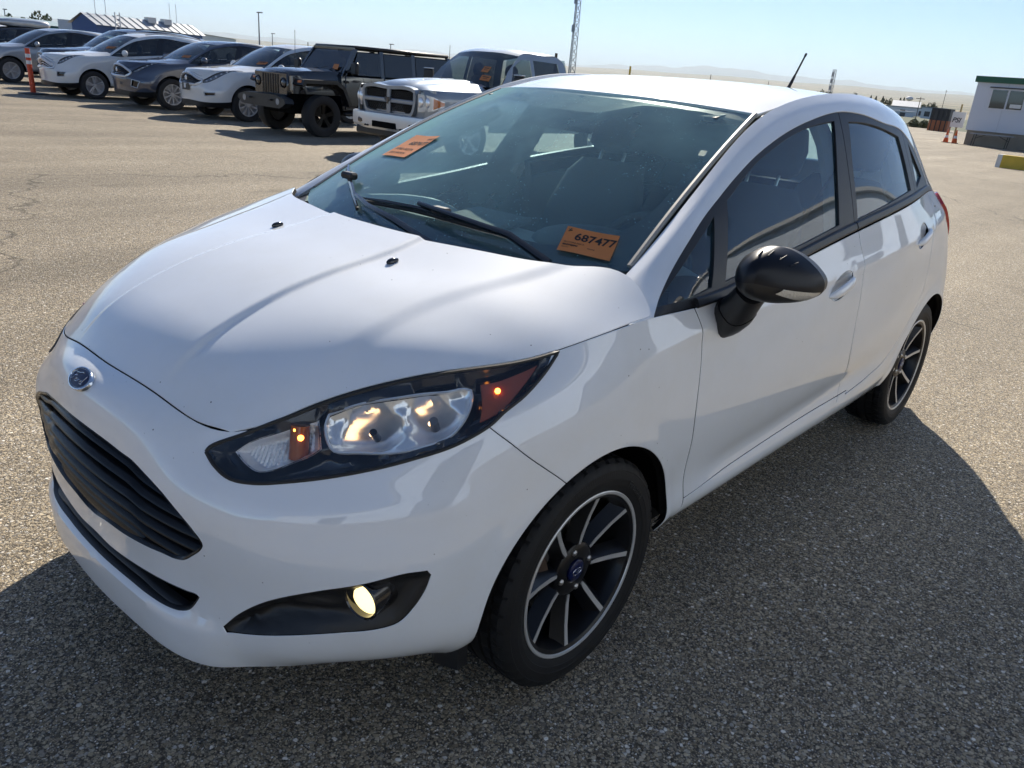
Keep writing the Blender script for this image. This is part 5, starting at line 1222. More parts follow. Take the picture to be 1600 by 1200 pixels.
def suv(name,label,cat,group,x0,y0,paint,nose=.95,wb=2.80,tail=1.0,wy=1.07,rw=.36,roof=1.75,belt=1.11,hoodf=1.05,cowl=-.28,hdr=-1.20,lamps=None,grill=None,fogs=None,style=(5,.10,False,.0),rimm=None,rails=False,glass=None,black_low=True,rgl=.30):
    root=empty(name,(x0,y0,gz(x0-1.3,y0)),0);tag(root,label,cat,group)
    kx=[-3.3,-2.489,0,.835];vx=[-(wb+tail),-wb,0,nose];hx_=[-3.15,-2.75,-2.2,-.885,.015,.77];hv=[-(wb+tail-.04),-(wb+tail-.13),-wb-.18,hdr,cowl,nose-.01]
    kz=[.15,.302,.655,.784,.92,1.0,1.38,1.46];vz=[.22,rw+.02,rw+.40,hoodf,belt,belt+.085,roof-.10,roof]
    def warp(P):
        P=np.atleast_2d(np.array(P,float));sh=P.shape;Q=P.reshape(-1,3).copy();x,y,z=Q.T.copy()
        t=sstep((z-.66)/.16);Q[:,0]=np.interp(x,kx,vx)*(1-t)+np.interp(x,hx_,hv)*t;Q[:,1]=y*wy;Q[:,2]=np.interp(z,kz,vz);return Q.reshape(sh)
    def wp(p,mirror):q=Patch(warp(p.G0.reshape(-1,3)).reshape(p.G0.shape),mirror);q.sgn=1;return q
    b=wp(HREF['B'],True);hd=wp(HREF['H'],True);ws=wp(HREF['W'],True);up=wp(HREF['U'],False);rf=wp(HREF['R'],True)
    def cr(L):
        L=np.array(L,float);return np.stack([np.interp(L[:,0],np.arange(len(b.ku)),b.ku),np.interp(L[:,1],np.arange(len(b.kv)),b.kv)],1)
    def arc(cx):
        a=np.linspace(0,math.pi,24);R=rw+.05;P=[(cx+R*math.cos(t),.83*wy,rw+.01+R*math.sin(t)) for t in a];uv=b.inv(P);return np.concatenate([[[uv[0,0],-.02]],uv,[[uv[-1,0],-.02]]])
    arcs=[arc(0),arc(-wb)];holes=list(arcs);lm=resample(cr(lamps),.03,corner=45);holes.append(lm)
    gs=[]
    for gd in grill:
        p=cr(gd);p=np.concatenate([[[-.01,p[0,1]]],p,[[-.01,p[-1,1]]]]);gs.append(resample(p,.04,corner=50));holes.append(gs[-1])
    fg=[resample(cr(f),.03,corner=45) for f in(fogs or [])];holes+=fg
    S=lambda T,i=0:b.inv(warp(T)[i:])
    s1=S(T_seam_fdoor);s1=np.concatenate([[[s1[0,0],b.V+.01]],s1]);s2=S(T_seam_bdoor,1);s2=np.concatenate([[[s2[0,0],b.V+.01]],s2]);s3=S(T_seam_rdoor);s3=np.concatenate([[[s3[0,0],b.V+.01]],s3[:7]])
    low=cr([(0,1.25),(2,1.2),(4,1.3),(5.6,1.45)]);low[0,0]=-.01;low2=np.array([[s1[-1,0]-.02,b.kv[1]*1.02],[s3[-1,0]+.05,b.kv[1]*1.02]]);low3=cr([(12.9,1.2),(16.99,1.2)])
    st=[strip(resample(L,.05,False),.008) for L in(s1,s2,s3,low2)]
    if black_low:st+=[strip(resample(low,.05,False),.006)]
    out=resample(np.array([[0,0],[b.U,0],[b.U,b.V-.002],[0,b.V-.002]]),.06,smooth=False)
    uv,t=triang(out,holes,st,.055);cc=components(t,len(uv));ctr=b.raw(uv[t].mean(1)[:,0],uv[t].mean(1)[:,1])
    def add(nm,V,F,m,par=None,**k):
        obj(nm,V,F,m,par or root,**k);obj(nm,*mir(V,F),m,par or root,**k)
    for c in set(cc):
        k=cc==c
        if k.sum()<6:continue
        m3=ctr[k].mean(0);u2,t2=sub(uv,t[k]);V,F=shell(b,u2,t2,flange=.012)
        lowp=m3[2]<rw+.02
        if m3[0]>.55 and lowp:V,F=both(V,F);obj('lower_valance',V,F,M_blk,root)
        elif lowp and k.sum()<500:add('sill_cladding',V,F,M_blk)
        elif -wb*.15-.1>m3[0]>-wb*.58:add('front_door',V,F,paint)
        elif -wb*.58>=m3[0]>-wb*.93 and k.sum()<1500:add('rear_door',V,F,paint)
        else:
            V,F=both(V,F);obj('front_body' if m3[0]>-.6 else 'rear_body',V,F,paint,root)
    u2,t2=triang(out,arcs+[lm]+gs+fg,[],.12);V,F=shell(b,u2,t2,off=-.015,flange=0);V,F=both(V,F);obj('gap_shade_backing',V,F,M_liner,root)  # added black backing that keeps the panel gaps dark
    u2,t2=triang(patch_outer(hd,.004,.06),[],[],.06);V,F=shell(hd,u2,t2,centre=True);V,F=both(V,F);obj('hood',V,F,paint,root)
    u2,t2=triang(patch_outer(rf,.001,.1),[],[],.1);V,F=shell(rf,u2,t2,centre=True);V,F=both(V,F);obj('roof',V,F,paint,root)
    u2,t2=triang(patch_outer(ws,.001,.1),[],[],.1);V,F=shell(ws,u2,t2,flange=0);V,F=both(V,F);obj('windshield',V,F,M_glassd,root)
    dl_=up.inv(warp(T_dlo[2:]));dl_=dl_[dl_[:,1]>.02];tp=up.inv(warp([(-.17,.797,.918)]))[0,0]
    do=resample(np.concatenate([[[tp,-.01],[tp,.008]],dl_[::-1],[[dl_[0,0]+.03,.012],[dl_[0,0]+.03,-.01]]]),.05,corner=50)
    u2,t2=triang(resample(np.array([[0,.001],[up.U,.001],[up.U,up.V],[0,up.V]]),.06,smooth=False),[do],[],.06);V,F=shell(up,u2,t2,flange=.015);add('side_frame',V,F,paint)
    wn=[resample(up.inv(warp(T)),.05,corner=45) for T in(T_win_front,T_win_tri,T_win_rear,T_win_quarter)]
    so_=do.copy();so_[:,1]=np.maximum(so_[:,1],.002);so_[:,0]=np.maximum(so_[:,0],tp)
    u2,t2=triang(inset(so_,.002),wn,[],.06);V,F=shell(up,u2,t2,off=-.004,flange=0);add('window_surround',V,F,M_gblk)
    for i,w in enumerate(wn):
        u2,t2=triang(w,[],[],.1);V,F=shell(up,u2,t2,off=-.009,flange=0);add('side_window',V,F,M_glassd if i<2 else M_glassp)
    hgw=Patch(warp(HT.G0.reshape(-1,3)).reshape(HT.G0.shape),True);hgw.sgn=1;u2,t2=triang(patch_outer(hgw,.001,.1),[],[],.1);V,F=shell(hgw,u2,t2,centre=True);V,F=both(V,F);obj('tailgate',V,F,paint,root)
    tlp=resample(b.inv(warp([(-2.74,.71,1.01),(-2.80,.70,.93),(-2.90,.70,.83),(-2.99,.65,.85),(-2.985,.60,.95),(-2.90,.62,1.02),(-2.80,.65,1.045)])),.04);u2,t2=triang(tlp,[],[],.06);V,F=shell(b,u2,t2,off=.012,flange=.016);add('tail_lamp',V,F,M_red)
    # headlamps
    for s_ in(1,-1):
        fl=(lambda V,F:(V,F)) if s_>0 else mir;L=empty('headlight',(0,0,0),0,root)
        u2,t2=triang(lm,[],[],.04);V,F=shell(b,u2,t2,off=0,flange=0);obj('lens',*fl(V,F),M_lens,L)
        V,F=shell(b,u2,t2,off=-.03,flange=0);obj('housing',*fl(V,F),M_lamph,L)
        ins=inset(lm,.03);cx,cy=ins.mean(0);k=0
        ul=np.linspace(lm[:,0].min()+.10*(np.ptp(lm[:,0])),lm[:,0].min()+.72*np.ptp(lm[:,0]),6)
        for u_ in ul:
            mids=[vtop(u_,lm,True),vtop(u_,lm,False)]
            if None in mids:continue
            hh=abs(mids[0]-mids[1]);p=b.P(np.array([u_]),np.array([sum(mids)/2]),-.012)[0];mb=MB();mb.ell(p,(.028,.028,max(.012,hh*.26)),10,6);obj('lamp_module',*fl(np.array(mb.v),mb.f),M_lampc,L)
        am=lm[:,0]>lm[:,0].min()+.72*np.ptp(lm[:,0])
        if am.sum()>3:
            u2,t2=triang(inset(np.array(sorted_poly(lm[am])),.004),[],[],.05)
            if len(t2):
                V,F=shell(b,u2,t2,off=-.012,flange=0);obj('side_marker',*fl(V,F),M_ambr,L)
        mb=tube_on(b,lm,0,.006);obj('lamp_rim',*fl(np.array(mb.v),mb.f),M_rub,L)
    # grille openings
    for gi,gp in enumerate(gs):
        Gr=empty('grille',(0,0,0),0,root);g2=gp.copy();g2[:,0]=np.maximum(g2[:,0],0)
        keep=np.r_[True,np.linalg.norm(np.diff(g2,axis=0),axis=1)>1e-5];g2=g2[keep];u2,t2=triang(g2,[],[],.06);V,F=shell(b,u2,t2,off=-.045,flange=0);V,F=both(V,F);obj('grille_mesh',V,F,M_grl,Gr)
        gg=gp[gp[:,0]>=0];gg=np.concatenate([[[0,gg[0,1]]],gg,[[0,gg[-1,1]]]]);mb=tube_on(b,gg,.010,.028,6,False);V,F=both(np.array(mb.v),mb.f);obj('grille_frame',V,F,M_trimc,Gr)
        for fr_ in np.arange(.15,.95,rgl):
            us=np.linspace(0,gp[:,0].max()*.98,20);pts=[(u_,vtop(u_,gp,False)+(vtop(u_,gp,True)-vtop(u_,gp,False))*fr_) for u_ in us if vtop(u_,gp,True) is not None]
            if len(pts)<3:continue
            mb=tube_on(b,np.array(pts),-.02,.012,6,False);V,F=both(np.array(mb.v),mb.f);obj('grille_bar',V,F,M_trimc if rgl>.25 else M_gblk,Gr)
    p=b.raw(np.array([0.]),np.array([gs[0][:,1].mean()]))[0];mb=MB();mb.ell(p+[.006,0,0],(.008,.085 if rgl>.25 else .05,.034 if rgl>.25 else .05),16,8);mb.build('badge',M_trimc,root)
    for f in fg:
        u2,t2=triang(f,[],[],.05);V,F=shell(b,u2,t2,off=-.03,flange=0);add('fog_recess',V,F,M_gblk);mb=tube_on(b,f,.002,.010);add('fog_trim',np.array(mb.v),mb.f,M_trimc)
    # wheels, mirrors, handles, rails, floor
    for cx in(0,-wb):
        for s_ in(1,-1):bg_wheel(root,cx,s_*(.83*wy-.115),rw,style,rimm=rimm)
    mb=MB();mb.box((-wb/2,0,rw+.02),(wb+1.2,1.5*wy*.88,.12));mb.box((-wb/2-.3,0,belt-.35),(wb*.7,1.4*wy,.5));mb.build('floor_pan',M_liner,root)  # upper box is a dark filler added so the glass looks dark
    for s_ in(1,-1):
        Mr=empty('wing_mirror',(0,0,0),0,root);pm=up.raw(np.array([tp+.34]),np.array([.03]))[0];mb=MB();mb.ell(pm+[0,.15,.07],(.07,.12,.085),14,8);(mb if s_>0 else mb.mirrored()).build('mirror_cap',paint,Mr);mb=MB();mb.tube([pm+[0,-.01,.0],pm+[0,.06,.02],pm+[0,.12,.06]],.03,8);(mb if s_>0 else mb.mirrored()).build('mirror_arm',M_gblk,Mr)
        for xx in(-1.21,-2.08):
            pp=warp([(xx,.86,.87 if xx>-2 else .945)])[0];mb=MB();mb.ell(pp+[0,.0,0],(.11,.022,.02),12,6);(mb if s_>0 else mb.mirrored()).build('door_handle',paint if paint is not PD else M_trimc,root)
        if rails:
            e=rf.P(np.full(20,rf.U-.04),np.linspace(rf.V*.12,rf.V*.92,20),.045);mb=MB();mb.tube(e,.018,8);(mb if s_>0 else mb.mirrored()).build('roof_rail',M_trimc if paint is PW else M_gblk,root)
        hb_=warp([(-1.35,.37,1.13)])[0];mb=MB();mb.ell(hb_+[0,0,0],(.06,.13,.10),12,8);mb.ell(hb_+[-.02,0,-.35],(.10,.24,.32),14,8);(mb if s_>0 else mb.mirrored()).build('front_seat',M_seat,root)
    mb=MB();cp=warp([(-.35,0,.94)])[0];mb.box(cp,(.5,1.3*wy,.10),None,.04);mb.build('dashboard',M_int,root)
    return root,ws,b
def sorted_poly(P):
    c=P.mean(0);return P[np.argsort(np.arctan2(P[:,1]-c[1],P[:,0]-c[0]))]
def sheet(root,ws,u,v,w,h,label,name='windshield_tag',s_=1,m=None):
    """small orange lot card on a windshield"""
    c=[(u-w/2,v-h/2),(u+w/2,v-h/2),(u+w/2,v+h/2),(u-w/2,v+h/2)];c=np.array(c);P=ws.P(c[:,0],c[:,1],.010)*[1,s_,1]+np.array(root.location)
    N=np.cross(P[1]-P[0],P[2]-P[0]);N/=np.linalg.norm(N);N*=np.sign(N[2]);mb=MB();mb.add(np.concatenate([P,P+N*.002]),[(3,2,1,0),(4,5,6,7),(0,1,5,4),(1,2,6,5),(2,3,7,6),(3,0,4,7)])
    o=mb.build(name,m or M_orange,None,smooth=False);tag(o,label,'paper card','orange lot cards on parked vehicles')
    c=(P[0]+P[1])/2;d1=(P[1]-P[0]);d2=(P[3]-P[0])
    for k,(f,wd,ht) in enumerate(((.62,.7,.16),(.34,.5,.08))):
        q=[P[0]+d1*(.5-wd/2)+d2*f,P[0]+d1*(.5+wd/2)+d2*f,P[0]+d1*(.5+wd/2)+d2*(f+ht),P[0]+d1*(.5-wd/2)+d2*(f+ht)];obj('print_line',[p+N*.004 for p in q],[(0,1,2,3)],M_ink,o,smooth=False)
    return o
GRP='vehicles parked in the row behind the white hatchback'
r_,w_,b_=suv('sport_utility_vehicle','white SUV with chrome two-bar grille beside the orange delineator post','car',GRP,-7.75,-22.2,PW,wy=1.07,rw=.355,
    lamps=[(2.75,5.05),(3.4,4.95),(4.6,5.15),(5.5,5.6),(5.3,5.82),(4.2,5.72),(3.0,5.55)],grill=[[(0,5.55),(2.1,5.45),(2.25,5.15),(0,5.05)],[(0,4.95),(2.35,4.95),(2.3,4.2),(1.7,3.9),(0,3.9)]],fogs=[[(2.8,2.4),(3.9,2.5),(4.2,3.3),(2.9,3.3)]],style=(5,.09,False,.13),rails=True,rgl=.32)
sheet(r_,w_,.50,.28,.24,.10,'orange lot card on the windshield of the white SUV beside the orange post')
r_,w_,b_=suv('sport_utility_vehicle','slate blue SUV with a dark chrome-edged pentagon grille between two white SUVs','car',GRP,-8.4,-19.25,PB,wy=1.09,rw=.37,roof=1.72,
    lamps=[(2.35,5.0),(3.5,4.95),(4.8,5.25),(5.8,5.72),(4.8,5.78),(3.6,5.55),(2.4,5.38)],grill=[[(0,5.5),(1.85,5.45),(2.25,5.0),(1.6,3.8),(0,3.6)]],fogs=[[(2.3,2.2),(3.2,2.0),(3.7,3.1),(2.6,3.3)]],style=(10,.045,False,.05),rgl=.16)
sheet(r_,w_,.52,.20,.20,.10,'orange lot card on the windshield of the slate blue SUV')
r_,w_,b_=suv('sport_utility_vehicle','white SUV with a silver grille bar and front plate next to the black off-roader','car',GRP,-8.75,-16.4,PW,nose=1.0,wb=2.85,wy=1.12,rw=.37,roof=1.76,
    lamps=[(2.25,4.85),(3.6,4.85),(5.0,5.2),(5.9,5.7),(4.5,5.74),(3.2,5.5),(2.25,5.3)],grill=[[(0,5.4),(2.0,5.36),(2.12,4.95),(1.4,3.9),(0,3.75)]],fogs=[[(2.6,2.2),(3.9,2.4),(3.95,2.85),(2.5,2.75)]],style=(10,.05,False,.045),rgl=.16)
sheet(r_,w_,.55,.20,.22,.10,'orange lot card on the windshield of the white SUV beside the black off-roader')
mb=MB();pp=b_.raw(np.array([.0]),np.array([b_.V*.46]))[0];mb.box(pp+[.02,0,0],(.012,.31,.155),None,.004);mb.build('front_plate',mat('dark_plate',(.02,.02,.02),.4),r_)
mb=MB();mb.box(pp+[.028,-.02,.01],(.004,.08,.09),None,.0);mb.build('plate_print',mat('plate_white',(.7,.7,.7),.5),r_)
r_,w_,b_=suv('sport_utility_vehicle','tall dark navy SUV with black roof rails behind the first white SUV','car',GRP,-8.9,-25.5,PD,nose=1.0,wb=3.0,tail=1.15,wy=1.16,rw=.40,roof=1.90,belt=1.20,hoodf=1.12,
    lamps=[(2.6,5.05),(3.4,4.95),(4.6,5.15),(5.3,5.5),(4.2,5.72),(3.0,5.55)],grill=[[(0,5.4),(2.3,5.3),(2.3,4.3),(0,4.2)]],style=(6,.10,False,0),rails=True)
r_,w_,b_=suv('sport_utility_vehicle','silver SUV mostly hidden behind the dark navy SUV','car',GRP,-7.9,-28.9,PG,wy=1.12,rw=.38,roof=1.74,
    lamps=[(2.6,5.05),(3.4,4.95),(4.6,5.15),(5.3,5.5),(4.2,5.72),(3.0,5.55)],grill=[[(0,5.4),(2.3,5.3),(2.3,4.5),(0,4.4)]],style=(6,.10,False,0),rgl=.2)
r_,w_,b_=suv('sport_utility_vehicle','black SUV carrying a roof box near the left edge','car','vehicles at the far left of the lot',-8.2,-34.5,PK,wy=1.1,rw=.38,roof=1.72,
    lamps=[(2.6,5.05),(3.4,4.95),(4.6,5.15),(5.3,5.5),(4.2,5.72),(3.0,5.55)],grill=[[(0,5.4),(2.3,5.3),(2.3,4.5),(0,4.4)]],style=(6,.10,True,0),rgl=.2)
mb=MB();V=[];F=[]
for i,(x,a,h) in enumerate(((0,.12,.05),(.15,.30,.10),(.6,.38,.16),(1.3,.38,.17),(1.8,.34,.15),(1.95,.2,.06))):
    for j in range(12):
        t=2*np.pi*j/12;V.append((-1.3-x,a*math.copysign(abs(math.cos(t))**.6,math.cos(t)),.13+h*math.copysign(abs(math.sin(t))**.6,math.sin(t))))
F=[(i*12+j,i*12+(j+1)%12,(i+1)*12+(j+1)%12,(i+1)*12+j) for i in range(5) for j in range(12)]+[tuple(range(12))[::-1],tuple(range(60,72))]
mb.add(V,F);o=mb.build('roof_box',PG,None,sharp=50,loc=(-8.2,-34.5,1.72+gz(-9.5,-34)));tag(o,'grey cargo box on the roof of the black SUV','roof box')
r_,w_,b_=suv('sport_utility_vehicle','white SUV with its red tail lamp showing at the far left edge','car','vehicles at the far left of the lot',-8.7,-41.6,PW,wy=1.14,rw=.40,roof=1.86,belt=1.18,hoodf=1.1,
    lamps=[(2.6,5.05),(3.4,4.95),(4.6,5.15),(5.3,5.5),(4.2,5.72),(3.0,5.55)],grill=[[(0,5.4),(2.3,5.3),(2.3,4.5),(0,4.4)]],style=(6,.10,True,0),rgl=.2,rimm=M_rimb)
# ------------------------------------------------------------------ black off-roader
M_glassj=glass_mat('dark_tinted_glass',(.045,.055,.065),dust=.012)
def jeep(x0,y0):
    J=empty('off_road_vehicle',(x0,y0,gz(x0-1.3,y0)),0);tag(J,'boxy black off-roader with slotted grille and knobby tyres between white SUV and silver pickup','car',GRP)
    P=PK;wb=3.0
    def B_(name,m,*boxes,bev=.02,par=None):
        mb=MB()
        for c,d,*r in boxes:mb.box(c,d,r[0] if r else None,bev)
        return mb.build(name,m,par or J,sharp=40)
    # tub sides, hood, cowl
    mb=MB();mb.prism([(-.52,.52),(-3.55,.52),(-3.62,.70),(-3.62,1.20),(-.50,1.18),(-.50,.70)],1,-.80,.80);mb.build('body_tub',P,J,sharp=30)
    V=[];st=[(.56,.56,1.12,1.17),(.50,.60,1.13,1.215),(.2,.64,1.14,1.25),(-.30,.70,1.15,1.275),(-.56,.73,1.16,1.285)]
    F=[]
    for x,w,zs,zt in st:V+=[(x,-w,.80),(x,-w,zs),(x,-w+.06,zt-.02),(x,-w*.45,zt+.012),(x,0,zt+.018),(x,w*.45,zt+.012),(x,w-.06,zt-.02),(x,w,zs),(x,w,.80)]
    for i in range(len(st)-1):
        for j in range(8):F.append((i*9+j,i*9+j+1,(i+1)*9+j+1,(i+1)*9+j))
    F.append(tuple(range(9)));mb=MB();mb.add(V,F);mb.build('hood',P,J,sharp=35)
    # grille with seven slots and round lamps
    G=empty('grille',(0,0,0),0,J)
    B_('grille_panel',P,((.60,0,.93),(.05,1.18,.50)),bev=.03,par=G)
    for k in range(7):B_('grille_slot',M_grl,((.628,(k-3)*.088,.955),(.012,.052,.36)),bev=.012,par=G)
    for s_ in(1,-1):
        H_=empty('headlight',(0,0,0),0,J);mb=MB();mb.lathe([(.098,-.05),(.098,.02),(.08,.03)],c=(.62,s_*.455,.985),axis=0,n=24);mb.build('lamp_bezel',M_gblk,H_);mb=MB();mb.ell((.622,s_*.455,.985),(.03,.078,.078),18,10);mb.build('lamp_lens',M_lampd,H_)
        # flared fenders
        mb=MB();pf=[(.52,.98),(.46,1.08),(-.30,1.09),(-.50,.98),(-.66,.62),(-.60,.60),(-.45,.92),(-.28,1.02),(.42,1.01),(.46,.95)];mb.prism(pf,1,s_*.60,s_*.94);mb.build('front_fender',M_blk,J,sharp=30)
        mb=MB();pf=[(-wb+.55,.62),(-wb+.40,.98),(-wb+.20,1.08),(-wb-.30,1.08),(-wb-.52,.85),(-wb-.48,.82),(-wb-.27,1.0),(-wb+.17,1.0),(-wb+.34,.93),(-wb+.49,.62)];mb.prism(pf,1,s_*.76,s_*.94);mb.build('rear_fender',M_blk,J,sharp=30)
        B_('side_marker',M_ambr,((.485,s_*.80,1.035),(.03,.12,.05)),bev=.008)
        B_('side_step',M_blk,((-1.5,s_*.86,.46),(2.0,.14,.07)))
        # doors with recessed seams, hinges and handles
        for k,(xa,xb) in enumerate(((-.58,-1.55),(-1.58,-2.42))):
            D=B_('front_door' if k==0 else 'rear_door',P,(((xa+xb)/2,s_*.805,.86),(abs(xa-xb)-.02,.03,.66)),bev=.012);B_('door_handle',M_blk,((xb+.12,s_*.835,1.08),(.16,.03,.04)),par=D)
            for zz in(1.08,.72):B_('hinge',M_blk,((xa-.03,s_*.825,zz),(.11,.02,.05)),par=D)
        # greenhouse glass
        tilt=.055
        for xa,xb,xt,m_ in((-.74,-1.52,-.95,M_glassj),(-1.62,-2.38,-1.62,M_glassp),(-2.50,-3.50,-2.50,M_glassp)):
            q=[(xa,s_*.795,1.22),(xb,s_*.795,1.22),(xb,s_*.725,1.66),(xt,s_*.725,1.66)];obj('side_window',[(x,y+s_*.012,z) for x,y,z in q],[(0,1,2,3)],m_,J,smooth=False)
        for a,b in(((-.56,1.18),(-.92,1.71)),((-1.57,1.18),(-1.57,1.71)),((-2.44,1.18),(-2.44,1.71)),((-3.58,1.18),(-3.50,1.71))):
            mb=MB();mb.add([(a[0]-.05,s_*.80,a[1]),(a[0]+.05,s_*.80,a[1]),(b[0]+.05,s_*.72,b[1]),(b[0]-.05,s_*.72,b[1]),(a[0]-.05,s_*.74,a[1]),(a[0]+.05,s_*.74,a[1]),(b[0]+.05,s_*.66,b[1]),(b[0]-.05,s_*.66,b[1])],[(0,1,2,3),(7,6,5,4),(0,4,5,1),(1,5,6,2),(2,6,7,3),(3,7,4,0)]);mb.build('pillar',P,J,sharp=30)
        Mr=B_('wing_mirror',M_blk,((-.68,s_*1.0,1.34),(.10,.20,.24)),bev=.03);B_('mirror_arm',M_blk,((-.66,s_*.86,1.28),(.06,.16,.05)),par=Mr)
        for cx in(0,-wb):bg_wheel(J,cx,s_*.80,.405,(5,.13,True,.07),.26,.235,M_rimb)
    for s_ in(1,-1):
        mb=MB();mb.box((-1.3,s_*.36,1.38),(.14,.42,.34),None,.05);mb.build('front_seat',M_seat,J)
    B_('tub_and_window_block',M_liner,((-2.0,0,1.0),(2.9,1.5,.40)),((-2.55,0,1.43),(1.95,1.32,.50)),bev=.0)  # upper black box added to block the view through and darken the windows
    B_('roof',M_blk,((-2.22,0,1.745),(2.62,1.46,.07)),bev=.03)
    mb=MB();mb.add([(-.54,-.70,1.24),(-.54,.70,1.24),(-.90,.66,1.70),(-.90,-.66,1.70)],[(0,1,2,3)]);mb.build('windshield',M_glassj,J)
    mb=MB();mb.box((-.55,0,1.225),(.05,1.46,.06));mb.box((-.905,0,1.715),(.06,1.38,.05));mb.build('windshield_frame',P,J)
    mb=MB();mb.tube([(-.50,.10,1.26),(-.56,.45,1.31)],.01,6);mb.build('wiper',M_blk,J);mb=MB();mb.tube([(-.50,-.45,1.26),(-.56,-.10,1.31)],.01,6);mb.build('wiper',M_blk,J)
    # bumper, skid, hooks
    mb=MB();mb.prism([(-.82,.70),(-.86,.62),(-.66,.52),(.66,.52),(.86,.62),(.82,.70),(.5,.76),(-.5,.76)],0,.66,.86);o=mb.build('front_bumper',M_blk,J,sharp=25)
    for s_ in(1,-1):
        mb=MB();mb.tube([(.86,s_*.38-.04,.66),(.91,s_*.38-.04,.66),(.91,s_*.38+.04,.66),(.86,s_*.38+.04,.66)],.014,8);mb.build('tow_hook',M_blk,o);mb=MB();mb.lathe([(.0005,.02),(.06,.02),(.06,0)],c=(.845,s_*.60,.64),axis=0,n=16);mb.build('fog_lamp',M_lamph,o)
    B_('underbody',M_liner,((-1.5,0,.52),(3.9,1.1,.20)),((.2,0,.75),(.8,1.0,.4)),bev=.0)
    B_('tail_panel',P,((-3.62,0,.9),(.06,1.6,.6)))
    q=[(-.575,.40,1.30),(-.575,.58,1.30),(-.625,.575,1.40),(-.625,.40,1.40)];loc=np.array(J.location);mb=MB();A=np.array(q)+loc+[.012,0,.004];mb.add(np.concatenate([A,A+[.002,0,.001]]),[(3,2,1,0),(4,5,6,7),(0,1,5,4),(1,2,6,5),(2,3,7,6),(3,0,4,7)])
    tag(mb.build('windshield_tag',M_orange,None,smooth=False),'orange lot card on the windshield of the black off-roader','paper card','orange lot cards on parked vehicles')
    mb=MB();mb.tube([(-.45,-.76,1.2),(-.46,-.76,2.0)],.005,6);mb.build('aerial',M_blk,J)
    return J
jeep(-8.5,-13.15)
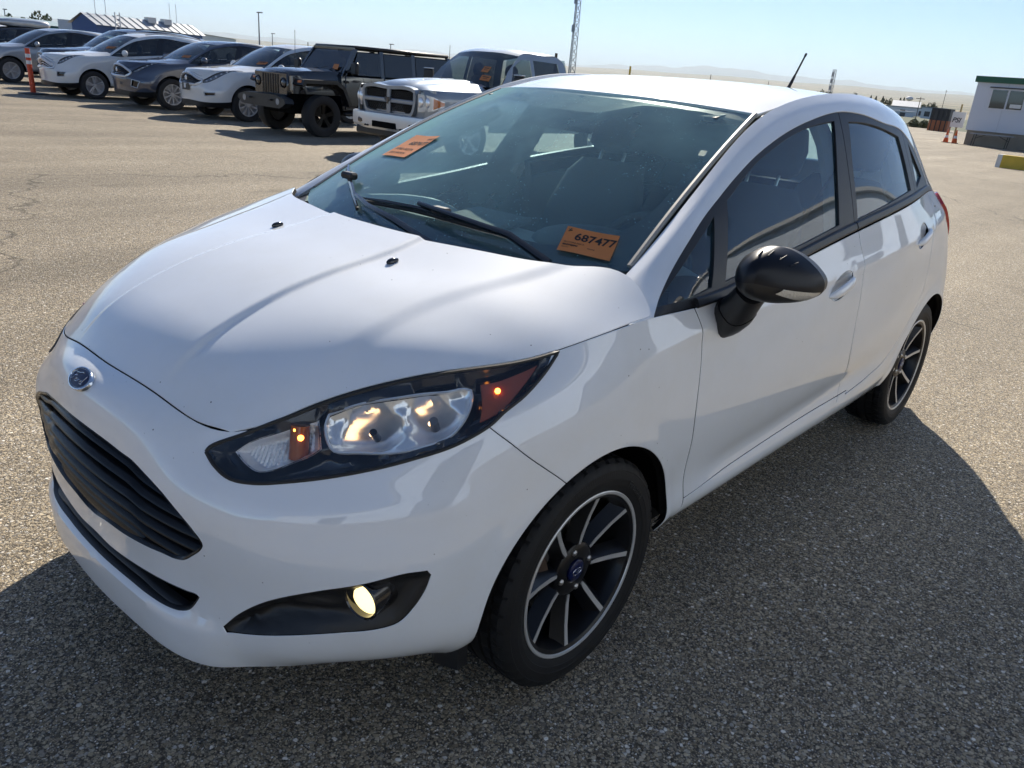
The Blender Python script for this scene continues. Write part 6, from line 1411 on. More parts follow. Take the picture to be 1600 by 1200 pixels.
# ------------------------------------------------------------------ silver pickup
def pickup(x0,y0):
    T=empty('pickup_truck',(x0,y0,gz(x0-1.3,y0)),0);tag(T,'silver crew-cab pickup with a crosshair grille and chrome bumper behind the hatchback windshield','pickup truck',GRP)
    P=PS;wb=3.57;nx=1.0
    # lower body: columns nose corner -> tail; rows rocker -> shoulder
    xs=[.93,.80,.45,0,-.6,-1.3,-2.2,-3.0,-3.7,-4.3,-4.75];hw=[.86,.945,.985,.995,.99,.99,.99,.99,.99,.98,.96]
    rows=[]
    for dz,dy in((.50,-.05),(.62,-.015),(.80,0),(.98,-.005),(1.08,-.025),(1.14,-.075)):
        rows.append([(x,w+dy,(dz if x<.7 else max(dz,.66))+(0.10 if (x<-2.6 and dz>1.1) else .0)) for x,w in zip(xs,hw)])
    b=Patch(rows,False);b.sgn=1
    def arc(cx):
        a=np.linspace(0,math.pi,22);Pp=[(cx+.50*math.cos(t),.99,.45+.47*math.sin(t)) for t in a];uv=b.inv(Pp);return np.concatenate([[[uv[0,0],-.03]],uv,[[uv[-1,0],-.03]]])
    def vseam(x,za=.55,zb=1.16):
        uv=b.inv([(x,.99,z) for z in(za,.8,1.0,zb)]);uv[-1,1]=b.V+.01;uv[0,1]=-.01 if za<.56 else uv[0,1];return strip(resample(uv,.06,False),.010)
    out=resample(np.array([[0,0],[b.U,0],[b.U,b.V],[0,b.V]]),.08,smooth=False)
    uv,t=triang(out,[arc(0),arc(-wb)],[vseam(-.62),vseam(-1.68),vseam(-2.62),vseam(-2.85)],.07);cc=components(t,len(uv))
    for c in set(cc):
        k=cc==c
        if k.sum()<5:continue
        u2,t2=sub(uv,t[k]);V,F=shell(b,u2,t2,flange=.015);mx=V[:,0].mean();nm='fender' if mx>-.4 else 'front_door' if mx>-1.6 else 'rear_door' if mx>-2.6 else 'bed_side'
        for q in((V,F),mir(V,F)):obj(nm,q[0],q[1],P,T)
    # hood: high centre with two folds
    hx=[.94,.86,.6,.2,-.25,-.62];hg=[]
    for x,zc,ze,w in zip(hx,(1.150,1.20,1.25,1.285,1.305,1.315),(1.105,1.12,1.13,1.14,1.15,1.16),(.80,.87,.90,.915,.915,.90)):
        hg.append([(x,0,zc),(x-.005,.22,zc-.004),(x-.01,.42,zc-.03),(x-.02,.62,zc-.05),(x-.04,w-.1,ze+.02),(x-.07,w,ze)])
    h=Patch(hg,True);h.sgn=1;h.disp=lambda u,v,p:.016*sstep((.40-abs(p[:,1]))/.05)*sstep((.85-p[:,0])/.3)-.010*sstep((.16-abs(p[:,1]))/.05)*sstep((.8-p[:,0])/.3)
    uv,t=triang(patch_outer(h,.003,.05),[],[],.045);V,F=shell(h,uv,t,centre=True,flange=.03);V,F=both(V,F);obj('hood',V,F,P,T)
    # nose panel around the grille
    mb=MB();V=[];F=[];ys=[-.93,-.88,-.6,-.3,0,.3,.6,.88,.93]
    for z in(.70,.80,1.0,1.10,1.14):
        for y in ys:V.append((.93-.30*max(0,abs(y)-.45)**1.6-.03*(z-.7)+ (0 if abs(y)<.9 else -.06),y,z))
    for i in range(4):
        for j in range(8):F.append((i*9+j,i*9+j+1,(i+1)*9+j+1,(i+1)*9+j))
    mb.add(V,F);mb.build('nose_panel',P,T,sharp=60)
    G=empty('grille',(0,0,0),0,T)
    def ring(poly,x,th,dp,m,nm):
        p=np.array(poly);i_=inset(p,th);n=len(p);V=[(x-dp,a,b) for a,b in p]+[(x,a,b) for a,b in inset(p,th*.15)]+[(x,a,b) for a,b in inset(p,th*.85)]+[(x-dp,a,b) for a,b in i_];F=[]
        for k in range(3):
            for i in range(n):F.append((k*n+i,k*n+(i+1)%n,(k+1)*n+(i+1)%n,(k+1)*n+i))
        mb=MB();mb.add(V,F);return mb.build(nm,m,G,sharp=40)
    gp=resample(np.array([(-.675,1.115),(-.62,1.15),(0,1.162),(.62,1.15),(.675,1.115),(.69,.98),(.645,.77),(.59,.705),(.48,.685),(-.48,.685),(-.59,.705),(-.645,.77),(-.69,.98)]),.05,corner=60)
    ring(gp,.985,.075,.09,PS,'grille_surround');mb=MB();mb.prism([tuple(q) for q in inset(gp,.02)],0,.90,.925);mb.build('grille_back',M_liner,G)
    mb=MB();mb.box((.965,0,.92),(.05,.09,.42),None,.015);mb.build('grille_crossbar',PS,G);mb=MB();mb.box((.962,0,.925),(.05,1.30,.07),None,.015);mb.build('grille_crossbar',PS,G)
    hm=mat('black_honeycomb_mesh',(.014,.014,.015),.4)
    for sy in(1,-1):
        for z0,z1 in((.97,1.075),(.775,.88)):
            mb=MB()
            for r in range(4):
                for k in range(10):
                    cy=sy*(.075+.053*k+(.025 if r%2 else 0));cz=z0+(z1-z0)*(r+.5)/4
                    mb.lathe([(.026,0),(.026,.014),(.020,.014),(.020,0)],c=(.935,cy,cz),axis=0,n=6)
            mb.build('grille_insert',hm,G,sharp=20)
    # emblem: simple horned head on the crossing
    mb=MB();mb.prism([(-.035,.05),(.035,.05),(.025,0),(.012,-.055),(-.012,-.055),(-.025,0)],0,0,.012);mb.tube([(.006,.02,.045),(.008,.055,.05),(.008,.065,.01),(.008,.045,-.01)],.009,6);mb.tube([(.006,-.02,.045),(.008,-.055,.05),(.008,-.065,.01),(.008,-.045,-.01)],.009,6);mb.build('emblem',M_lampd,G,loc=(.992,0,.925))
    for s_ in(1,-1):
        L=empty('headlight',(0,0,0),0,T);pl_=[(.955,.715),(.935,.79),(.895,.875),(.83,.945),(.74,.985),(.64,1.0)];nl=len(pl_)
        def strip_(off,z0s,z1s,i0=0,i1=nl):
            V=[];d=np.array(pl_[i0:i1])
            for (x,y),z0,z1 in zip(d,z0s[i0:i1],z1s[i0:i1]):
                n_=np.array([1-.55*(y-.65)/.35,.2+.8*(y-.65)/.35]);n_/=np.linalg.norm(n_)
                V+=[(x+n_[0]*off,s_*(y+n_[1]*off),z0),(x+n_[0]*off,s_*(y+n_[1]*off),z1)]
            return V,[(2*i,2*i+2,2*i+3,2*i+1) if s_>0 else (2*i,2*i+1,2*i+3,2*i+2) for i in range(i1-i0-1)]
        lo=[.80,.80,.81,.83,.87,.90];hi_=[1.075,1.07,1.06,1.04,1.01,.98]
        obj('lamp_bucket',*strip_(.006,lo,hi_),M_lampc,L);obj('lens',*strip_(.022,lo,hi_),M_lens,L)
        obj('side_marker',*strip_(.012,[z+.02 for z in lo],[z-.02 for z in hi_],3,6),M_ambr,L)
        for (x,y) in((.94,.765),(.895,.87)):
            mb=MB();mb.ell((x+.002,s_*y,.945),(.03,.058,.085),14,8);mb.build('reflector',M_chrome,L)
        Mr=empty('wing_mirror',(0,0,0),0,T);mb=MB();mb.box((-.95,s_*1.16,1.35),(.12,.24,.26),None,.045);mb.build('mirror_head',M_blk,Mr);mb=MB();mb.box((-.95,s_*1.16,1.475),(.10,.20,.02),None,.008);mb.build('mirror_cap',M_trimc,Mr);mb=MB();mb.box((-.93,s_*1.0,1.26),(.08,.16,.07),None,.02);mb.build('mirror_arm',M_blk,Mr)
        # cab side: frame with glass
        cab_=[(-.62,.93,1.15),(-1.0,.80,1.62),(-1.40,.745,1.84),(-2.4,.745,1.845),(-2.62,.77,1.74),(-2.72,.93,1.18)]
        C_=np.array(cab_);pl=np.array([(-.68,1.16),(-.985,1.52),(-1.335,1.79),(-1.46,1.84),(-2.42,1.84),(-2.60,1.75),(-2.72,1.18)])
        def side_y(x,z):return np.interp(z,[1.15,1.4,1.62,1.85],[.935,.885,.815,.74])
        def sp_(poly,off,name,m_,holes=(),th=.02):
            pr=resample(np.array(poly),.08,smooth=False);u2,t2=triang(pr,[resample(np.array(hh),.06,smooth=False) for hh in holes],[],.09);V=np.array([(x,s_*(side_y(x,z)+off),z) for x,z in u2]);obj(name,V,[tuple(k) if s_<0 else tuple(k)[::-1] for k in t2],m_,T,sharp=60)
        wf=[(-.98,1.20),(-1.62,1.20),(-1.62,1.74),(-1.38,1.735),(-1.14,1.60)];wr=[(-1.71,1.20),(-2.50,1.20),(-2.40,1.73),(-1.71,1.745)]
        sp_([tuple(k) for k in pl],0,'cab_side',P,[wf,wr]);sp_(wf,-.012,'side_window',M_glassd);sp_(wr,-.012,'side_window',M_glassp)
        for xx in(-1.45,-2.40):
            mb=MB();mb.ell((xx,s_*1.0,1.06),(.12,.02,.022),12,6);mb.build('door_handle',P,T)
        for cx in(0,-wb):bg_wheel(T,cx,s_*.87,.40,(5,.11,False,.06),.27,.255)
        mb=MB();mb.ell((-1.55,s_*.42,1.52),(.07,.15,.13),12,8);mb.ell((-1.58,s_*.42,1.15),(.12,.27,.34),14,8);mb.build('front_seat',M_seat,T)
    # windshield, roof
    wg=[[(-.60,0,1.24),(-.62,.5,1.225),(-.68,.925,1.18)],[(-.93,0,1.56),(-.94,.45,1.55),(-.985,.842,1.52)],[(-1.26,0,1.83),(-1.28,.42,1.82),(-1.335,.757,1.79)]]
    w=Patch(wg,True);w.sgn=1;uv,t=triang(patch_outer(w,.001,.1),[],[],.1);V,F=shell(w,uv,t,flange=0);V,F=both(V,F);obj('windshield',V,F,M_glassd,T)
    rg=[[(-1.26,0,1.835),(-1.28,.42,1.825),(-1.335,.757,1.79)],[(-1.46,0,1.885),(-1.46,.45,1.878),(-1.46,.744,1.84)],[(-2.0,0,1.895),(-2.0,.45,1.888),(-2.0,.744,1.842)],[(-2.45,0,1.885),(-2.45,.45,1.878),(-2.42,.744,1.84)],[(-2.66,0,1.82),(-2.66,.45,1.81),(-2.60,.772,1.75)]]
    rr=Patch(rg,True);rr.sgn=1;uv,t=triang(patch_outer(rr,.001,.1),[],[],.1);V,F=shell(rr,uv,t,centre=True,flange=.02);V,F=both(V,F);obj('roof',V,F,P,T)
    mb=MB();mb.add([(-2.66,-.74,1.8),(-2.66,.74,1.8),(-2.75,.90,1.15),(-2.75,-.90,1.15)],[(0,1,2,3)]);mb.build('rear_glass',M_glassd,T)
    mb=MB();mb.box((-.58,0,1.16),(.06,1.75,.16));mb.box((-3.75,0,.85),(1.95,1.7,.1));mb.box((-1.2,0,.75),(3.6,1.5,.3));mb.box((-.75,0,1.19),(.35,1.7,.1),None,.03);mb.build('floor_pan',M_liner,T)
    mb=MB();mb.box((-4.77,0,.95),(.06,1.85,.60),None,.02);mb.box((-3.72,.95,1.245),(2.05,.09,.03),None,.01);mb.box((-3.72,-.95,1.245),(2.05,.09,.03),None,.01);mb.build('tailgate',P,T)
    # chrome bumper with black lower valance
    V=[];F=[];ys=np.linspace(-1,1,17)
    for y in ys:
        xb=1.06-.30*max(0,abs(y)-.45)**1.5
        for dx,z in((-.06,.715),(0,.70),(.012,.60),(0,.50),(-.05,.44),(-.12,.44)):V.append((xb+dx,y,z))
    for i in range(16):
        for j in range(5):F.append((i*6+j,i*6+j+1,(i+1)*6+j+1,(i+1)*6+j))
    mb=MB();mb.add(V,F);bu=mb.build('front_bumper',M_trimc,T,sharp=30)
    mb=MB();mb.box((1.02,0,.53),(.12,.62,.10),None,.01);mb.build('bumper_opening',M_liner,bu)
    for s_ in(1,-1):
        mb=MB();mb.box((.98,s_*.66,.56),(.14,.16,.09),None,.02);mb.build('fog_lamp',M_lampd,bu);mb=MB();mb.tube([(1.0,s_*.46-.03,.50),(1.08,s_*.46-.03,.49),(1.08,s_*.46+.03,.49),(1.0,s_*.46+.03,.50)],.015,8);mb.build('tow_hook',M_blk,bu)
    mb=MB();mb.box((.86,0,.40),(.25,1.75,.14),None,.03);mb.build('valance',M_blk,T)
    sheet(T,w,.50,.22,.20,.12,'orange lot card low on the windshield of the silver pickup');sheet(T,w,.40,.42,.16,.14,'orange lot card hung in the middle of the silver pickup windshield')
    return T
pickup(-8.6,-9.2)
# ------------------------------------------------------------------ land beyond the lot
def field_mat():
    m=bpy.data.materials.new('prairie_fields');m.use_nodes=True;nt=m.node_tree;b=nt.nodes['Principled BSDF'];tc=nt.nodes.new('ShaderNodeTexCoord');L=nt.links.new
    mp=nt.nodes.new('ShaderNodeMapping');mp.inputs['Scale'].default_value=(.0016,.0007,1);mp.inputs['Rotation'].default_value=(0,0,.5);L(tc.outputs['Object'],mp.inputs[0])
    v=nt.nodes.new('ShaderNodeTexVoronoi');v.inputs['Scale'].default_value=1;L(mp.outputs[0],v.inputs[0])
    cr=nt.nodes.new('ShaderNodeValToRGB');L(v.outputs['Color'],cr.inputs[0]);e=cr.color_ramp.elements;cr.color_ramp.interpolation='CONSTANT'
    e[0].color=(.20,.155,.085,1);e[1].position=.8;e[1].color=(.11,.11,.06,1)
    for p,c in((.2,(.25,.20,.115)),(.4,(.17,.145,.08)),(.55,(.28,.225,.13)),(.7,(.085,.10,.05))):
        k=e.new(p);k.color=(*c,1)
    n=nt.nodes.new('ShaderNodeTexNoise');n.inputs['Scale'].default_value=.01;n.inputs['Detail'].default_value=8;L(tc.outputs['Object'],n.inputs[0])
    mr=nt.nodes.new('ShaderNodeMapRange');mr.inputs[3].default_value=.65;mr.inputs[4].default_value=1.3;L(n.outputs[0],mr.inputs[0])
    mx=nt.nodes.new('ShaderNodeMix');mx.data_type='RGBA';mx.blend_type='MULTIPLY';mx.inputs['Factor'].default_value=1;L(cr.outputs[0],mx.inputs['A']);L(mr.outputs[0],mx.inputs['B']);L(mx.outputs['Result'],b.inputs['Base Color']);b.inputs['Roughness'].default_value=.95
    return m
HAZ=[-180,-172,-164,-156,-150,-146,-143,-127,-105,-60,180];HEL=[1.0,1.0,1.02,1.06,1.05,1.0,.92,.84,.80,.8,.8]
def land_z(r,az):
    az=math.degrees(math.atan2(math.sin(az),math.cos(az)));el=np.interp(az,HAZ,HEL)+.03*math.sin(az*.9+1)+.02*math.sin(az*2.3);top=12000*math.tan(R_(el))
    pts=[(0,-.05),(60,-.80),(135,-1.5),(200,-1.6),(330,-.7),(700,1.8),(1500,8),(3000,24),(6000,.30*top),(9000,.66*top),(12000,top),(14000,top*.9),(20000,top*.5)]
    return np.interp(r,[p[0] for p in pts],[p[1] for p in pts])
azs=np.radians(np.linspace(-180,180,181));rs=[70,110,160,240,400,700,1100,1700,2500,3500,5000,6500,8000,9500,10800,12000,13000,14500,20000]
V=[(r*math.cos(a)+1.4,r*math.sin(a)+1.7,land_z(r,a)) for r in rs for a in azs[:-1]];n=180
F=[(i*n+j,i*n+(j+1)%n,(i+1)*n+(j+1)%n,(i+1)*n+j) for i in range(len(rs)-1) for j in range(n)];F=[f[::-1] for f in F]
tag(obj('terrain',V,F,field_mat(),sharp=180),kind='structure')
# far mountain range, a closed ridge body
rnd=random.Random(5);mv=[];ang=np.radians(np.linspace(-180,-100,321))
def ridge(a):
    h=0
    for f,k,p in((9,.30,1.),(23,.28,.3),(51,.22,2.1),(117,.16,.7),(240,.09,1.9)):h+=k*(1-abs(((a*f/math.pi+p)%2)-1))*2
    d_=math.degrees(a);base=np.interp(d_,[-180,-166,-158,-150,-143,-127,-110,-100],[520,560,720,800,640,540,500,480]);return base*(.72+.36*h*.62)
rows=[(29000,-.1),(30500,.35),(31500,.7),(32000,1.0),(33500,.5),(36000,0)]
V=[(r*math.cos(a),r*math.sin(a),60+ridge(a+.004*math.sin(r))*k*(1+.12*math.sin(a*300+r*.01)*(k<1))) for r,k in rows for a in ang];n=len(ang);F=[(i*n+j,i*n+j+1,(i+1)*n+j+1,(i+1)*n+j)[::-1] for i in range(5) for j in range(n-1)]
tag(obj('mountain_range',V,F,mat('mountain_rock',(.16,.17,.17),.9,var=(.0008,.4)),sharp=180),kind='structure')
# ------------------------------------------------------------------ placing by bearing and distance from the camera position
CX,CY,CZ=1.3728,1.7034,1.4081
def at(az,d,el=None):
    a=R_(az);x,y=CX+d*math.cos(a),CY+d*math.sin(a);return (x,y,gz(x,y) if el is None else CZ+d*math.tan(R_(el)))
def gtop(d,el):return CZ+d*math.tan(R_(el))
# ------------------------------------------------------------------ building that faces the side of the car (seen only as a reflection in its windows)
M_clad=mat('pale_metal_cladding',(.66,.77,.92),.55,var=(.6,.05));M_dock=mat('dark_dock_door',(.035,.038,.042),.5)
Wb=empty('warehouse',(0,0,0));tag(Wb,'pale metal warehouse reflected in the side windows of the hatchback','building')
mb=MB();mb.box((-12,17,3.2),(90,14,6.6));mb.build('wall',M_clad,Wb,smooth=False)
mb=MB();mb.box((-12,17,6.62),(90.6,14.6,.22));mb.build('roof',mat('roof_flashing',(.5,.5,.48),.4,.3),Wb,smooth=False)
for x in(-34,-24,-9,4,17):
    mb=MB();mb.box((x,9.97,2.05),(4.2,.10,4.1));d=mb.build('dock_door',M_dock,Wb,smooth=False)
    for z in(.7,1.4,2.1,2.8,3.5):
        mb=MB();mb.box((x,9.90,z),(4.1,.03,.05));mb.build('door_rib',M_liner,d,smooth=False)
for x in(-28.5,-17,-2,11):
    mb=MB();mb.cyl((x,12,6.6),(x,12,8.2),.22,n=12);mb.cyl((x,12,8.2),(x,12,8.5),.34,.30,n=12);mb.build('roof_vent',M_alloy,Wb)
# ------------------------------------------------------------------ white site trailer with green trim
TR=empty('site_trailer',(0,0,0));tag(TR,'white office trailer with green roof trim and sliding window at the right edge','building')
tc_=np.array([-57.8,-12.5]);gd=gz(-58,-12)
def tb(c,d,name,m,par=None,bev=0.):mb=MB();mb.box(c,d,None,bev);return mb.build(name,m,par or TR,smooth=False)
tb((-61.2,-4.5,gd+2.35),(6.4,16,2.9),'wall',mat('trailer_siding',(.66,.68,.72),.5,bump=(40,.1)));
tb((-61.2,-4.5,gd+.46),(6.2,15.8,.92),'skirting',mat('plywood_skirting',(.30,.26,.20),.8,var=(2,.2)))
tb((-61.2,-4.5,gd+3.96),(6.7,16.3,.36),'roof_trim',mat('green_trim',(.015,.10,.055),.5))
for k in range(1,9):tb((-57.985,-12.5+k*1.78,gd+2.35),(.03,.05,2.88),'siding_batten',mat('trailer_batten',(.58,.60,.64),.5))
wd=tb((-57.97,-10.6,gd+2.85),(.06,2.0,1.25),'window',mat('window_frame_white',(.7,.7,.72),.4))
for y in(-11.08,-10.12):tb((-57.935,y,gd+2.85),(.03,.86,1.08),'pane',mat('window_pane_dark',(.02,.024,.03),.05,coat=1.),wd)
tb((-57.91,-10.05,gd+2.5),(.01,.62,.22),'paper_notice',mat('notice_paper',(.75,.74,.70),.7),wd)
tb((-57.9,-10.6,gd+3.52),(.12,2.2,.06),'window_hood',M_blk,wd)
FT=empty('folding_table',(0,0,0));tag(FT,'grey folding table against the trailer skirting','table')
tb((-57.2,-10.7,gd+.74),(.75,2.4,.05),'tabletop',mat('table_grey',(.33,.33,.34),.6),FT)
for y in(-11.65,-9.75):
    for x in(-57.5,-56.9):
        mb=MB();mb.tube([(x,y,gd+.72),(x,y-.06,gd)],.02,6);mb.build('leg',M_rub,FT)
    mb=MB();mb.tube([(-57.2,y,gd+.45),(-57.2,-10.7+(y+10.7)*.4,gd+.70)],.015,6);mb.build('brace',M_rub,FT)
mb=MB();mb.lathe([(.30,0),(.36,.75),(.39,.78),(.39,.86),(.0005,.92)],axis=2,n=20);tag(mb.build('waste_bin',mat('black_bin',(.015,.015,.016),.5),None,loc=(-56.9,-8.1,gd)),'black waste bin beside the office trailer','bin')
# cones and sign
def cone(x,y,lab):
    o=empty('traffic_cone',(x,y,gz(x,y)));tag(o,lab,'cone','traffic cones by the sign');mb=MB();mb.lathe([(.17,.03),(.12,.30),(.115,.31)],axis=2,n=18);mb.lathe([(.085,.47),(.03,.82),(.0005,.83)],axis=2,n=18);mb.build('cone_body',mat('cone_orange',(.75,.13,.02),.5),o);mb=MB();mb.lathe([(.1155,.31),(.085,.47)],axis=2,n=18);mb.build('reflective_band',mat('cone_band',(.75,.74,.72),.4),o);mb=MB();mb.box((0,0,.015),(.42,.42,.035),None,.01);mb.build('base',M_rub,o)
cone(-57.9,-13.45,'traffic cone left of the two below the PSI sign');cone(-57.6,-12.85,'traffic cone right of the two, against the trailer corner')
SG=empty('sandwich_sign',(-58.6,-13.2,gd));tag(SG,'white sign lettered PSI on a wooden post by the trailer corner','sign')
mb=MB();mb.box((0,0,1.2),(.09,.09,2.4));mb.build('post',mat('weathered_wood',(.35,.27,.13),.8,var=(6,.3)),SG,smooth=False);mb=MB();mb.box((.08,0,1.45),(.03,.80,.95),None,.005);mb.build('sign_board',mat('sign_white',(.72,.72,.70),.5),SG,smooth=False)
cu=bpy.data.curves.new('t','FONT');cu.body='PSI';cu.size=.42;cu.extrude=.003;cu.shear=.25;cu.offset=.006;to=bpy.data.objects.new('t',cu);col.objects.link(to);bpy.context.view_layer.update();me=bpy.data.meshes.new_from_object(to.evaluated_get(bpy.context.evaluated_depsgraph_get()));bpy.data.objects.remove(to)
for v in me.vertices:v.co=(.102+v.co.z,-.36+v.co.x,1.28+v.co.y)
obj('lettering',me,None,M_ink,SG)
# yellow and white parking block
PB_=empty('parking_block',(-31.2,-3.4,gz(-31,-4)));tag(PB_,'faded yellow concrete parking block at the right edge','parking block')
mb=MB();mb.prism([(-.28,0),(.28,0),(.20,.42),(-.20,.42)],1,-1.35,1.6);mb.build('block',mat('faded_yellow_paint',(.62,.42,.05),.75,var=(3,.35)),PB_,smooth=False);mb=MB();mb.prism([(-.283,0),(.283,0),(.203,.424),(-.203,.424)],1,-1.40,-1.25);mb.build('white_end',mat('white_end_paint',(.7,.69,.64),.7),PB_,smooth=False)
mb=MB();mb.cyl((0,.2,.40),(.25,.45,1.5),.05,n=8);mb.build('stake',M_alloy,PB_)
# dark skip with orange lower half
CN=empty('skip_container',(-110,-27.9,gz(-110,-27)));tag(CN,'black and orange skip container beyond the sign','container')
mb=MB();mb.box((0,0,.62),(1.8,2.2,1.25));mb.build('orange_base',mat('skip_orange',(.42,.13,.045),.6,var=(1.5,.2)),CN,smooth=False);mb=MB();mb.box((0,0,1.95),(1.77,2.17,1.4));mb.build('dark_body',mat('skip_black',(.02,.022,.025),.5),CN,smooth=False)
for y in(-.8,-.27,.27,.8):
    mb=MB();mb.box((.92,y,1.3),(.06,.10,2.6));mb.build('rib',M_blk,CN,smooth=False)
# ------------------------------------------------------------------ delineator post
DP=empty('delineator_post',(-6.63,-22.5,gz(-6.6,-22)));tag(DP,'orange delineator post with white bands at the left end of the row','post')
mb=MB();mb.cyl((0,0,.03),(.02,0,1.12),.065,.055,16);mb.build('tube',mat('delineator_orange',(.66,.075,.02),.5),DP)
for z in(.78,.94):
    mb=MB();mb.cyl((.02*z,0,z-.045),(.02*z,0,z+.045),.0645,.0635,16);mb.build('reflective_band',mat('cone_band',(.75,.74,.72),.4),DP)
mb=MB();mb.lathe([(.36,0),(.35,.03),(.12,.05),(.0005,.05)],axis=2,n=20);mb.build('base',M_rub,DP)
# ------------------------------------------------------------------ buildings at the left
M_navy=mat('navy_metal_siding',(.030,.085,.24),.5,var=(1,.1));M_proof=mat('ribbed_metal_roof',(.42,.44,.46),.4,.5)
NB=empty('blue_building',(0,0,0));tag(NB,'navy blue metal building with pale ribbed roof at the left horizon','building')
p0=np.array(at(-112.0,150)[:2]);p1=np.array(at(-117.9,166)[:2]);ex_=(p1-p0)/np.linalg.norm(p1-p0);ey_=np.array([ex_[1],-ex_[0]]);ey_*=np.sign(ey_@p0)
Lb=np.linalg.norm(p1-p0);zb=gz(*p0)-1.2;ze=gtop(155,.88);zr=gtop(155,1.42)
def NBp(a,b,z):q=p0+ex_*a+ey_*b;return (q[0],q[1],z)
wid=5.2
V=[NBp(0,0,zb),NBp(Lb,0,zb),NBp(Lb,wid,zb),NBp(0,wid,zb),NBp(0,0,ze),NBp(Lb,0,ze),NBp(Lb,wid,ze),NBp(0,wid,ze),NBp(0,wid/2,zr),NBp(Lb,wid/2,zr)]
obj('wall',V,[(0,1,5,4),(1,2,6,9,5),(2,3,7,6),(3,0,4,8,7)],M_navy,NB,smooth=False)
rf_=[NBp(-.4,-.5,ze-.05),NBp(Lb+.4,-.5,ze-.05),NBp(Lb+.4,wid/2,zr+.12),NBp(-.4,wid/2,zr+.12),NBp(-.4,wid+.5,ze-.05),NBp(Lb+.4,wid+.5,ze-.05)]
obj('roof',rf_,[(0,1,2,3),(3,2,5,4)],M_proof,NB,smooth=False)
for k in range(14):
    a=Lb*(k+.5)/14;mb=MB();mb.tube([NBp(a,-.5,ze+.0),NBp(a,wid/2,zr+.17)],.06,4);mb.build('roof_rib',mat('roof_rib_grey',(.36,.38,.40),.4,.5),NB)
for k in range(4):
    a=1.2+k*5.2;q=[NBp(a,-.06,ze-2.6),NBp(a+1.5,-.06,ze-2.6),NBp(a+1.5,-.06,ze-1.2),NBp(a,-.06,ze-1.2)];obj('window',q,[(0,1,2,3)],mat('pale_window',(.25,.30,.36),.2),NB,smooth=False)
mb=MB()
for s_ in(0,.9):mb.tube([NBp(3.2+s_,-.6,zb),NBp(3.2+s_,-.6,zr+.6)],.10,5)
for z in np.arange(zb+.4,zr+.6,.55):mb.tube([NBp(3.2,-.6,z),NBp(4.1,-.6,z)],.07,4)
mb.build('roof_ladder',M_alloy,NB)
for a in(2.4,4.4,18.,19.5):
    mb=MB();mb.tube([NBp(a,wid/2,zr),NBp(a,wid/2,zr+3.2)],.05,5);mb.build('mast',M_alloy,NB)
for a in(13.,16.5):
    mb=MB();c=NBp(a,wid*.4,zr+.1);mb.box((c[0],c[1],c[2]),(1.4,1.4,.9));mb.build('roof_unit',M_alloy,NB,smooth=False)
WB_=empty('white_warehouse',(0,0,0));tag(WB_,'long white warehouse joined to the navy building','building')
p2=np.array(at(-116.2,170)[:2]);p3=np.array(at(-119.9,215)[:2]);z3=gtop(172,1.02);z4=gtop(215,.70);zb2=-3.
e2=(p3-p2);e2/=np.linalg.norm(e2);n2=np.array([e2[1],-e2[0]]);n2*=np.sign(n2@p2)
obj('wall',[(*p2,zb2),(*p3,zb2),(*p3,z4+.2),(*p2,z3),(*(p2+n2*20),zb2),(*(p3+n2*20),zb2),(*(p3+n2*20),z4+.2),(*(p2+n2*20),z3)],[(0,1,2,3),(1,5,6,2),(4,7,6,5),(0,3,7,4)],mat('white_cladding',(.62,.63,.64),.5),WB_,smooth=False)
obj('roof',[(*(p2-n2*.4),z3+.05),(*(p3-n2*.4),z4+.25),(*(p3+n2*20.4),z4+.25),(*(p2+n2*20.4),z3+.05)],[(0,1,2,3)],M_proof,WB_,smooth=False)
TB=empty('teal_building',(0,0,0));tag(TB,'low teal building with a pale roof at the far left','building')
a0=np.array(at(-105.,170)[:2]);a1=np.array(at(-111.2,185)[:2]);zt=gtop(176,.62)
e3=(a1-a0);e3/=np.linalg.norm(e3);n3=np.array([e3[1],-e3[0]]);n3*=np.sign(n3@a0)
obj('wall',[(*a0,-3),(*a1,-3),(*a1,zt),(*a0,zt),(*(a0+n3*12),-3),(*(a1+n3*12),-3),(*(a1+n3*12),zt),(*(a0+n3*12),zt)],[(0,1,2,3),(1,5,6,2),(4,7,6,5),(0,3,7,4)],mat('teal_siding',(.045,.20,.19),.5),TB,smooth=False)
obj('roof',[(*(a0-n3*.4),zt),(*(a1-n3*.4),zt),(*(a1+n3*6),zt+.9),(*(a0+n3*6),zt+.9),(*(a1+n3*12.4),zt),(*(a0+n3*12.4),zt)],[(0,1,2,3),(3,2,4,5)],mat('pale_teal_roof',(.35,.45,.45),.5),TB,smooth=False)
# box trailer peeking over the cars in front of the blue building
BT=empty('box_trailer',(0,0,0));tag(BT,'white box trailer with faded red panels before the navy building','trailer')
c=np.array(at(-114.4,120));mb=MB();mb.box((c[0],c[1],gtop(120,.30)-1.4),(3.2,4.8,2.8),rotz(R_(-20)),.05);mb.build('box_body',mat('trailer_white',(.62,.60,.58),.5),BT);
for k in(-1,1):
    mb=MB();q=c+np.array([1.62*math.cos(R_(-20))-k*1.1*math.sin(R_(-20))*-1,1.62*math.sin(R_(-20))+k*1.1,0]);mb.box((q[0],q[1],gtop(120,.30)-1.0),(.05,1.0,.7),rotz(R_(-20)));mb.build('red_panel',mat('faded_red',(.35,.08,.06),.6),BT)
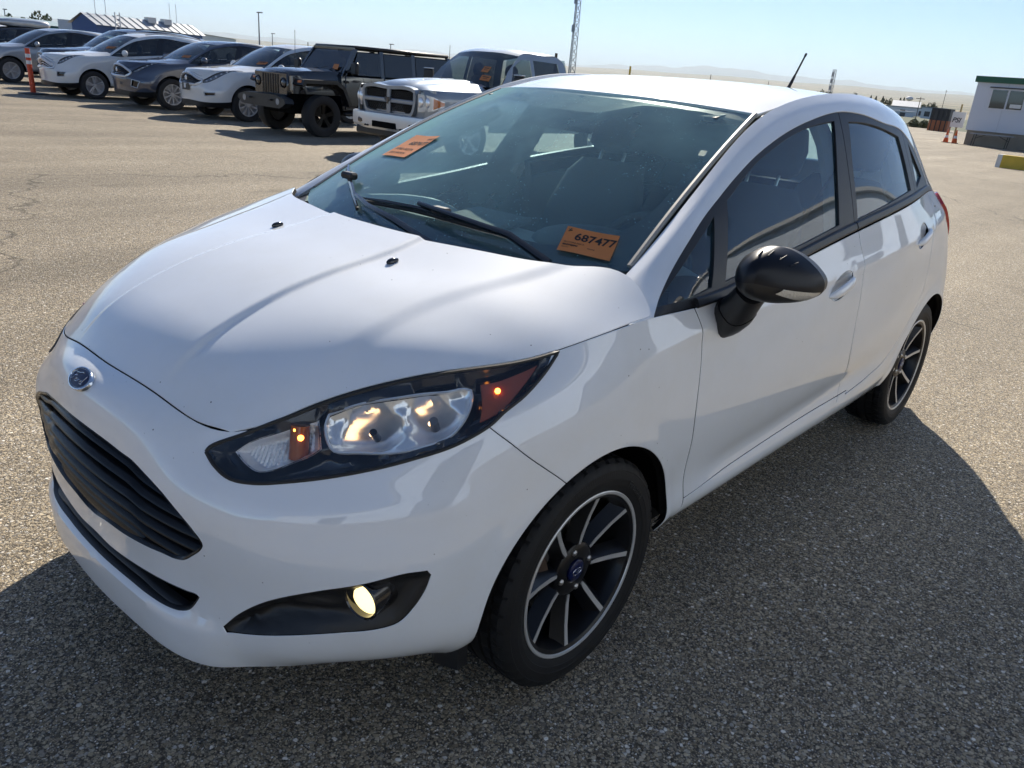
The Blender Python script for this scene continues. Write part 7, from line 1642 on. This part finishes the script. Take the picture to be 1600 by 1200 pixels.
# ------------------------------------------------------------------ lamp posts and masts
def lamp_post(az,d,el,lab):
    x,y,z=at(az,d);zt=gtop(d,el);o=empty('lamp_post',(x,y,z));tag(o,lab,'lamp post','lamp posts beyond the parked cars');h=zt-z
    mb=MB();mb.cyl((0,0,-1.),(0,0,h),.16,.09,8);mb.build('pole',mat('galvanised_pole',(.28,.29,.30),.5,.5),o);mb=MB();mb.box((0,.35,h),(.5,1.2,.16),None,.04);mb.build('lamp_head',mat('lamp_head_grey',(.18,.18,.19),.5),o)
for az,d,el,lab in((-121.3,150,2.45,'tallest lamp post, standing behind the white SUVs'),(-122.1,230,1.30,'short far lamp post right of the tallest one'),(-129.6,190,1.30,'lamp post behind the roof of the black off-roader'),(-104.2,170,1.9,'lamp post at the extreme left above the teal building'),(-107.4,200,1.25,'small lamp post among the far left trees')):lamp_post(az,d,el,lab)
def lattice(az,d,w0,w1,h,lab,el0=0.):
    x,y,_=at(az,d);z=land_z(d,R_(az))-.5;o=empty('lattice_tower',(x,y,z));tag(o,lab,'tower','lattice masts on the horizon')
    m_=mat('white_lattice_steel',(.36,.37,.39),.5);mr_=mat('red_lattice_steel',(.45,.13,.10),.5);n=int(h/(w0*1.1));legs=[]
    def c(k,zz):
        w=(w0+(w1-w0)*zz/h)/2*1.15;a=2*math.pi*k/3+.4;return (w*math.cos(a),w*math.sin(a),zz)
    for k in range(3):
        mb=MB();mb.tube([c(k,0),c(k,h)],[w0*.055,w0*.045],6);mb.build('leg',m_,o)
    for i in range(n):
        z0,z1=h*i/n,h*(i+1)/n;mb=MB()
        for k in range(3):mb.tube([c(k,z0),c((k+1)%3,z1)],w0*.030,4);mb.tube([c((k+1)%3,z0),c(k,z1)],w0*.030,4);mb.tube([c(k,z1),c((k+1)%3,z1)],w0*.03,4)
        mb.build('bracing',m_,o)
    for zz in(.42,.62,.80):
        mb=MB();mb.cyl((w0*.5,0,h*zz),(w0*.5,0,h*zz+w0*.9),w0*.22,n=8);mb.build('antenna',m_,o)
lattice(-141.7,300,2.5,1.4,44,'tall white lattice mast rising out of frame behind the pickup')
lattice(-158.45,520,2.6,2.0,19,'pale lattice tower on the right horizon')
def mast(az,d,el,w,lab,m_,nm='utility_pole',cat='pole',cross=False):
    x,y,z=at(az,d);z=land_z(d,R_(az))-.5;h=gtop(d,el)-z;o=empty(nm,(x,y,z));tag(o,lab,cat,'poles on the skyline');mb=MB();mb.cyl((0,0,0),(0,0,h),w,w*.7,8);mb.build('pole',m_,o)
    if cross:mb=MB();mb.box((0,0,h*.93),(.2,2.2,.16),rotz(R_(az)));mb.build('crossarm',m_,o)
M_wood=mat('pole_wood',(.10,.08,.06),.9);M_yel=mat('bollard_yellow',(.6,.40,.03),.5)
mast(-140.6,160,1.62,.35,'dark stub mast beside the tall lattice mast',M_wood);mast(-145.6,90,1.20,.14,'yellow bollard above the hatchback roof',M_yel,'bollard','bollard')
mast(-150.9,200,1.10,.10,'thin post above the middle of the hatchback roof',M_wood);mast(-154.6,220,.95,.10,'short thin post left of the roof aerial',M_wood)
mast(-163.7,260,.74,.12,'power pole before the right hedge',M_wood,cross=True);mast(-165.0,900,1.25,.3,'far power pole left of the trailer',M_wood,cross=True)
mast(-133.5,240,1.55,.10,'thin mast right of the black off-roader roof',M_wood);mast(-124.3,300,.98,.2,'far pole behind the white SUV roofs',M_wood);mast(-126.4,320,.95,.2,'second far pole behind the off-roader',M_wood)
# ------------------------------------------------------------------ town at the right: houses, sheds, hedge, trees, water tower
def house(az,d,w,h,dep,label,wall,roof,gable_=True):
    x,y,_=at(az,d);z=land_z(d,R_(az))-.5;o=empty('shed' if w>14 else 'house',(x,y,z),R_(az+180));tag(o,label,'building','far buildings at the right horizon')
    mb=MB();mb.box((0,0,h/2),(dep,w,h));mb.build('wall',wall,o,smooth=False)
    if gable_:mb=MB();mb.add([(-dep/2-.3,-w/2-.3,h),(dep/2+.3,-w/2-.3,h),(dep/2+.3,w/2+.3,h),(-dep/2-.3,w/2+.3,h),(0,-w/2-.3,h+dep*.16),(0,w/2+.3,h+dep*.16)],[(0,3,5,4),(1,4,5,2),(0,4,1),(2,5,3),(0,1,2,3)])
    else:mb=MB();mb.box((0,0,h+.15),(dep+.4,w+.4,.3))
    mb.build('roof',roof,o,smooth=False)
    for k in range(max(2,int(w/6))):
        yy=-w/2+w*(k+.5)/max(2,int(w/6));mb=MB();mb.box((dep/2+.03,yy,h*.5),(.06,1.6,1.5));mb.build('window',M_dock,o,smooth=False)
wh=mat('far_white_wall',(.66,.67,.68),.6);gr_=mat('far_grey_roof',(.30,.31,.32),.6);tn=mat('far_tan_wall',(.36,.31,.24),.7);dk=mat('far_dark_roof',(.10,.09,.085),.7)
for a in((-163.4,330,24,3.0,14,'long white shed on the right horizon beyond the hedge',wh,gr_,False),(-161.6,300,20,1.8,12,'white flat-roofed shed left of the long white shed',wh,wh,False),(-163.0,345,9,3.3,12,'white gabled building rising behind the long white shed',wh,wh,True),(-159.9,420,16,2.6,12,'grey-roofed building nearest the hatchback roof on the right',tn,gr_,False),(-164.6,300,7,3.6,10,'pale block just left of the office trailer',wh,gr_,False),(-161.9,400,26,1.7,16,'low slate blue building behind the white sheds',mat('slate_wall',(.12,.14,.18),.6),dk,False)):house(*a)
WT=empty('water_tower',(*at(-163.1,700)[:2],land_z(700,R_(-163.1))));tag(WT,'pale water tower among trees on the right horizon','water tower')
mb=MB();mb.cyl((0,0,0),(0,0,6.2),.8,.8,12);mb.build('stem',wh,WT);mb=MB();mb.ell((0,0,6.9),(2.6,2.6,1.6),16,8);mb.build('tank',wh,WT)
def leaf_mat(name,c):
    m=mat(name,c,.75);nt=m.node_tree;b=nt.nodes['Principled BSDF'];oi=nt.nodes.new('ShaderNodeTexCoord');n=nt.nodes.new('ShaderNodeTexNoise');n.inputs['Scale'].default_value=.9;nt.links.new(oi.outputs['Object'],n.inputs[0])
    mx=nt.nodes.new('ShaderNodeMix');mx.data_type='RGBA';mx.inputs['A'].default_value=(c[0]*.55,c[1]*.6,c[2]*.6,1);mx.inputs['B'].default_value=(c[0]*1.6,c[1]*1.45,c[2]*1.2,1);nt.links.new(n.outputs[0],mx.inputs['Factor']);nt.links.new(mx.outputs['Result'],b.inputs['Base Color']);return m
LM=[leaf_mat('dark_foliage',(.045,.065,.028)),leaf_mat('olive_foliage',(.085,.095,.038)),leaf_mat('green_foliage',(.06,.095,.035))]
def crown_mesh(seed,n,rx,rz,leaf,conical=False):
    r=np.random.RandomState(seed);V=[];F=[]
    nb=9;bl=[(r.normal(0,.45,3)*[rx,rx,rz*.8],r.uniform(.35,.6)) for _ in range(nb)]
    for i in range(n):
        if conical:
            h=r.uniform(0,1)**1.3;a=r.uniform(0,6.28);rr=rx*(1-h)*math.sqrt(r.uniform(.2,1));p=np.array([rr*math.cos(a),rr*math.sin(a),-rz+2*rz*h])
        else:
            c,s=bl[r.randint(nb)];d=r.normal(0,1,3);d/=np.linalg.norm(d);p=c+d*r.uniform(.5,1)**.5*s*np.array([rx,rx,rz])
        e1=r.normal(0,1,3);e1/=np.linalg.norm(e1);e2=np.cross(e1,r.normal(0,1,3));e2/=np.linalg.norm(e2);l=leaf*r.uniform(.6,1.3);k=len(V)
        V+=[p-e1*l,p+e2*l*.6,p+e1*l,p-e2*l*.6];F.append((k,k+1,k+2,k+3))
    return V,F
CM={}
def tree(az,d,top,label,kind=0,seed=0,rx=None,group='trees on the skyline'):
    x,y,_=at(az,d);z=land_z(d,R_(az))-.4;h=gtop(d,top)-z;rx=rx or h*.34;con=kind==3;o=empty('tree',(x,y,z),seed*1.3);tag(o,label,'tree',group)
    key=(kind,seed%4)
    if key not in CM:
        V,F=crown_mesh(seed%4+10*kind,700,1.,1.,.13,con);me=mkmesh(V,F,False);me.materials.append(LM[0 if con else kind%3]);CM[key]=me
    c=bpy.data.objects.new('crown',CM[key]);col.objects.link(c);c.parent=o;c.scale=(rx,rx,h*.44);c.location=(0,0,h*.56)
    mb=MB();mb.tube([(0,0,-.5),(.02*h,0,h*.3),(0,.02*h,h*.7)],[h*.035,h*.025,h*.008],7);mb.tube([(.02*h,0,h*.3),(.12*h,.05*h,h*.55)],[h*.016,h*.006],5);mb.tube([(.01*h,0,h*.35),(-.1*h,-.07*h,h*.6)],[h*.016,h*.006],5);mb.build('trunk',mat('bark',(.09,.07,.055),.9),o)
tr=random.Random(11)
TS=[(-103.6,230,1.55,0),(-104.6,235,1.35,2),(-105.8,240,1.2,0),(-107.0,250,1.05,1),(-107.9,250,1.12,2),(-108.8,255,1.10,1),(-109.6,260,.98,2),(-110.4,265,1.0,0),(-111.2,120,.35,1)]
for i,(a,d,t,k) in enumerate(TS):
    tree(a,d,t,'%s tree over the teal building, number %s from the left edge'%(('dark','olive','green')[k],('one','two','three','four','five','six','seven','eight','nine')[i]) if i<8 else 'small olive tree before the navy building gable',k,i)
words=['first','second','third','fourth','fifth','sixth','seventh','eighth','ninth','tenth','eleventh','twelfth','thirteenth','fourteenth','fifteenth','sixteenth']
R2=[(-157.6,560,.62,0),(-158.0,560,.60,1),(-158.5,560,.58,0),(-159.0,600,.60,0),(-159.5,560,.55,2),(-160.0,560,.52,0),(-160.9,560,.52,3),(-161.2,560,.50,3),(-161.6,560,.52,3),(-162.0,560,.44,1),(-162.6,560,.52,3),(-162.8,560,.54,3),(-164.0,560,.42,2),(-164.5,560,.40,1)]
for i,(a,d,t,k) in enumerate(R2):tree(a,d*.83,t+.08,'%s %s from the left in the tree line at right'%(words[i],'conifer' if k==3 else 'leafy tree'),k,i+3,group='tree line behind the sheds')
# scrub hedge along the lot edge
r=np.random.RandomState(3);V=[];F=[]
for i in range(9000):
    t=r.uniform(0,1);az=-158.6-6.2*t;d=137+r.normal(0,2.0);x,y,_=at(az,d);zb=gz(x,y)-.4;h=1.25*(.6+.4*math.sin(t*40)*math.sin(t*17+1))*r.uniform(0,1)**.7;p=np.array([x,y,zb+h+.35]);e1=r.normal(0,1,3);e1/=np.linalg.norm(e1);e2=np.cross(e1,r.normal(0,1,3));e2/=np.linalg.norm(e2);l=.2*r.uniform(.6,1.4);k=len(V);V+=[p-e1*l,p+e2*l*.6,p+e1*l,p-e2*l*.6];F.append((k,k+1,k+2,k+3))
o=obj('hedge',V,F,LM[1],smooth=False);tag(o,'scrubby hedge along the far right edge of the lot','hedge',kind='stuff')
# ------------------------------------------------------------------ the dry air over the plain: far land and mountains fade in it
mb=MB();mb.box((-18000,-9000,480),(44000,62000,1300))
hz_=mb.build('haze',None,None,smooth=False);tag(hz_,'thin dry haze over the plain','haze',kind='stuff')
hm_=bpy.data.materials.new('haze');hm_.use_nodes=True;nt=hm_.node_tree;nt.nodes.remove(nt.nodes['Principled BSDF'])
pv=nt.nodes.new('ShaderNodeVolumePrincipled');pv.inputs['Color'].default_value=(.80,.92,1,1);pv.inputs['Density'].default_value=.000055;pv.inputs['Anisotropy'].default_value=.15
nt.links.new(pv.outputs[0],nt.nodes['Material Output'].inputs['Volume']);hz_.data.materials.append(hm_)
